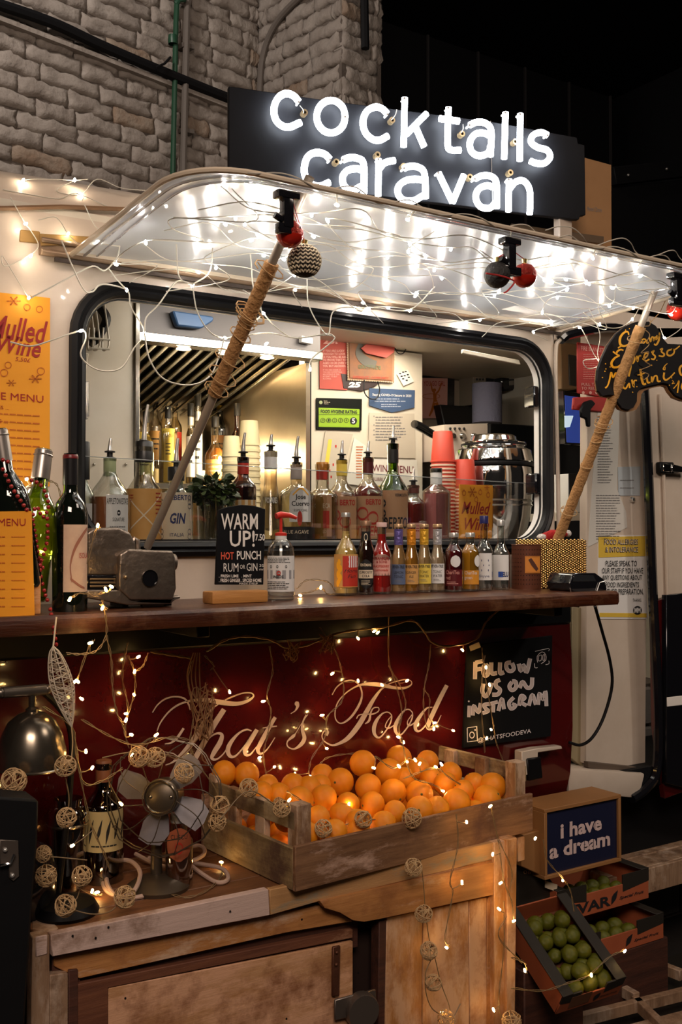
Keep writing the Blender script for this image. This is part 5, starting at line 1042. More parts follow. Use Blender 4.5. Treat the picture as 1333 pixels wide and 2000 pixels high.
cups('tall stack of ivory paper cups under the hood lamp', 487, .80, 822, 34, 868, 1.36, 16, ivory, ivory, name='ivory_cup_stack'); cups('short stack of ivory paper cups left of the tall ivory stack', 452, .80, 852, 30, 890, 1.36, 12, ivory, ivory, name='ivory_cup_stack')
mid = T('mid_counter', 'steel worktop carrying the ivory cup stacks', 'worktop', (1.6, .8, 1.34)); MB().box(ha, hb_ - .03, .68, .91, 1.335, 1.358).build('top', steel, mid, .002)
# backlight behind the cups, a bare warm bulb in a clear jar
q = W(475, 905, y=.95); t = T('jar_lamp', 'glowing bare warm bulb behind the ivory cups', 'lamp', q); MB().ball(q, .028, 16, 10).build('bulb', mat('bulb_glow', (1, .80, .48), .3, emit=30), t); MB().lathe([(.012, -.05), (.014, -.02), (0, -.02)], q, 10).build('socket', silver, t)
lamp('jar_light', 'POINT', q + Vector((0, -.05, .02)), 16, (1, .78, .45), .04)
lamp('header_tube_light', 'AREA', (1.6, .10, 2.03), 5, (1, .92, .80), 1.0, .05, (1.8, .75, 1.4))
lamp('inner_tube_light', 'AREA', (1.9, .5, 2.06), 8, (1, .88, .70), .9, .15, (1.7, .75, 0))
t = T('christmas_ornament', 'red, white and green fabric ornament hanging by the steel side', 'ornament', W(552, 925, y=.85)); rr = random.Random(8)
for m_, n in ((felt, 7), (fluff, 5), (mat('ornament_green', (.04, .12, .04), .8), 5)):
    b = MB(); [b.ball(W(552 + rr.uniform(-12, 10), 925 + rr.uniform(-26, 26), y=.85 + rr.uniform(-.01, .02)), rr.uniform(.012, .018), 10, 6) for k in range(n)]; b.build('fabric_leaf', m_, t)
# notices on the partition (y = .9)
NY_ = .893
def notice(name, lab, poly, m=paper, y=NY_, **k): return card(name, lab, 'notice', poly, y, .002, m, **k)
redp = mat('poster_red', (.42, .065, .045), .6)
t = notice('age_notice', 'red 25 age check notice high on the partition', [(624, 640), (679, 648), (679, 762), (625, 759)], redp)
ptxt(t, lblp, [('25?', 632, 662, 660, 672, 0, dict(bold=.05)), ('IF YOU ARE LUCKY\nENOUGH TO LOOK\n25 YOU WILL BE ASKED\nTO PROVE THAT YOU ARE\nAGED 18 OR OVER WHEN\nYOU BUY ALCOHOL', 631, 690, 683, 717, 0, dict(al='LEFT', bold=.015)), ('IF YOU ARE UNDER 18\nYOU ARE COMMITTING\nAN OFFENCE IF YOU\nATTEMPT TO BUY\nALCOHOL', 631, 668, 721, 741, 0, dict(al='LEFT'))], NY_ - .001)
t = notice('challenge_sticker', 'round black and red 25 sticker below the framed print', [(667, 730), (740, 738), (738, 752), (706, 764), (672, 758)], mat('sticker_black', (.03, .015, .015), .5), .891); ptxt(t, lblw, [('25', 680, 706, 746, 757, 0, dict(bold=.06, shear=.2))], .8895)
t = T('framed_print', 'stamp edged print of a face and banner in brown and red', 'picture', W(725, 700, y=.88)); sl = lambda n, p, yy, m, **k: slab(n, t, p, yy, .004, m, .0004, **k)
sl('backing', [(678, 655), (772, 670), (770, 747), (680, 742)], .886, mat('print_edge', (.30, .16, .09), .7)); sl('print_field', [(683, 660), (768, 673), (766, 743), (684, 738)], .883, mat('print_orange', (.30, .12, .05), .7, col2=(.20, .10, .06), ns=30))
b = MB(); fq = lambda u, v: W(u, -v, y=.8815)
ribbon(b, [(706, -668, 8), (702, -690, 14), (716, -706, 18), (735, -712, 14)], fq); b.build('face_print', mat('print_grey', (.13, .12, .10), .7), t, sm=False)
ptxt(t, mat('ink_olive', (.12, .14, .07), .7), [('GRATITUDE', 700, 745, 712, 720, .05, dict(bold=.02))], .881); ptxt(t, lblr, [('EXPERIENCE - COMMUNITY', 690, 760, 734, 739, .03)], .881)
sl('red_plaque', [(716, 672), (772, 678), (770, 688), (755, 699), (716, 690), (706, 680)], .868, redp)
b = MB(); n = 26
for i in range(n):
    for (a, c), (e, f_) in ((((678, 655), (772, 670))), ((680, 742), (770, 747)), ((678, 655), (680, 742)), ((772, 670), (770, 747))): b.ball(W(a + (e - a) * i / n, c + (f_ - c) * i / n, y=.885), .0024, 6, 4)
b.build('perforation', lbl, t, kind='stuff')
t = T('cord_loop', 'thin black cord loop hanging under the framed print', 'cord', W(727, 765, y=.875)); MB().tube(crom([W(a, c, y=.875) for a, c in ((712, 742), (712, 765), (722, 778), (736, 778), (742, 762), (738, 745))]), .0022, 6).build('loop', black, t); MB().tube(crom([W(a, c, y=.875) for a, c in ((772, 680), (778, 690), (788, 690), (794, 680))]), .0018, 6).build('upper_loop', black, t)
t = notice('scribbled_note', 'small tilted note with black scribbles', [(776, 731), (797, 722), (809, 745), (789, 754)], paper); pr(t, 'scribble', ink, lambda u, v: W(u, -v, y=NY_ - .001), lambda b, f: [rect(b, x, x + 4, -y, -y + 2.4, f) for x, y in ((780, 731), (786, 728), (791, 727), (795, 733), (783, 736), (789, 735), (797, 738), (786, 741), (793, 744))])
t = notice('covid_notice', 'dark blue arrow shaped notice printed with white lines', [(722, 758), (811, 762), (810, 796), (766, 806), (722, 792)], mat('poster_blue', (.055, .09, .17), .4)); ptxt(t, lblw, [('Staying COVID-19 Secure in 2020', 728, 804, 768, 774, .04, dict(bold=.01))], NY_ - .001); pr(t, 'small_print', mat('ink_pale', (.35, .40, .50), .6), lambda u, v: W(u, -v, y=NY_ - .001), lambda b, f: lines(b, 732, 800, -786, -777, 2, f), lambda b, f: lines(b, 745, 788, -796, -788, 2, f))
t = T('hygiene_rating', 'black and green food hygiene rating sticker showing a five', 'sign', W(663, 808, y=NY_)); slab('plate', t, [(618, 777), (708, 779), (707, 841), (618, 839)], NY_, .003, mat('plate_black', (.01, .012, .01), .25)); slab('green_field', t, [(623, 796), (703, 799), (702, 835), (623, 834)], NY_ - .001, .002, mat('rating_green', (.26, .42, .03), .4))
ptxt(t, ink, [('FOOD HYGIENE RATING', 627, 698, 800, 807, .02, dict(bold=.03))], NY_ - .0022)
fq = lambda u, v: W(u, -v, y=NY_ - .0022); b = MB(); [ring(b, (631 + k * 11.5, -821), 4.2, .9, fq, n=12) for k in range(5)]; disc(b, (691, -822), 7, fq); rect(b, 623, 703, -810, -809.4, fq); b.build('rating_marks', ink, t, sm=False)
ptxt(t, ink, [(str(k), 629.5 + k * 11.5, 632.5 + k * 11.5, 818.5, 823.5, 0) for k in range(5)], NY_ - .0022); ptxt(t, lblw, [('5', 688, 694, 817, 827, 0, dict(bold=.03))], NY_ - .003); b = MB(); disc(b, (627, -786), 3.5, fq); b.build('seal_mark', lblg, t, sm=False); ptxt(t, lbl, [('Food\nStandards\nAgency', 633, 645, 782, 790, 0, dict(al='LEFT'))], NY_ - .0022)
t = notice('plastic_wallet', 'clear plastic wallet with a long printed sheet', [(722, 806), (810, 808), (812, 895), (720, 893)], mat('wallet_paper', (.52, .45, .36), .35)); pr(t, 'small_print', grey_ink, lambda u, v: W(u, -v, y=NY_ - .001), lambda b, f: lines(b, 734, 795, -862, -812, 9, f), lambda b, f: [disc(b, (731, -y), 1.3, f, n=8) for y in (813, 830, 840, 849)])
t = notice('wine_menu', 'white wine menu sheet partly behind the green bottle', [(716, 896), (815, 898), (818, 965), (712, 960)], paper, .896); ptxt(t, mat('ink_maroon', (.16, .03, .03), .6), [('WINE MENU', 728, 808, 907, 921, .05, dict(bold=.01)), ('BUBBLES ...', 728, 765, 932, 939, .05)], .895)
t = notice('floor_plan', 'pale sheet with a yellow strip and red marks', [(636, 842), (690, 848), (660, 960), (620, 955)], mat('plan_paper', (.50, .44, .35), .6)); pr(t, 'yellow_strip', lbly, lambda u, v: W(u, -v, y=NY_ - .001), lambda b, f: b.add([f(642, -858), f(649, -858), f(640, -925), f(632, -925)], [(0, 1, 2, 3)])); pr(t, 'red_marks', lblr, lambda u, v: W(u, -v, y=NY_ - .001), lambda b, f: [rect(b, x, x + 3, -y, -y + 5, f) for x, y in ((655, 874), (643, 922), (646, 934), (640, 946), (650, 910))])
t = notice('typed_sheet', 'cream typed sheet hanging crooked left of the wine menu', [(692, 855), (717, 872), (722, 950), (676, 945)], paper, .891); pr(t, 'small_print', red_soft, lambda u, v: W(u, -v, y=.8895), lambda b, f: lines(b, 696, 712, -935, -870, 12, f))
# rear right: poster, pink print, coffee machine, paper roll, boxes (y up to 1.35)
def back(name, lab, cat, poly, y, t_, m, bev=.003): tt = T(name, lab, cat, W(*poly[0], y=y)); slab('body', tt, poly, y, t_, m, bev); return tt
t = back('dark_poster', 'dark glossy photographic poster partly hidden by the pink print', 'poster', [(825, 684), (889, 694), (888, 798), (826, 790)], 1.34, .004, mat('poster_dark', (.02, .017, .016), .25, col2=(.09, .08, .07), ns=9, nd_=.62), .0005)
t = card('pink_print', 'pink print of a hula hoop dancer lettered YOU GO GIRL', 'poster', [(824, 738), (875, 739), (874, 817), (823, 817)], 1.33, .003, lblp)
ptxt(t, lblr, [('YOU GO GIRL', 828, 870, 744, 754, 0, dict(bold=.01))], 1.328); b = MB(); fq = lambda u, v: W(u, -v, y=1.328)
for s in ([(842, -747, 2), (845, -762, 3), (850, -768, 4)], [(863, -748, 2), (858, -762, 3), (853, -768, 4)], [(850, -768, 8), (850, -778, 6), (851, -785, 9)], [(849, -786, 6), (845, -800, 5), (839, -813, 3)], [(853, -786, 6), (857, -800, 5), (860, -813, 3)]): ribbon(b, s, fq)
disc(b, (849, -762), 3.4, fq); ring(b, (843, -774), 17, 1, fq, ry=5); b.build('dancer_print', red_soft, t, sm=False)
t = T('coffee_machine', 'cream coffee machine with round knobs and a black portafilter', 'coffee machine', W(910, 860, y=.75)); zc = WS + .0
slab('casing', t, [(868, 829), (960, 826), (1060, 832), (1060, 900), (868, 900)], .80, .3, cream, .01, seg=2); slab('dark_side', t, [(958, 826), (1060, 832), (1060, 1000), (958, 1000)], .785, .3, black, .004)
for k, px in enumerate((880, 889, 898, 907)): MB().ball(W(px, 837, y=.795), .005).build('push_button', capblk, t)
for px in (884, 903, 925): MB().lathe([(.012, 0), (.014, .004), (.010, .012), (0, .012)], W(px, 852, y=.80), 16, ax=(0, -1, 0)).build('knob', chrome, t)
MB().tube([W(810, 828, y=.62), W(820, 833, y=.64), W(868, 862, y=.72)], [.014, .016, .012], 12).build('portafilter_handle', blackgl, t); slab('drip_body', t, [(868, 900), (958, 900), (958, 1000), (868, 1000)], .82, .28, steel, .004)
t = T('machine_stand', 'dark stand that carries the coffee machine', 'stand', W(930, 1000, y=.95)); slab('stand', t, [(868, 1000), (1080, 1000), (1080, 1200), (868, 1200)], .83, .3, soot, .004)
q = W(952, 826, y=.98); t = T('paper_roll', 'blue grey paper towel roll standing on the coffee machine', 'paper roll', q); zt_ = W(952, 750, y=.98).z; r = 29 * mpp(q); MB().lathe([(0, q.z), (r, q.z), (r, zt_), (r * .3, zt_), (r * .3, zt_ - .02), (0, zt_ - .02)], (q.x, q.y, 0), 28).build('roll', mat('towel_blue', (.17, .17, .24), .95, bump=.4, bs=90), t)
t = back('microwave', 'beige microwave oven behind the paper roll', 'microwave', [(925, 731), (977, 727), (978, 790), (926, 790)], 1.25, .1, mat('appliance_beige', (.28, .23, .17), .5)); slab('display', t, [(950, 735), (966, 734), (966, 746), (950, 747)], 1.247, .004, blackgl); [MB().ball(W(x, 741, y=1.246), .005).build('button', capblk, t) for x in (932, 938, 944)]
t = back('control_unit', 'black control unit with lit pictogram keys', 'control box', [(980, 726), (1040, 720), (1042, 758), (982, 764)], 1.2, .1, blackgl, .008)
for i in range(3):
    for j in range(2): slab('key', t, [(995 + i * 13, 732 + j * 12 - i), (1005 + i * 13, 731 + j * 12 - i), (1005 + i * 13, 740 + j * 12 - i), (995 + i * 13, 741 + j * 12 - i)], 1.197, .002, mat('key_grey', (.25, .22, .18), .5))
t = back('dark_shelf', 'dark shelf recess with kit behind the soup kettle', 'shelf', [(860, 790), (1085, 805), (1085, 905), (868, 900), (868, 826)], 1.28, .05, capblk, .004)
t = T('wall_hook', 'curly black iron hook on the beige rear wall', 'hook', W(945, 712, y=1.33)); MB().tube(crom([W(a, c, y=1.33) for a, c in ((936, 722), (945, 718), (948, 708), (960, 704), (964, 706))]), .008, 8).build('hook', black, t)
# lit strip of the window's inner header
slab('header_strip', cv, [(905, 682), (1015, 703), (1018, 712), (905, 690)], .055, .01, white_in)
# behind the door opening
t = back('door_monitor', 'blue lit screen inside the doorway showing a white box', 'monitor', [(1102, 762), (1150, 770), (1150, 872), (1106, 868)], .35, .03, blackgl, .003); slab('screen', t, [(1104, 772), (1146, 778), (1146, 866), (1108, 864)], .347, .002, mat('screen_blue', (.03, .06, .30), .3, emit=.5)); slab('window_icon', t, [(1104, 812), (1121, 812), (1114, 834), (1104, 835)], .345, .002, mat('screen_white', (.6, .75, .85), .3, emit=.7))
t = back('brown_cabinet', 'narrow brown and black cabinet piece inside the doorway top', 'cabinet', [(1096, 668), (1130, 672), (1130, 760), (1098, 760)], .4, .1, mat('cabinet_tan', (.33, .20, .10), .6)); slab('door', t, [(1112, 692), (1132, 696), (1132, 755), (1114, 752)], .395, .01, mat('cabinet_black', (.05, .045, .04), .5))
t = back('fire_blanket', 'red fire blanket case lettered PULL TAB TO RELEASE', 'fire blanket', [(1128, 668), (1182, 676), (1182, 776), (1128, 768)], .045, .004, mat('safety_red', (.42, .035, .03), .45), .002)
ptxt(t, lblp, [('FIRE BLANKET', 1136, 1180, 676, 684, .1), ('PULL TAB\nTO RELEASE', 1136, 1180, 748, 761, .0, dict(al='LEFT', bold=.01))], .043); pr(t, 'pictogram', lblp, lambda u, v: W(u, -v, y=.043), lambda b, f: lines(b, 1140, 1178, -742, -690, 12, f, h=.15), lambda b, f: [disc(b, (x, -767), 3, f, n=8) for x in (1140, 1154, 1166)])
slab('red_pouch', t, [(1122, 776), (1196, 774), (1196, 806), (1120, 800)], .043, .01, MT['safety_red'], .003)
t = back('black_cloth', 'black cloth hung over the door leaf edge', 'cloth', [(1135, 800), (1142, 785), (1158, 780), (1166, 788), (1156, 800), (1156, 834), (1148, 833), (1146, 818), (1136, 815)], .025, .01, black, .004)
t = back('white_tub', 'white tub and dark lid on a shelf inside the doorway', 'tub', [(1114, 925), (1152, 925), (1150, 1000), (1112, 1002)], .3, .1, white); slab('lid_disc', t, [(1112, 925), (1142, 925), (1128, 960), (1112, 985)], .295, .004, capblk)
slab('door_shelf', cv, [(1108, 1002), (1160, 1002), (1160, 1016), (1108, 1018)], .28, .2, white_in); slab('inner_back', cv, [(1085, 600), (1180, 600), (1180, 1500), (1085, 1500)], .6, .02, soot)
# papers on the door leaf
DP = DY - .002
t = notice('ingredient_list', 'long typed sheet curling off the door leaf, its lower half folded out', [(1168, 806), (1200, 806), (1212, 780), (1206, 955), (1224, 1000), (1226, 1030), (1150, 1068), (1150, 1060), (1158, 940)], mat('paper_cool', (.60, .57, .52), .6), DP)
pr(t, 'small_print', grey_ink, lambda u, v: W(u, -v, y=DP - .001), lambda b, f: lines(b, 1168, 1198, -945, -812, 26, f, h=.3), lambda b, f: lines(b, 1165, 1215, -1055, -965, 18, f, h=.3))
t = notice('address_label', 'small pale blue label beside the door lock', [(1208, 912), (1252, 911), (1251, 968), (1209, 968)], mat('paper_blue', (.46, .50, .53), .6), DP); pr(t, 'small_print', grey_ink, lambda u, v: W(u, -v, y=DP - .001), lambda b, f: lines(b, 1212, 1240, -940, -936, 1, f), lambda b, f: lines(b, 1212, 1240, -955, -951, 1, f))
t = T('allergy_notice', 'white and yellow food allergies notice on the door leaf', 'notice', W(1217, 1128, y=DP)); slab('sheet', t, [(1169, 1046), (1263, 1045), (1266, 1209), (1169, 1209)], DP, .002, lblw, .0003); slab('yellow_band', t, [(1170, 1049), (1261, 1047), (1262, 1086), (1170, 1089)], DP - .001, .001, mat('notice_yellow', (.66, .44, .05), .6), .0002); slab('yellow_foot', t, [(1172, 1197), (1264, 1198), (1264, 1206), (1172, 1205)], DP - .001, .001, MT['notice_yellow'], .0002)
ptxt(t, lbl, [('FOOD ALLERGIES', 1181, 1247, 1053, 1064, .0, dict(bold=.05)), ('& INTOLERANCE', 1183, 1247, 1068, 1079, 0, dict(bold=.05))], DP - .0022, 'white_lettering')
ptxt(t, ink, [('FOOD ALLERGIES', 1181, 1247, 1053.5, 1064, .0, dict(bold=-.005)), ('& INTOLERANCE', 1183, 1247, 1068.5, 1079, 0, dict(bold=-.005)), ('PLEASE SPEAK TO', 1184, 1245, 1095, 1106, 0, dict(bold=.01)), ('OUR STAFF IF YOU HAVE', 1177, 1257, 1109, 1120, 0, dict(bold=.01)), ('ANY QUESTIONS ABOUT', 1177, 1255, 1123, 1134, 0, dict(bold=.01)), ('FOOD INGREDIENTS', 1184, 1249, 1137, 1147, 0, dict(bold=.01)), ('& THEIR PREPARATION.', 1180, 1258, 1150, 1161, 0, dict(bold=.01)), ('THANKS.', 1237, 1254, 1169, 1175, 0)], DP - .0028)
b = MB(); disc(b, (1246, -1192), 8.5, lambda u, v: W(u, -v, y=DP - .0022), n=24); b.build('round_mark', ink, t, sm=False); ptxt(t, lblw, [('MM', 1240, 1252, 1187, 1197, 0, dict(bold=.05))], DP - .003, 'mark_lettering')
# ============================================================ lettering on the caravan side
vinyl = mat('vinyl_cream', (.66, .50, .38), .5)
LY = -.0575
t1 = lambda u, v: W(280 + u / 3.921, 1300 + v / 3.921, y=LY); t2 = lambda u, v: W(600 + u / 4.443, 1290 + v / 4.443, y=LY)
def glyph(name, fn, strokes, par, m, n=7): 
    b = MB(); [ribbon(b, s, fn, n=n) for s in strokes]; return b.build(name, m, par, sm=False, clean=False)
TH = [
 [[(70, 360, 8), (110, 300, 10), (170, 255, 12), (240, 238, 12), (310, 250, 14), (345, 290, 14), (360, 340, 6)], [(105, 505, 6), (130, 440, 10), (190, 360, 12), (260, 305, 14), (340, 275, 16), (430, 262, 26), (520, 268, 34), (620, 285, 38), (720, 292, 30), (800, 270, 22), (845, 235, 12), (825, 210, 10), (760, 212, 10), (680, 240, 12), (625, 265, 10)], [(578, 293, 8), (520, 340, 14), (455, 450, 34), (385, 570, 44), (325, 650, 40), (260, 712, 24), (215, 745, 12), (170, 762, 8)], [(165, 600, 6), (215, 590, 14), (262, 550, 20), (310, 480, 18)]],
 [[(620, 335, 38), (545, 450, 42), (465, 590, 42), (378, 745, 40)], [(445, 640, 8), (500, 560, 12), (560, 520, 14), (602, 530, 26), (588, 590, 38), (545, 660, 36), (525, 708, 24), (560, 718, 14), (610, 680, 10), (655, 615, 8)]],
 [[(830, 500, 8), (790, 490, 14), (730, 520, 16), (670, 590, 30), (648, 650, 34), (668, 695, 26), (712, 688, 14), (780, 610, 10), (830, 530, 8)], [(872, 490, 30), (822, 570, 36), (782, 640, 36), (785, 680, 26), (820, 680, 14), (870, 620, 8)]],
 [[(1012, 395, 26), (950, 500, 32), (902, 590, 34), (878, 645, 30), (900, 675, 18), (950, 640, 10), (1010, 550, 6)], [(915, 478, 6), (970, 470, 12), (1025, 463, 8)]],
 [[(1180, 275, 20), (1178, 292, 36), (1182, 312, 24), (1165, 345, 10), (1130, 368, 6)]],
 [[(1250, 378, 14), (1224, 430, 12), (1218, 490, 22), (1235, 555, 30), (1208, 605, 28), (1155, 638, 12), (1108, 620, 10), (1106, 580, 10), (1150, 540, 24), (1170, 515, 6), (1225, 425, 5), (1262, 374, 5)]]]
for s in TH: glyph('letter', t1, s, cv, vinyl)
FO = [
 [[(218, 298, 8), (260, 230, 10), (330, 182, 12), (400, 175, 12), (455, 215, 14), (478, 290, 14), (460, 370, 20), (400, 470, 20), (340, 527, 16), (288, 545, 10), (250, 510, 10), (245, 440, 10), (270, 360, 10), (330, 290, 10), (400, 240, 12), (480, 208, 20), (570, 205, 34), (660, 215, 36), (750, 235, 26), (840, 240, 20), (900, 215, 12), (908, 185, 8), (870, 165, 8), (800, 175, 10), (720, 200, 10), (650, 245, 14)], [(690, 215, 8), (640, 255, 16), (580, 335, 30), (520, 440, 40), (450, 560, 44), (370, 660, 40), (300, 710, 28), (220, 735, 16), (150, 700, 10), (130, 655, 8), (150, 612, 14), (178, 618, 26), (165, 650, 30)], [(430, 505, 8), (450, 475, 10), (500, 465, 10), (570, 465, 12), (620, 440, 10), (620, 410, 8), (580, 412, 10), (555, 450, 14), (540, 520, 20), (505, 550, 8)]],
 [[(720, 455, 10), (690, 448, 10), (650, 465, 14), (605, 520, 28), (582, 585, 34), (590, 645, 26), (630, 668, 14), (685, 610, 12), (725, 540, 12), (735, 480, 10), (712, 450, 8)], [(735, 480, 8), (695, 530, 8), (682, 578, 10), (718, 585, 12), (765, 555, 8)]],
 [[(900, 430, 10), (872, 424, 10), (838, 442, 14), (795, 505, 28), (768, 570, 34), (775, 625, 26), (812, 645, 14), (865, 590, 12), (908, 515, 12), (915, 455, 10), (892, 428, 8)], [(912, 470, 8), (875, 525, 8), (878, 562, 12), (905, 560, 12), (945, 530, 8)]],
 [[(1090, 405, 8), (1040, 415, 14), (985, 480, 28), (945, 550, 34), (945, 602, 26), (982, 610, 14), (1045, 545, 12), (1095, 470, 8)], [(1215, 215, 34), (1160, 320, 38), (1105, 435, 38), (1058, 540, 38), (1052, 590, 26), (1088, 592, 14), (1132, 540, 8), (1165, 475, 6)]]]
for s in FO: glyph('letter', t2, s, cv, vinyl)
# social board on the panel
t = T('follow_board', 'black board with silver marker words FOLLOW US ON INSTAGRAM', 'board', W(990, 1350, y=-.065))
slab('board', t, [(913, 1262), (1080, 1241), (1077, 1438), (905, 1461)], -.066, .006, MT['chalkboard_black'], .001); slab('tape', t, [(917, 1262), (936, 1254), (940, 1264), (920, 1272)], -.068, .001, lbl, .0001)
marker = mat('marker_silver', (.55, .46, .44), .45); edge_m = mat('marker_edge', (.80, .72, .72), .5)
ti = lambda u, v: W(880 + u / 5.796, 1230 + v / 5.796, y=-.0675); ti2 = lambda u, v: W(880 + u / 5.796, 1230 + v / 5.796, y=-.0671)
w = 34
IG = [[(285, 365, w), (280, 560, w)], [(285, 375, w), (380, 350, w)], [(280, 455, w), (350, 440, w)],
 [(400, 385, w), (372, 440, w), (385, 515, w), (425, 505, w), (425, 430, w), (400, 388, w)], [(465, 370, w), (470, 490, w), (530, 490, w)], [(565, 370, w), (565, 490, w), (610, 480, w)], [(690, 370, w), (640, 380, w), (640, 440, w), (680, 470, w), (720, 440, w), (700, 375, w)], [(775, 385, w), (800, 465, w), (830, 400, w), (865, 480, w), (905, 325, w)],
 [(375, 610, w), (365, 700, w), (400, 755, w), (440, 700, w), (470, 600, w)], [(565, 565, w), (520, 590, w), (520, 640, w), (565, 680, w), (540, 730, w), (475, 735, w)], [(700, 590, w), (670, 640, w), (700, 685, w), (745, 650, w), (740, 590, w), (700, 585, w)], [(785, 660, w), (820, 590, w), (870, 655, w), (920, 640, w), (930, 540, w)],
 [(215, 860, 24), (210, 990, 24)], [(255, 970, 30), (265, 860, 30), (320, 935, 30), (345, 830, 30)], [(440, 840, 30), (385, 850, 30), (400, 890, 30), (430, 920, 30), (365, 945, 30)], [(430, 845, 28), (540, 815, 28)], [(490, 850, 30), (485, 935, 30)], [(545, 920, 30), (585, 780, 30), (610, 900, 30)], [(720, 765, 30), (665, 830, 30), (690, 895, 30), (740, 860, 30), (700, 835, 20)], [(780, 860, 30), (800, 750, 30), (845, 770, 30), (800, 815, 30), (865, 860, 30)], [(890, 860, 30), (930, 735, 30), (970, 850, 30)], [(995, 850, 30), (1010, 720, 30), (1045, 790, 30), (1080, 700, 30), (1090, 865, 30)]]
for s in IG:
    bb = MB(); ribbon(bb, [(a, c, q + 12) for a, c, q in s], ti2, n=5); bb.build('letter_outline', edge_m, t, sm=False, clean=False); bb = MB(); ribbon(bb, s, ti, n=5); bb.build('letter', marker, t, sm=False, clean=False)
bb = MB(); disc(bb, (210, 810), 10, ti); ribbon(bb, [(195, 1110, 10), (300, 1095, 10), (308, 1255, 10), (195, 1270, 10), (192, 1115, 10)], ti, n=1); ring(bb, (246, 1192), 26, 9, ti, ry=34); disc(bb, (282, 1134), 9, ti)
for s in ([(960, 245, 6), (1115, 212, 6), (1115, 240, 6)], [(955, 380, 6), (960, 430, 6), (990, 428, 6)], [(1080, 395, 6), (1118, 385, 6), (1118, 350, 6)], [(990, 370, 7), (985, 300, 7), (1040, 250, 7), (1080, 280, 7), (1085, 340, 7), (1030, 385, 7)], [(1000, 300, 7), (1035, 285, 7), (1030, 345, 7), (1000, 350, 7), (1000, 300, 7)], [(1050, 290, 7), (1068, 280, 7), (1070, 340, 7), (1050, 345, 7), (1050, 290, 7)]): ribbon(bb, s, ti, n=2)
bb.build('marker_drawing', edge_m, t, sm=False, clean=False, kind='stuff')
bb = MB(); txt(bb, '@THATSFOODEVA', lambda u, v: ti(u, -v - .18 * (u - 310)), 310, 915, -1290, -1225); bb.build('handle_lettering', edge_m, t, sm=False)
# hanging espresso sign
GY = -.30
t = T('espresso_sign', 'black car shaped sign with yellow words Creamy Espresso Martini', 'sign', W(1260, 720, y=GY))
tc = lambda u, v, y=GY - .001: W(1150 + u / 7.284, 600 + v / 7.284, y=y)
OUT = [(140, 900), (200, 720), (280, 550), (400, 380), (520, 280), (640, 225), (700, 205), (860, 205), (960, 265), (1030, 370), (1075, 460), (1130, 522), (1220, 525), (1333, 530), (1560, 540), (1680, 640), (1740, 860), (1720, 1150), (1600, 1260), (1500, 1300), (1333, 1290), (1240, 1250), (1175, 1170), (1140, 1090), (1060, 1075), (900, 1110), (745, 1150), (695, 1220), (690, 1340), (640, 1430), (565, 1455), (480, 1430), (420, 1350), (385, 1250), (290, 1245), (200, 1262), (150, 1190), (130, 1050)]
OUT2 = [(140, 900), (200, 720), (280, 550), (400, 380), (520, 280), (640, 225), (700, 205), (860, 205), (960, 265), (1030, 370), (1075, 460), (1130, 522), (1220, 525), (1333, 530), (1560, 540), (1690, 630), (1760, 860), (1740, 1180), (1620, 1310), (1500, 1350), (1333, 1335), (1215, 1290), (1150, 1210), (1110, 1135), (1060, 1120), (900, 1150), (790, 1190), (755, 1240), (740, 1360), (680, 1460), (565, 1490), (450, 1455), (395, 1380), (360, 1285), (290, 1285), (205, 1275), (140, 1190), (125, 1050)]
b = MB(); b.prism([tc(u, v, GY) for u, v in OUT], (0, .008, 0)); b.build('black_face', mat('sign_face_black', (.007, .005, .005), .6, spec=.2), t, sm=False)
b = MB(); b.prism([tc(u, v, GY + .009) for u, v in OUT2], (0, .010, 0)); b.build('wooden_back', mat('sign_wood_edge', (.26, .12, .04), .6), t, sm=False)
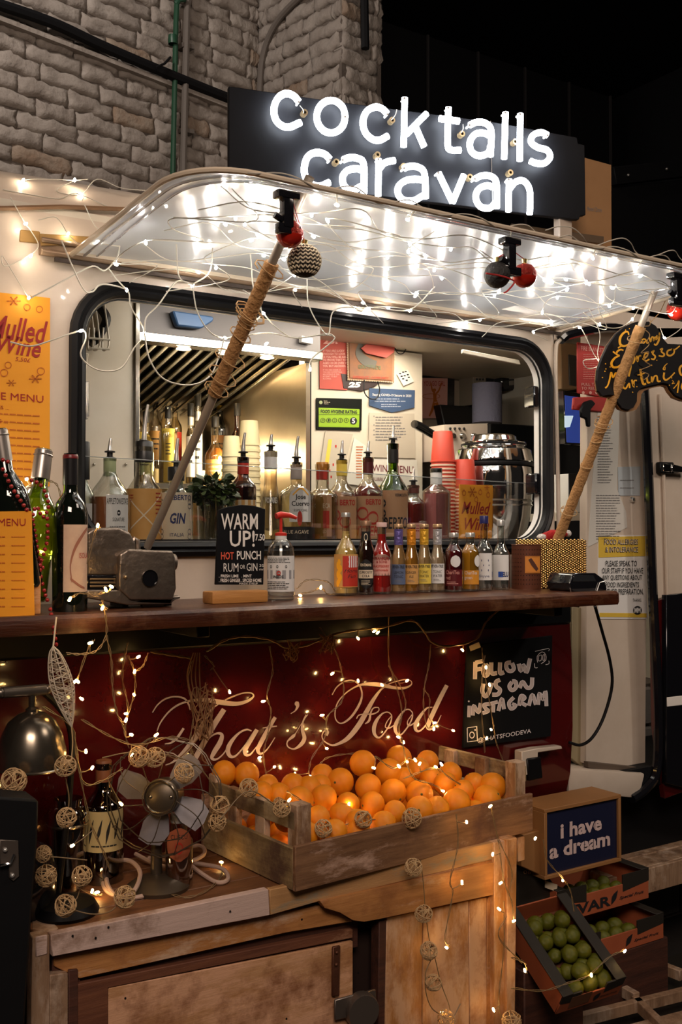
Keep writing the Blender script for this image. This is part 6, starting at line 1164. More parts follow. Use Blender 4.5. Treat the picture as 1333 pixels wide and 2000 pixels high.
CR = [[(575, 395, 20), (562, 352, 22), (510, 360, 28), (455, 430, 34), (452, 520, 34), (500, 552, 30), (570, 530, 22), (605, 480, 18)], [(420, 580, 18), (475, 548, 22)], [(590, 485, 18), (620, 455, 20), (642, 470, 22), (632, 520, 24)], [(670, 500, 20), (722, 468, 22), (735, 440, 20), (705, 435, 20), (685, 480, 22), (700, 522, 24), (750, 505, 20)], [(820, 460, 20), (780, 455, 22), (760, 490, 24), (785, 510, 22), (830, 470, 20), (836, 510, 22), (862, 500, 20)], [(868, 430, 20), (885, 490, 22), (900, 432, 20), (925, 428, 20), (930, 475, 22), (942, 432, 20), (962, 428, 20), (966, 468, 20)], [(975, 400, 18), (978, 445, 22), (1004, 430, 20), (1012, 360, 22), (1002, 470, 28), (965, 535, 26), (935, 522, 22)],
 [(500, 615, 22), (460, 602, 24), (412, 630, 28), (402, 670, 24), (440, 690, 20), (380, 720, 28), (330, 790, 34), (350, 850, 32), (420, 850, 28), (480, 800, 22)], [(350, 630, 20), (392, 662, 24)], [(500, 795, 20), (545, 722, 20), (560, 770, 22), (530, 800, 20)], [(600, 725, 26), (602, 840, 32), (575, 985, 26)], [(600, 765, 20), (640, 702, 24), (662, 730, 24), (642, 790, 22), (612, 800, 20)], [(690, 690, 22), (702, 772, 24), (716, 702, 20), (752, 688, 22)], [(770, 742, 20), (830, 702, 22), (845, 662, 22), (812, 660, 22), (790, 720, 24), (812, 765, 24), (870, 740, 20)], [(895, 645, 20), (932, 620, 22), (915, 660, 24), (952, 700, 24), (932, 740, 24), (890, 732, 20)], [(1018, 604, 20), (1055, 590, 22), (1040, 630, 24), (1080, 668, 24), (1060, 700, 24), (1000, 690, 20)], [(1185, 600, 20), (1132, 620, 24), (1122, 670, 26), (1162, 690, 26), (1212, 660, 24), (1222, 612, 22), (1185, 596, 22), (1235, 600, 20), (1302, 550, 14)],
 [(240, 1150, 26), (272, 1120, 20), (300, 1040, 24), (325, 930, 24), (352, 1000, 24), (392, 935, 22), (410, 1060, 24)], [(400, 1222, 24), (450, 1190, 26), (480, 1135, 22), (520, 1062, 24), (492, 1125, 26), (530, 1158, 24), (580, 1082, 20), (588, 1150, 24)], [(618, 1030, 24), (642, 1122, 26), (652, 1050, 20), (692, 1042, 22)], [(740, 880, 30), (756, 1000, 34), (782, 1090, 34), (822, 1088, 26)], [(698, 968, 16), (800, 940, 16)], [(830, 1000, 26), (846, 1070, 28), (882, 1070, 20)], [(900, 985, 24), (906, 1062, 26), (940, 985, 22), (975, 980, 22), (988, 1050, 26), (1030, 1052, 22)], [(1080, 930, 26), (1072, 1000, 28), (1102, 1035, 26), (1162, 1000, 20), (1230, 930, 18)], [(1125, 800, 10), (1092, 830, 14), (1066, 880, 18), (1090, 890, 14), (1095, 850, 12)], [(1190, 1040, 8), (1212, 1060, 10), (1190, 1090, 8), (1232, 1080, 8)], [(1210, 1160, 14), (1262, 1100, 14), (1290, 1050, 18), (1268, 1220, 20)], [(1350, 820, 30), (1310, 850, 30), (1298, 900, 32), (1320, 960, 30), (1370, 975, 26)], [(1340, 1080, 20), (1325, 1140, 20), (1350, 1180, 20)]]
for s in CR: glyph('painted_stroke', tc, [s], t, gold_ink, 6)
bb = MB(); [disc(bb, p_, 9, tc, n=8) for p_ in ((245, 805), (250, 878), (235, 912), (200, 1000), (310, 850), (530, 325), (585, 305), (505, 990), (630, 1210), (680, 578), (975, 755), (900, 825), (1185, 1005), (1155, 1110), (690, 1130), (650, 1135), (755, 345))]; bb.build('painted_dots', gold_ink, t, sm=False, kind='stuff')
MB().tube([W(1322, 540, y=-.5), W(1290, 610, y=GY), W(1262, 640, y=GY + .005)], .0012, 5).build('hanging_string', twine, t); MB().tube(crom([tc(u, v, GY - .012) for u, v in ((880, 160), (870, 260), (760, 280), (870, 380), (840, 480), (860, 540), (750, 650), (860, 640), (800, 760), (880, 830), (740, 900), (860, 960), (790, 1030), (770, 980))]), .0012, 5).build('twine_tail', twine, t)
# ============================================================ baubles
bred = mat('bauble_red', (.50, .02, .01), .12, .3, coat=.6); glit = mat('bauble_glitter', (.42, .03, .02), .35, .5, col2=(.9, .45, .25), ns=160, nd_=.66, bump=1, bs=260, sharp=.8)
def bauble(lab, px, py, dpx, y, ms, hang, kindm=None):
    c_ = W(px, py, y=y); r = dpx / 2 * mpp(c_); t = T('christmas_bauble', lab, 'bauble', c_); b = MB(); n = 28; rg = 18; vs = []
    pr_ = [(r * math.sin(math.pi * i / rg), -r * math.cos(math.pi * i / rg)) for i in range(rg + 1)]
    b.lathe(pr_, c_, n); o = b.build('ball', ms, t) if not isinstance(ms, list) else None
    if isinstance(ms, list):
        me = b.mesh('ball', ms, inv=MW[t.name].inverted()); o = bpy.data.objects.new('ball', me); COL.objects.link(o); o.parent = t
        for p_ in me.polygons: p_.material_index = 1 if -.25 * r < p_.center.z < .8 * r else 0
    MB().lathe([(.005, r - .002), (.006, r + .008), (.003, r + .010), (0, r + .010)], c_, 12).build('cap', mat('bauble_cap', (.6, .42, .15), .25, .9), t)
    h = Vector(hang); MB().tube([c_ + Vector((0, 0, r + .008)), h], .0010, 5).build('string', mat('red_cord', (.40, .02, .02), .7), t); MB().tube([c_ + Vector((0, 0, r + .008)), h + Vector((.010, 0, -.004))], .0010, 5).build('string', MT['red_cord'], t); return t, c_, r
h0 = [W(px, py, y=-.60) for px, py in ((562, 385), (1000, 488), (1322, 556))]
bauble('shiny red bauble with a glitter band hanging from the left clamp', 566, 457, 55, -.585, [bred, glit], h0[0])
knit_m = mat('knit_black', (.03, .025, .022), .9, bump=.6, bs=200)
t, c_, r = bauble('black and cream zigzag knitted bauble below the left clamp', 595, 510, 64, -.555, knit_m, h0[0])
b = MB()
for row in range(8):
    z = -r * .82 + row * r * .235; n = 20
    for k in range(n):
        for s in (0, 1):
            a0_ = 2 * math.pi * (k + s * .5) / n; a1_ = 2 * math.pi * (k + s * .5 + .5) / n; z0_, z1_ = (z, z + r * .15) if s == 0 else (z + r * .15, z)
            q0 = math.sqrt(max(0, r * r - z0_ * z0_)) + .0006; q1 = math.sqrt(max(0, r * r - z1_ * z1_)) + .0006
            b.tube([c_ + Vector((q0 * math.cos(a0_), q0 * math.sin(a0_), z0_)), c_ + Vector((q1 * math.cos(a1_), q1 * math.sin(a1_), z1_))], .0014, 5, cap=False)
o = b.build('cream_stitches', mat('knit_cream', (.68, .58, .42), .9), t, clean=False, kind='stuff')
bauble('matt black thread bauble with a red ribbon, right hand pair', 972, 537, 52, -.585, mat('bauble_black', (.012, .010, .010), .6, bump=.5, bs=150), h0[1])
p0 = [W(a, c, y=-.61) for a, c in ((950, 534), (975, 538), (998, 545), (1005, 552), (992, 568), (985, 572))]; rb = T('red_ribbon', 'thin red ribbon tied across the black thread bauble', 'ribbon', p0[2]); MB().tube(crom(p0), .0018, 6).build('ribbon_strip', MT['red_cord'], rb)
bauble('red sequin bauble beside the black thread bauble', 1025, 538, 48, -.585, [bred, glit], h0[1])
bauble('red glitter bauble at the right edge of the flap', 1326, 604, 46, -.44, [bred, glit], W(1322, 560, y=-.44))
# ============================================================ fairy lights
glow_w = mat('bulb_warm', (1.0, .84, .62), .3, emit=150); glow_n = mat('bulb_neutral', (1.0, .93, .84), .3, emit=340); glow_y = mat('bulb_amber', (1.0, .58, .18), .3, emit=90)
bs_ = MB().lathe([(0, -.0045), (.0024, -.003), (.0030, 0), (.0022, .004), (.0, .006)], (0, 0, 0), 7)
BW = bs_.mesh('bulb', glow_w, clean=False); BN = bs_.mesh('bulb', glow_n, clean=False); BY_ = MB().lathe([(0, -.0045), (.0022, -.003), (.0027, 0), (.0020, .0045), (.0, .006)], (0, 0, 0), 7).mesh('bulb', glow_y, clean=False)
rr = random.Random(21)
def addbulb(t, p, me, s=1.0):
    o = bpy.data.objects.new('bulb', me); COL.objects.link(o); o.parent = t
    o.matrix_basis = MW[t.name].inverted() @ Matrix.Translation(p) @ Matrix.Rotation(rr.uniform(-1.3, 1.3), 4, 'X') @ Matrix.Rotation(rr.uniform(-1.3, 1.3), 4, 'Y') @ Matrix.Scale(s, 4)
def fairy(lab, wires, bulbs, me=BW, wm=clear_wire, r=.0011, group=None, twist=0, s=1.0):
    """wires: world polylines; bulbs: places of the lamps"""
    t = T('fairy_light_string', lab, 'fairy lights', wires[0][0], group)
    b = MB()
    for w_ in wires:
        P = crom(w_, 6) if len(w_) > 2 else [Vector(q) for q in w_]
        if twist:
            for s_ in (0, math.pi): b.tube([p_ + Vector((math.cos(i * .9 + s_), .4 * math.sin(i * .9 + s_), math.sin(i * .9 + s_))) * twist for i, p_ in enumerate(P)], r * .8, 4)
        else: b.tube(P, r, 4)
    allp = [q for w_ in wires for q in crom(w_, 4)]
    for q in bulbs:
        q = Vector(q); m_ = min(allp, key=lambda a: (a - q).length)
        if .002 < (m_ - q).length < .07: b.tube([m_, m_.lerp(q, .5) + Vector((0, 0, -.002)), q], r, 4)
    b.build('wire', wm, t, clean=False, kind='stuff')
    for q in bulbs:
        addbulb(t, Vector(q), me, s)
    return t
WY = lambda pts, y: [W(a, c, y=y) for a, c in pts]
# net under the flap
def FU(x, y, d=.012): return Vector((x, y, FZ(x, y) - d))
nets = []
for k in range(9):
    x0_ = .80 + k * .155; ws = []; bl = []; n = 9
    path = [FU(min(2.09, max(.74, x0_ + .07 * math.sin(i * 1.9 + k * 1.3) + rr.uniform(-.02, .02))), -.60 + .57 * i / (n - 1), .022 + .035 * abs(math.sin(i * 1.3 + k)) + rr.uniform(0, .012)) for i in range(n)]
    ws.append(path)
    for i in range(1, n - 1):
        if rr.random() < .45: bl.append(path[i] + Vector((0, 0, -.004)))
    m = 7; ycr = -.56 + .062 * k
    cross = [FU(.78 + 1.28 * i / (m * 2), ycr + .03 * math.sin(i * 1.7 + k) + rr.uniform(-.015, .015), .020 + .022 * abs(math.sin(i * 2.1 + k))) for i in range(2 * m + 1)]
    ws.append(cross)
    for i in range(1, 2 * m, 1):
        if rr.random() < .22: bl.append(cross[i] + Vector((0, 0, -.004)))
    nets.append((ws, bl))
for k in range(9):
    place_ = ['under its left end', 'second from its left end', 'third from its left end', 'left of the flap centre', 'along the flap centre', 'right of the flap centre', 'third from its right end', 'second from its right end', 'under its right end'][k]
    fairy('net of fairy lights strung below the milky flap, ' + place_, *nets[k], me=BN, group='fairy light net under the flap')
# roof and left end strings
fairy('fairy lights scattered along the caravan roof edge at upper left', [[W(a, c, y=.03) for a, c in ((-10, 380), (45, 353), (90, 350), (146, 352), (172, 350))], [W(a, c, y=.01) for a, c in ((5, 370), (60, 380), (115, 388), (150, 378), (216, 405), (260, 410))], [W(a, c, y=.02) for a, c in ((146, 352), (110, 372), (158, 380), (190, 350), (240, 368), (312, 376), (262, 400))], [W(a, c, y=-.02) for a, c in ((20, 385), (50, 437), (60, 450), (75, 480), (55, 500), (10, 520), (5, 500), (30, 540), (56, 582))], [W(a, c, y=-.04) for a, c in ((75, 430), (110, 425), (133, 457), (150, 475))], [W(a, c, y=-.04) for a, c in ((165, 400), (185, 440), (200, 450), (230, 470))]],
      [W(a, c, y=.02) for a, c in ((45, 353), (146, 352), (158, 380), (113, 388), (216, 406), (312, 376), (155, 400))] + [W(a, c, y=-.03) for a, c in ((50, 437), (133, 457), (56, 582), (60, 500))])
DR = [([(330, 370), (358, 390), (300, 408), (270, 440), (238, 462), (230, 500), (205, 528), (180, 520), (130, 545), (60, 582)], [(300, 408), (325, 403), (190, 472), (248, 567)]),
      ([(120, 470), (160, 560), (180, 570), (200, 555), (248, 567), (256, 600), (282, 648), (262, 680), (235, 720), (190, 722), (158, 695), (168, 660), (158, 646), (100, 665), (60, 676), (20, 668)], [(158, 646), (282, 650)]),
      ([(282, 650), (286, 620), (310, 595), (345, 550), (376, 556)], [(376, 558)]), ([(376, 556), (350, 540), (345, 480), (342, 445), (362, 400)], []), ([(376, 556), (410, 530), (418, 470), (440, 440), (458, 442), (480, 460), (490, 500), (495, 560), (512, 610)], [(450, 452), (492, 434), (410, 472)]),
      ([(376, 556), (386, 610), (412, 650), (445, 660), (480, 645), (515, 612)], [(440, 660)]), ([(282, 650), (292, 700), (320, 740), (370, 752), (410, 735), (430, 690), (438, 660)], []),
      ([(515, 612), (540, 640), (575, 660), (620, 655), (655, 660), (610, 700), (606, 720)], [(606, 722), (515, 612)]), ([(445, 662), (520, 650), (580, 660), (640, 652), (655, 660)], []), ([(600, 545), (605, 600), (640, 655), (650, 610), (680, 600), (716, 606)], [(716, 607), (520, 672)]),
      ([(610, 540), (640, 560), (700, 606), (722, 600), (800, 605), (850, 560)], [(801, 607), (720, 605)]), ([(512, 612), (505, 590), (475, 566)], [])]
for k, (w_, bl) in enumerate(DR):
    nm = ['from the flap corner to the upper left of the window', 'in a wide loop over the left window corner', 'between the two lowest left bulbs', 'up the flap above the window', 'in a deep loop left of the pole', 'in a loop under the pole wrap', 'in the lowest loop before the hood', 'down to a single bulb beside the red notice', 'nearly straight across the pole', 'as a narrow loop right of the pole', 'along the front of the flap hinge', 'as a short frayed end at the pole'][k]
    fairy('white wire fairy lights hanging ' + nm, [WY(w_, -.10 - .012 * k)], WY(bl, -.105 - .012 * k), r=.0016, group='fairy lights drooping in front of the window')
RD = [([(1120, 640), (1135, 640), (1160, 690), (1172, 712), (1150, 720), (1140, 705), (1165, 700)], [(1172, 712), (1133, 640)]), ([(1140, 610), (1175, 636), (1210, 640), (1236, 623), (1250, 600)], [(1172, 634), (1236, 624)]), ([(1333, 640), (1318, 652), (1300, 660), (1290, 640)], [(1299, 660)]), ([(1150, 600), (1172, 650), (1168, 690), (1174, 712)], [])]
for k, (w_, bl) in enumerate(RD): fairy('white wire fairy lights by the doorway ' + ['ending in a bright knot on the red notice', 'curving below the flap corner', 'passing over the espresso sign edge', 'hanging straight beside the red notice'][k], [WY(w_, -.20)], WY(bl, -.205), r=.0014)
fairy('loose clear wire wound along the wooden coloured flap rim', [[Vector((x, -.625 + .006 * math.sin(x * 60), FZ(x, -.62) + .008 * math.sin(x * 45))) for x in [.8 + .02 * i for i in range(66)]], [Vector((1.5 + .03 * i, -.63 + .01 * math.cos(i * 1.3), 2.03 + .012 * math.sin(i * 1.1))) for i in range(19)]], [Vector((x, -.60, 2.0)) for x in (1.0, 1.16, 1.42, 1.66, 1.8)], r=.0012)
# strings over the maroon panel, bench and oranges
FB = dict(me=BY_, wm=brown_cable, r=.0011, twist=.0016)
def fb(lab, wires, bulbs, y=-.085, **k): kk = dict(FB); kk.update(k); return fairy(lab, [WY(w_, y) for w_ in wires], WY(bulbs, y - .004), **kk)
fb('twisted fairy lights hanging over the counter edge by the ticket machine', [[(195, 1030), (186, 1040), (170, 1100)], [(200, 1172), (206, 1200), (208, 1240), (190, 1270), (160, 1278), (130, 1276)], [(208, 1240), (218, 1290), (220, 1340), (228, 1390), (240, 1415), (246, 1440)], [(190, 1165), (160, 1158), (135, 1170)], [(192, 1160), (210, 1155), (218, 1148)], [(196, 1180), (210, 1190)]], [(136, 1171), (207, 1152), (218, 1146), (200, 1188), (176, 1256), (191, 1027), (246, 1407), (257, 1435)], y=-.34)
fb('fairy lights in a double strand left of the script lettering', [[(250, 1255), (242, 1290), (240, 1330), (250, 1380), (245, 1430), (252, 1460)], [(250, 1280), (262, 1310), (264, 1350), (250, 1395)], [(290, 1275), (280, 1300), (264, 1313)]], [(270, 1283), (263, 1312), (262, 1357), (247, 1394), (160, 1365)], y=-.09)
fb('fairy lights tangled round the wicker leaf and down to the lamp', [[(150, 1330), (175, 1260), (185, 1250)], [(85, 1380), (140, 1420), (150, 1480), (165, 1530), (200, 1525), (240, 1500)], [(160, 1405), (220, 1440), (270, 1455), (330, 1440), (370, 1445)], [(145, 1430), (155, 1500), (175, 1600), (205, 1670), (215, 1700)]], [(152, 1331), (145, 1332), (168, 1468), (305, 1436), (257, 1475), (180, 1500), (141, 1652), (237, 1570)], y=-.30)
fb('brown cord looped along the top of the maroon panel', [[(405, 1272), (440, 1250), (480, 1243), (530, 1250), (560, 1265), (600, 1260), (650, 1240), (700, 1230), (750, 1225), (805, 1212), (830, 1235), (845, 1255), (880, 1262), (930, 1248), (950, 1215), (975, 1190)], [(296, 1273), (340, 1280), (372, 1285)]], [(700, 1247), (731, 1233), (738, 1236), (904, 1270)], r=.0022)
fb('fairy light strand over the T of the script', [[(400, 1280), (418, 1300), (412, 1308)], [(375, 1290), (368, 1330), (378, 1400), (372, 1450), (386, 1500)]], [(449, 1352)])
fb('fairy light strand between the words of the script', [[(527, 1262), (533, 1310), (522, 1358), (530, 1390), (522, 1440), (515, 1475), (522, 1520), (532, 1560)]], [(514, 1370), (507, 1480), (536, 1498)])  # lowest bulb stands for a reflection in the glossy panel
fb('fairy light strand in front of the capital F', [[(625, 1225), (655, 1270), (668, 1312), (672, 1350), (665, 1375), (640, 1400), (635, 1440), (610, 1480), (603, 1510)], [(655, 1310), (668, 1312)], [(628, 1398), (638, 1406)], [(620, 1500), (640, 1480), (690, 1472), (735, 1478)]], [(649, 1316), (700, 1330), (629, 1397), (639, 1462), (576, 1512), (607, 1516)])
fb('fairy light strand over the double o of the script', [[(760, 1205), (760, 1290), (772, 1330), (785, 1385), (780, 1430), (785, 1440)], [(760, 1300), (785, 1345), (793, 1380), (780, 1410), (783, 1450)]], [(747, 1338), (795, 1330), (779, 1440), (789, 1450)])
fb('fairy light strand over the d of the script', [[(842, 1258), (838, 1300), (830, 1340), (828, 1380), (835, 1420), (848, 1416)], [(828, 1345), (840, 1365), (838, 1400), (850, 1412)]], [(886, 1427), (849, 1412), (848, 1424)])
fb('fairy light strand hanging over the social board', [[(942, 1265), (945, 1300), (955, 1360), (965, 1420), (970, 1450), (985, 1490), (1000, 1530)], [(948, 1280), (942, 1330), (942, 1400), (948, 1470)]], [(950, 1304), (957, 1338), (960, 1425), (951, 1442)], y=-.095)
fb('fairy lights lying over the heap of oranges', [[(785, 1440), (795, 1490), (810, 1520), (840, 1530), (865, 1545), (885, 1590)], [(735, 1478), (770, 1500), (800, 1480)], [(690, 1580), (640, 1590), (600, 1570), (560, 1545)], [(790, 1520), (850, 1500), (880, 1520), (930, 1550)]], [(731, 1500), (796, 1488), (812, 1485), (863, 1493), (852, 1498), (866, 1545), (956, 1570), (780, 1497), (820, 1492), (682, 1571), (672, 1600), (650, 1618), (597, 1632), (565, 1563), (693, 1615), (912, 1600)], y=-.30)
fb('fairy lights trailing from the crate corner down the bench front', [[(960, 1575), (965, 1600), (975, 1650), (985, 1720), (1000, 1760), (1005, 1800)], [(975, 1640), (1000, 1700), (996, 1740)], [(892, 1590), (895, 1650), (880, 1720), (885, 1745), (870, 1830), (880, 1850)], [(985, 1760), (985, 1850), (975, 1950), (980, 1990)], [(990, 1790), (975, 1830), (1020, 1880)], [(900, 1960), (880, 2000)]], [(958, 1575), (912, 1606), (963, 1669), (903, 1724), (976, 1776), (1004, 1799), (873, 1851), (863, 1977), (965, 1973), (1046, 1638), (978, 1725)], y=-.425)
fb('fairy lights draped over the lime boxes at lower right', [[(1062, 1640), (1070, 1680), (1100, 1715), (1115, 1740), (1122, 1780)], [(1000, 1870), (1025, 1880), (1030, 1900)], [(1000, 1930), (1060, 1935), (1110, 1920), (1150, 1905), (1190, 1870), (1220, 1855)]], [(1100, 1720), (1026, 1896), (1221, 1858), (1156, 1905)], y=-.45)
zb = lambda pts, h=.706: [W(a, c, z=h) for a, c in pts]
fairy('fairy lights lying on the bench beside the white cable', [zb([(290, 1725), (330, 1745), (370, 1752), (410, 1735), (432, 1710), (433, 1690)]), zb([(330, 1745), (335, 1728)]), zb([(140, 1730), (180, 1745), (200, 1748)])], zb([(433, 1684), (334, 1724), (180, 1741), (189, 1743), (272, 1718)], .712), **FB)
t = fb('short clear fairy light loop on the counter beside the sanitiser', [[(580, 1150), (600, 1133), (640, 1136), (655, 1155)], [(585, 1160), (610, 1155), (628, 1148), (640, 1160), (655, 1160)]], [(627, 1148), (587, 1163)], y=-.10)
fb('warm fairy lights glowing between the leaning wine bottles', [[(10, 950), (40, 955), (80, 940), (110, 945), (118, 980), (100, 1010), (70, 1080), (100, 1090)]], [(18, 940), (28, 950), (52, 936), (80, 1004), (98, 1012), (75, 1080), (86, 1086), (102, 1080), (45, 950)], y=-.155, me=BW)
# dry twine tangles on the panel
for lab, cxy, sz, dn in (('dry brown twine tangle hanging over the T of the script', (395, 1390), (30, 60), 1), ('small dry twine knot under the counter, left one', (570, 1270), (24, 22), 0), ('small dry twine knot under the counter, right one', (640, 1260), (24, 22), 0)):
    t = T('twine_tangle', lab, 'twine', W(*cxy, y=-.09)); b = MB()
    for k in range(9 if dn else 6): 
        P = [W(cxy[0] + rr.uniform(-1, 1) * sz[0] * .8, cxy[1] + rr.uniform(-1, 1) * sz[1], y=-.085 - rr.uniform(0, .03)) for i in range(6)]; b.tube(crom(P, 5), .0013, 4)
    if dn: [b.tube(crom([W(378 + k * 4, 1275, y=-.09), W(366 + k * 8, 1320, y=-.09), W(378 + k * 5, 1370, y=-.09)]), .0015, 4) for k in range(4)]; b.tube(crom([W(390, 1440, y=-.09), W(350, 1480, y=-.09), W(325, 1475, y=-.09)]), .0015, 4); b.tube(crom([W(400, 1440, y=-.09), W(395, 1480, y=-.09), W(410, 1495, y=-.09)]), .0015, 4)
    b.build('strands', mat('dry_twine', (.22, .11, .05), .9), t, clean=False)
# ============================================================ twine ball garland
wick = mat('wicker_pale', (.52, .34, .17), .8)
def twine_ball_mesh(seed, m=wick):
    rr = random.Random(seed); b = MB()
    for k in range(15):
        ax = Vector((rr.gauss(0, 1), rr.gauss(0, 1), rr.gauss(0, 1))).normalized(); u, w_ = frame(ax); off = rr.uniform(-.35, .35); R0 = math.sqrt(1 - off * off) * rr.uniform(.93, 1.03)
        b.tube([ax * off + (u * math.cos(a * .42) + w_ * math.sin(a * .42)) * R0 + ax * .08 * math.sin(a * .9 + k) for a in range(15)], .052, 4, closed=True)
    return b.mesh('twine_ball', m, clean=False)
TB = [twine_ball_mesh(k) for k in range(4)]
def garland(lab, balls, wires, y):
    t = T('twine_ball_garland', lab, 'garland', W(*balls[0][:2], y=y)); b = MB(); iv = MW[t.name].inverted()
    for w_ in wires: b.tube(crom([W(a, c, y=y) for a, c in w_]), .0012, 4)
    b.build('cord', brown_cable, t, clean=False)
    for k, (a, c, d, *yy) in enumerate(balls):
        p = W(a, c, y=yy[0] if yy else y - .01); o = bpy.data.objects.new('twine_ball', TB[k % 4]); COL.objects.link(o); o.parent = t
        o.matrix_basis = iv @ Matrix.Translation(p) @ Matrix.Rotation(k * 1.7, 4, 'Z') @ Matrix.Rotation(k * .9, 4, 'X') @ Matrix.Scale(d / 2 * mpp(p), 4)
garland('string of wicker twine balls hanging from the lamp to the bench edge', [(27, 1525, 48), (128, 1497, 42), (130, 1597, 38), (36, 1637, 46), (85, 1668, 32), (90, 1710, 42), (160, 1711, 38), (128, 1769, 42), (244, 1752, 42), (85, 1495, 30, -.24)], [[(0, 1540), (27, 1545), (40, 1590), (36, 1620), (60, 1645), (80, 1670), (120, 1675), (170, 1680)], [(128, 1520), (135, 1560), (130, 1600)], [(160, 1720), (150, 1755), (130, 1770), (175, 1785), (215, 1780), (240, 1755)]], -.375)
garland('wicker twine balls strung round the old fan cage', [(272, 1478, 40), (303, 1480, 40), (360, 1510, 38), (430, 1573, 38), (425, 1605, 36)], [[(200, 1480), (250, 1470), (300, 1470), (350, 1480), (390, 1500), (425, 1550), (430, 1600)]], -.33)
garland('wicker twine balls laid on the oranges and the crate edge', [(486, 1539, 36, -.33), (551, 1580, 34, -.40), (632, 1618, 34, -.40), (710, 1600, 34, -.40), (805, 1598, 38, -.40), (545, 1568, 22, -.36)], [[(430, 1600), (486, 1545), (550, 1580), (632, 1618), (710, 1602), (800, 1600)]], -.36)
garland('wicker twine balls dangling down the bench door planks', [(808, 1694, 34), (828, 1785, 34), (838, 1857, 34), (847, 1919, 32), (872, 1990, 34), (1000, 1995, 40)], [[(822, 1680), (828, 1730), (832, 1785), (842, 1857)], [(845, 1870), (832, 1900), (833, 1940), (845, 1970), (868, 1985)], [(850, 1870), (862, 1920), (878, 1965), (880, 1990)]], -.43)
# wicker leaf below the bead garland
t = T('wicker_leaf', 'long pale wicker leaf shaped mesh hanging from the counter edge', 'wicker ornament', W(110, 1270, y=-.335)); b = MB(); rr = random.Random(5)
A0, A1 = W(104, 1262, y=-.335), W(140, 1420, y=-.335); ax = (A1 - A0); L_ = ax.length; ax.normalize(); u, w_ = Vector((1, 0, 0)), Vector((0, 1, 0))
def LP(s, a): q = max(0, math.sin(math.pi * min(1, s * 1.02)) ** .6) * (.021 if s < .5 else .021 - .008 * (s - .5) * 2); return A0 + ax * (s * L_) + u * q * math.cos(a) + w_ * q * .5 * math.sin(a)
for k in range(30):
    a, s0 = rr.uniform(0, 6.28), rr.uniform(0, .75); b.tube([LP(min(.99, s0 + .030 * i), a + i * rr.choice((-.55, .55))) for i in range(9)], .0009, 4)
for k in range(8): b.tube([LP(i / 16, k * .785) for i in range(17)], .0012, 4)
b.build('woven_strands', mat('wicker_white', (.60, .50, .38), .8), t, clean=False); MB().tube([W(110, 1205, y=-.33), A0], .0016, 5).build('ribbon_loop', lbl, t); MB().tube(crom([A1, W(142, 1450, y=-.335), W(140, 1480, y=-.335)]), .0012, 4).build('tail', wick, t)
# ============================================================ old lamp, jug, bottles, stand at the left of the bench
brass = mat('aged_brass', (.36, .31, .24), .24, .95, col2=(.20, .16, .12), ns=5)
YL = -.30
c_ = W(62, 1497, y=YL); sc = mpp(c_); t = T('old_lamp', 'old brass domed lamp shade on a bar handle at the left edge', 'lamp', (c_.x, c_.y, BT))
MB().lathe([(67 * sc, 0), (68 * sc, 4 * sc), (66 * sc, 30 * sc), (58 * sc, 62 * sc), (45 * sc, 88 * sc), (26 * sc, 103 * sc), (10 * sc, 108 * sc), (0, 108 * sc)], c_, 36).build('shade', brass, t)
MB().lathe([(67 * sc, -3 * sc), (70 * sc, 0), (67 * sc, 3 * sc)], c_, 36).build('shade_rim', brass, t)
MB().lathe([(13 * sc, 105 * sc), (13 * sc, 112 * sc), (7 * sc, 116 * sc), (7 * sc, 140 * sc)], c_, 16).build('stem', brass, t); top = c_ + Vector((0, 0, 148 * sc))
MB().tube([top - Vector((56 * sc, 0, 0)), top + Vector((26 * sc, 0, 0))], 11 * sc, 16).build('handle_bar', mat('lamp_bar', (.20, .17, .14), .3, .8), t)
for s_ in (-60, 30): MB().ball(top + Vector((s_ * sc, 0, 0)), 10 * sc, 12, 8).build('end_knob', MT['lamp_bar'], t)
MB().tube(crom([top + Vector((0, 0, 0)), top + Vector((.03, .03, -.01)), top + Vector((.085, .05, -.08)), top + Vector((.09, .06, -.20)), Vector((c_.x + .07, c_.y + .07, BT + .01))]), .006, 8).build('arm', black, t)
q = W(130, 1752, y=-.28); MB().lathe([(0, BT), (.058, BT), (.060, BT + .006), (.052, BT + .020), (.02, BT + .028), (0, BT + .03)], (q.x, q.y, 0), 28).build('base', black, t)
t = T('black_kettle', 'round glossy black kettle body under the lamp shade', 'kettle', (c_.x, c_.y, BT)); MB().lathe([(0, BT), (.050, BT), (.062, BT + .03), (.064, BT + .08), (.055, BT + .115), (.03, BT + .13), (0, BT + .132)], (c_.x - .00, c_.y + .06, 0), 32).build('body', blackgl, t)
t = T('glass_jug', 'dark glass jug with brass rim standing beside the black kettle', 'jug', W(132, 1740, y=-.16)); q = W(132, 1740, y=-.16); q.z = BT; MB().lathe([(0, .002), (.034, .002), (.036, .10), (.040, .13), (.036, .155), (.026, .165), (.028, .18)], q, 28).build('glass', thin('dark_clear', (.35, .28, .24), .4), t); MB().lathe([(.040, .128), (.0415, .131), (.040, .134)], q, 28).build('rim', brass, t)
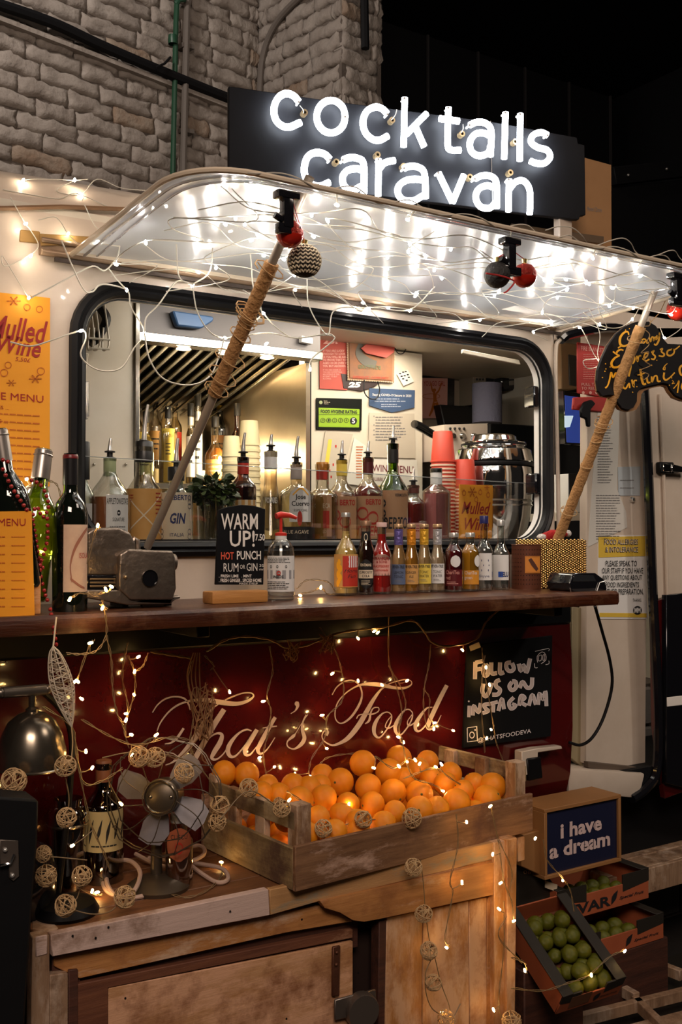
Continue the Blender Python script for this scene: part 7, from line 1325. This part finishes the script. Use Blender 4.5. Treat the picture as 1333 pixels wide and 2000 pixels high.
bottle('dark spirit bottle with a cream leaf patterned label behind the fan', 205, -.14, BT, 1488, 78, lq=liq('cognac', (.06, .015, .006), .2), glass=thin('brown_glass', (.25, .10, .05), .4), sh=.62, nk=.80, rn=.38, cap=(.84, 1.05, .004), capm=mat('cap_rust', (.20, .07, .03), .5),
       lab=[dict(z=(.28, .62), w=1.2, mat=mat('label_leaf', (.46, .38, .20), .7), draw=[(ink, lambda b, g: [ribbon(b, [(-.6 + .35 * k, .2 + .1 * (k % 2), .02), (-.52 + .35 * k, .5, .12), (-.40 + .35 * k, .8, .02)], g, n=3) for k in range(5)]), (ink, LN(-.5, .6, .1, .2, 1))])])
bottle('small squat bottle with a round orange label at the fan foot', 352, -.26, BT, 1590, 54, lq=liq('cognac', (.06, .015, .006)), glass=clearw, sh=.62, nk=.75, rn=.6, cap=(.90, 1.06, .002), capm=silver, lab=[dict(z=(.40, .86), w=1.0, mat=mat('label_coral', (.34, .09, .04), .5), shape='oval', draw=[(ink, TX('CLIECU', -.6, .6, .66, .8)), (lblr, RG(0, .4, .25, .06, .15))])])
# fan
fc = W(318, 1555, y=-.27); fn_ = (CAM - fc); fn_.z = 0; fn_ = (fn_.normalized() + Vector((-.25, 0, .18))).normalized(); fu, fw = frame(fn_); fs = mpp(fc)
t = T('old_fan', 'small vintage desk fan with pale blades and bent wire cage', 'fan', (fc.x, fc.y + .03, BT)); gun = mat('fan_metal', (.11, .085, .06), .4, .7)
MB().lathe([(0, .02), (.018, .02), (.034, .012), (.036, 0), (.034, -.045), (0, -.055)], fc, 28, ax=fn_).build('motor', gun, t)
MB().lathe([(.030, .021), (.032, .023), (.030, .025), (.028, .023)], fc, 28, ax=fn_).build('hub_ring', brass, t)
blm = mat('fan_blade', (.24, .23, .26), .4, .2, col2=(.13, .10, .09), ns=6)
for k, a in enumerate((2.25, 4.9, .25, 3.6)):
    e1 = fu * math.cos(a) + fw * math.sin(a); e2 = fn_.cross(e1); pts = [(.025, -.014, .0), (.055, -.028, .004), (.088, -.030, .008), (.096, -.010, .004), (.094, .014, -.002), (.070, .026, -.006), (.040, .018, -.006), (.024, .010, -.002)]
    P = [fc - fn_ * .012 + e1 * x + e2 * y_ + fn_ * z for x, y_, z in pts]; b = MB(); b.prism(P, fn_ * .0012); b.build('blade', blm, t)
b = MB()
for rad, of in ((.112, .004), (.112, -.02), (.085, .022), (.034, .030)): b.tube([fc + fn_ * of + (fu * math.cos(k * .2618) + fw * math.sin(k * .2618)) * rad * (1 + .03 * math.sin(k * 2 + rad * 90)) for k in range(24)], .0012, 4, closed=True)
b.build('cage_ring', gun, t, clean=False)
for k in range(10):
    a = k * .628 + .2; e1 = fu * math.cos(a) + fw * math.sin(a); e2 = fu * math.cos(a + .5) + fw * math.sin(a + .5)
    MB().tube(crom([fc + fn_ * .030 + e1 * .034, fc + fn_ * .026 + (e1 + e2) * .042, fc + fn_ * .004 + e2 * .112, fc - fn_ * .02 + e2 * .110]), .0011, 4).build('cage_wire', gun, t, clean=False)
b = MB(); b.tube([fc - fn_ * .03, Vector((fc.x, fc.y + .03, fc.z - .05)), Vector((fc.x, fc.y + .03, BT + .015))], [.010, .010, .012], 12); b.build('neck', gun, t)
MB().lathe([(0, 0), (.060, 0), (.062, .008), (.045, .020), (.015, .028), (0, .028)], (fc.x - .0, fc.y + .02, BT), 28).build('base', gun, t)
for k in range(2): MB().lathe([(0, .0), (.004, .0), (0, .004)], fc + fn_ * .02 + fu * (.02 - .04 * k), 10, ax=fn_).build('screw', brass, t)
# white cable in coils
t = T('white_cable', 'thick white cable lying in loops on the bench beside the fan', 'cable', W(300, 1720, z=BT)); cab = mat('cable_white', (.55, .38, .30), .5)
zz = lambda a, c, h=.005: W(a, c, z=BT + h)
MB().tube(crom([zz(200, 1700, .01), zz(205, 1735), zz(235, 1752), zz(262, 1740, .02), zz(274, 1705, .03), zz(255, 1682, .035), zz(225, 1685, .03), zz(208, 1715, .014), zz(225, 1748, .005), zz(270, 1752), zz(310, 1735), zz(345, 1700, .012), zz(358, 1665, .03), zz(352, 1640, .04)], 7), .0045, 8).build('cable_run', cab, t)
MB().tube(crom([zz(265, 1668, .02), zz(310, 1690, .015), zz(350, 1690, .015), zz(395, 1672, .02), zz(398, 1656, .024), zz(380, 1652, .024), zz(350, 1668, .02), zz(372, 1690, .01), zz(420, 1722, .006), zz(445, 1718, .006), zz(436, 1698, .008), zz(395, 1688, .01), zz(330, 1682, .012), zz(290, 1676, .014)], 7), .0045, 8).build('cable_run', cab, t)
# dark flight case at the lower left
t = T('dark_case', 'tall black case with a metal catch standing at the lower left', 'case', W(30, 1980, y=-.46)); slab('shell', t, [(-260, 1540), (76, 1562), (74, 1640), (64, 1760), (30, 2300), (-260, 2300)], -.47, .07, soot, .004)
slab('catch_plate', t, [(0, 1640), (36, 1642), (38, 1712), (26, 1722), (18, 1715), (18, 1690), (0, 1692)], -.474, .004, MT['dull_iron'], .001)
for px, py in ((24, 1710), (10, 1660)): MB().ball(W(px, py, y=-.476), .004).build('rivet', silver, t)
MB().tube([W(0, 1690, y=-.48), W(20, 1686, y=-.48), W(28, 1668, y=-.48)], .0025, 6).build('catch_wire', chrome, t)
# ============================================================ lower right: light box, lime boxes, pallets
kraft = mat('lightbox_wood', (.33, .15, .05), .6, col2=(.26, .12, .04), ns=6); boxy = -.17
LBP = [(1063, 1580), (1215, 1553), (1214, 1688), (1066, 1713)]
t = T('lightbox_sign', 'wooden framed dark blue sign reading i have a dream', 'sign', W(1140, 1700, y=boxy)); b = MB(); P = [W(a, c, y=boxy) for a, c in LBP]; bk = Vector((0, .10, 0))
x0, x1 = (P[0].x + P[3].x) / 2, (P[1].x + P[2].x) / 2; z1 = (P[0].z + P[1].z) / 2; z0 = (P[2].z + P[3].z) / 2
for n_, a in (('top_board', (x0, x1, z1 - .010, z1)), ('bottom_board', (x0, x1, z0, z0 + .010)), ('side_board', (x0, x0 + .010, z0 + .01, z1 - .01)), ('side_board', (x1 - .010, x1, z0 + .01, z1 - .01))): MB().box(a[0], a[1], boxy, boxy + .11, a[2], a[3]).build(n_, kraft, t, .001)
MB().box(x0 + .01, x1 - .01, boxy + .008, boxy + .014, z0 + .01, z1 - .01).build('blue_panel', mat('panel_navy', (.008, .010, .035), .5), t); MB().box(x0 + .01, x1 - .01, boxy + .10, boxy + .108, z0 + .01, z1 - .01).build('back_board', kraft, t)
b = MB(); fz_ = lambda u, v: Vector((x0 + (x1 - x0) * u, boxy + .0065, z0 + (z1 - z0) * v)); txt(b, 'i have', fz_, .22, .76, .52, .74, bold=.035); txt(b, 'a dream', fz_, .08, .87, .26, .48, bold=.035); b.build('lettering', mat('letter_pink', (.62, .46, .44), .6), t, sm=False)
b = MB(); [b.add([fz_(u, v), fz_(u + .006, v), fz_(u + .012, v + .2), fz_(u + .006, v + .2)], [(0, 1, 2, 3)]) for u, v in ((.325, .53), (.44, .53), (.66, .53), (.12, .27), (.24, .27), (.42, .27), (.52, .27), (.64, .27), (.80, .27))]
for v in b.v: v.y -= .0006
b.build('stencil_gap', MT['panel_navy'], t, sm=False)
t = T('wooden_box', 'brown wooden box standing between the bench and the blue sign', 'box', W(1042, 1700, y=-.14)); slab('front', t, [(1018, 1632), (1061, 1620), (1062, 1712), (1018, 1692)], -.15, .10, kraft, .002)
carton = mat('carton_orange', (.40, .10, .04), .65, col2=(.34, .08, .03), ns=10); cart_k = mat('carton_black', (.02, .016, .012), .55); cart_in = mat('carton_inside', (.16, .06, .025), .8)
limem = mat('lime_peel', (.065, .085, .005), .35, col2=(.15, .14, .010), ns=2.2, bump=.3, bs=300, rand=True)
LMm = []
for k in range(3):
    b = MB(); b.ball((0, 0, 0), 1, 16, 10, (1, .95, 1.08)); b.ball((0, 0, 1.06), .12, 8, 4); LMm.append(b.mesh('lime', limem))
def limes(ps, lab, group):
    for p, r in ps:
        o = bpy.data.objects.new('lime', rr.choice(LMm)); COL.objects.link(o); o.matrix_world = Matrix.Translation(p) @ Matrix.Rotation(rr.uniform(0, 3), 4, 'X') @ Matrix.Rotation(rr.uniform(0, 3), 4, 'Y') @ Matrix.Scale(r, 4); MW[o.name] = o.matrix_world.copy(); tag(o, lab, 'lime', group)
def cartonbox(lab, M, w, l, h, word, flap=True):
    t = T('fruit_carton', lab, 'carton', mw=M)
    def bx_(n, *a, m=carton): return MB().box(*a).build(n, m, t, .001, local=True)
    bx_('front_wall', 0, w, 0, .004, 0, h * .70); bx_('back_wall', 0, w, l - .004, l, 0, h); bx_('side_wall', 0, .004, .004, l - .004, 0, h); bx_('side_wall', w - .004, w, .004, l - .004, 0, h); bx_('floor', .004, w - .004, .004, l - .004, 0, .004, m=cart_in)
    for x0_, x1_ in ((.0, w * .30), (w * .70, w)):
        MB().prism([(x0_, -.0006, h), (x0_, -.0006, h * (.45 if x0_ else .6)), (x1_, -.0006, h * (.6 if x0_ else .45)), (x1_, -.0006, h)], (0, .004, 0)).build('black_corner', cart_k, t, local=True)
    bx_('top_band', -.001, .030, -.001, l, h, h + .003, m=cart_k); bx_('top_band', w - .030, w + .001, -.001, l, h, h + .003, m=cart_k)
    f = lambda u, v: (u, -.0014, v)
    if word:
        b = MB(); txt(b, word, lambda u, v: Vector(f(u, v)), w * .12, w * .56, h * .12, h * .46, bold=.03); b.build('big_lettering', ink, t, local=True, sm=False)
    b = MB(); txt(b, 'Special Fruit', lambda u, v: Vector(f(u, v)), w * .66, w * .94, h * .20, h * .33, bold=.02, shear=.3); ribbon(b, [(w * .57, h * .15, .002), (w * .60, h * .35, .018), (w * .64, h * .55, .002)], lambda u, v: Vector(f(u, v)), n=4); b.build('small_lettering', ink, t, local=True, sm=False)
    return t
p = W(1268, 1754, y=-.15); wB = .36; M1 = Matrix.Translation((p.x - wB, -.15, p.z)); h1 = W(1268, 1696, y=-.15).z - p.z
cartonbox('upper orange and black fruit carton lettered in black, behind the limes', M1, wB, .20, h1, 'EVAR'); limes([(M1 @ Vector((.10 + .045 * i, .05 + .05 * j, .028)), .021) for i in range(5) for j in range(2)], 'green lime inside the upper fruit carton', 'limes in the upper carton')
p2_ = W(1297, 1832, y=-.205); M2 = Matrix.Translation((p2_.x - wB, -.205, p2_.z)); h2 = W(1297, 1783, y=-.205).z - p2_.z
cartonbox('lower orange and black fruit carton half hidden by the tilted one', M2, wB, .20, h2, ''); limes([(M2 @ Vector((.06 + .05 * i, .04 + .05 * j, .030)), .021) for i in range(5) for j in range(2)], 'green lime inside the lower fruit carton', 'limes in the lower carton')
sp = T('carton_support', 'dark wooden stand holding the fruit cartons', 'stand', (2.1, -.15, 0)); MB().box(M2.translation.x - .02, M2.translation.x + wB + .02, -.205, -.0, 0, M2.translation.z - .001).build('block', worn_dark, sp, .003)
if M1.translation.z > M2.translation.z + h2: MB().box(M1.translation.x, M1.translation.x + wB, .0, .04, 0, M1.translation.z - .001).build('rear_prop', worn_dark, sp, .002)
t = T('back_carton', 'dark carton numbered 06 behind the bench end', 'carton', W(1040, 1730, y=-.10)); slab('front', t, [(1006, 1690), (1068, 1706), (1085, 1730), (1085, 1810), (1006, 1790)], -.12, .05, cart_k, .002); ptxt(t, lblt, [('06', 1023, 1038, 1700, 1707, 0)], -.1215); slab('price_tag', t, [(1066, 1720), (1090, 1728), (1088, 1742), (1066, 1734)], -.135, .003, lbl, .0003)
# the tilted carton of limes in front
w3, l3, h3 = .184, .252, .062
M3 = Matrix.Translation(Vector((1.708, -.452, .343)) ) @ Matrix.Rotation(-.09, 4, 'Z') @ Matrix.Rotation(.55, 4, 'X') @ Matrix.Rotation(-.08, 4, 'Y') @ Matrix.Translation((0, 0, -h3))
t = cartonbox('front fruit carton tipped forward and full of green limes', M3, w3, l3, h3, '')
MB().prism([(.03, -.001, .01), (.03, -.001, .05), (.09, -.001, .05), (.09, -.001, .01)], (0, .0004, 0)).build('print_frame', cart_in, t, local=True)
ps = []; rl = .0200
for j in range(5):
    for i in range(4): ps.append((M3 @ Vector((.028 + i * .041 + (.008 if j % 2 else 0), .030 + j * .045, .026 + .006 * rr.random())), rl * rr.uniform(.9, 1.08)))
for j in range(4):
    for i in range(3):
        if rr.random() < .75: ps.append((M3 @ Vector((.048 + i * .041, .052 + j * .045, .052 + .006 * rr.random())), rl * rr.uniform(.92, 1.1)))
limes(ps, 'shiny green lime heaped in the tipped front carton', 'limes in the tipped front carton')
t = T('tilt_block', 'dark crate propping up the tipped carton of limes', 'crate', M3 @ Vector((w3 / 2, l3, -.05))); q = M3 @ Vector((w3 / 2, l3 * .75, -.004)); MB().box(q.x - .10, q.x + .10, q.y - .04, q.y + .06, 0, q.z - .045).build('block', worn_dark, t, .003)
t = T('wooden_pallet', 'low painted wooden pallet with dark trays under the lime cartons', 'pallet', (2.1, -.5, 0))
zpl = .15
for (a, c), (e, f_) in (((1333, 1905), (1190, 1850)), ((1060, 2010), (1400, 1925)), ((1245, 1950), (1200, 1925)), ((1240, 1955), (1330, 2040))):
    A_, B_ = W(a, c, z=zpl), W(e, f_, z=zpl); MB().bar(A_, B_, .022, .03).build('frame_board', post_wood, t, .002)
A_, B_ = W(1100, 2060, z=zpl - .02), W(1420, 1975, z=zpl - .02); MB().bar(A_, B_, .06, .03).build('frame_board', post_wood, t, .002)
MB().box(1.75, 2.9, -.62, -.02, .06, .09).build('tray', cart_k, t); MB().box(1.75, 2.9, -.62, -.02, 0, .06).build('skid', worn_dark, t)
# block wall and bench behind the door side
bw = T('block_wall', 'low painted grey block wall behind the fruit cartons', 'wall', (2.9, .35, 0)); blk = mat('grey_block', (.17, .145, .13), .85, col2=(.11, .095, .085), ns=5, bump=.4, bs=30, rand=True); MB().box(2.3, 4.6, .36, .5, 0, .86).build('mortar_core', mortar, bw)
for r_ in range(6):
    for k in range(9):
        x = 2.32 + k * .26 - (.13 if r_ % 2 else 0); MB().box(max(2.3, x), x + .25, .335, .37, .02 + r_ * .14, .02 + r_ * .14 + .13).build('block', blk, bw, .006)
pb = T('plank_bench', 'weathered plank bench top behind the fruit cartons at right', 'bench', (2.9, .1, .5))
for k in range(3): MB().box(2.32, 3.8, -.02 + k * .085, .06 + k * .085, .36, .385).build('plank', post_wood, pb, .003)
MB().box(2.32, 3.8, -.035, -.02, .31, .385).build('front_board', post_wood, pb, .002)
for x in (2.4, 3.6): MB().box(x, x + .05, .0, .2, 0, .36).build('leg', worn_dark, pb)
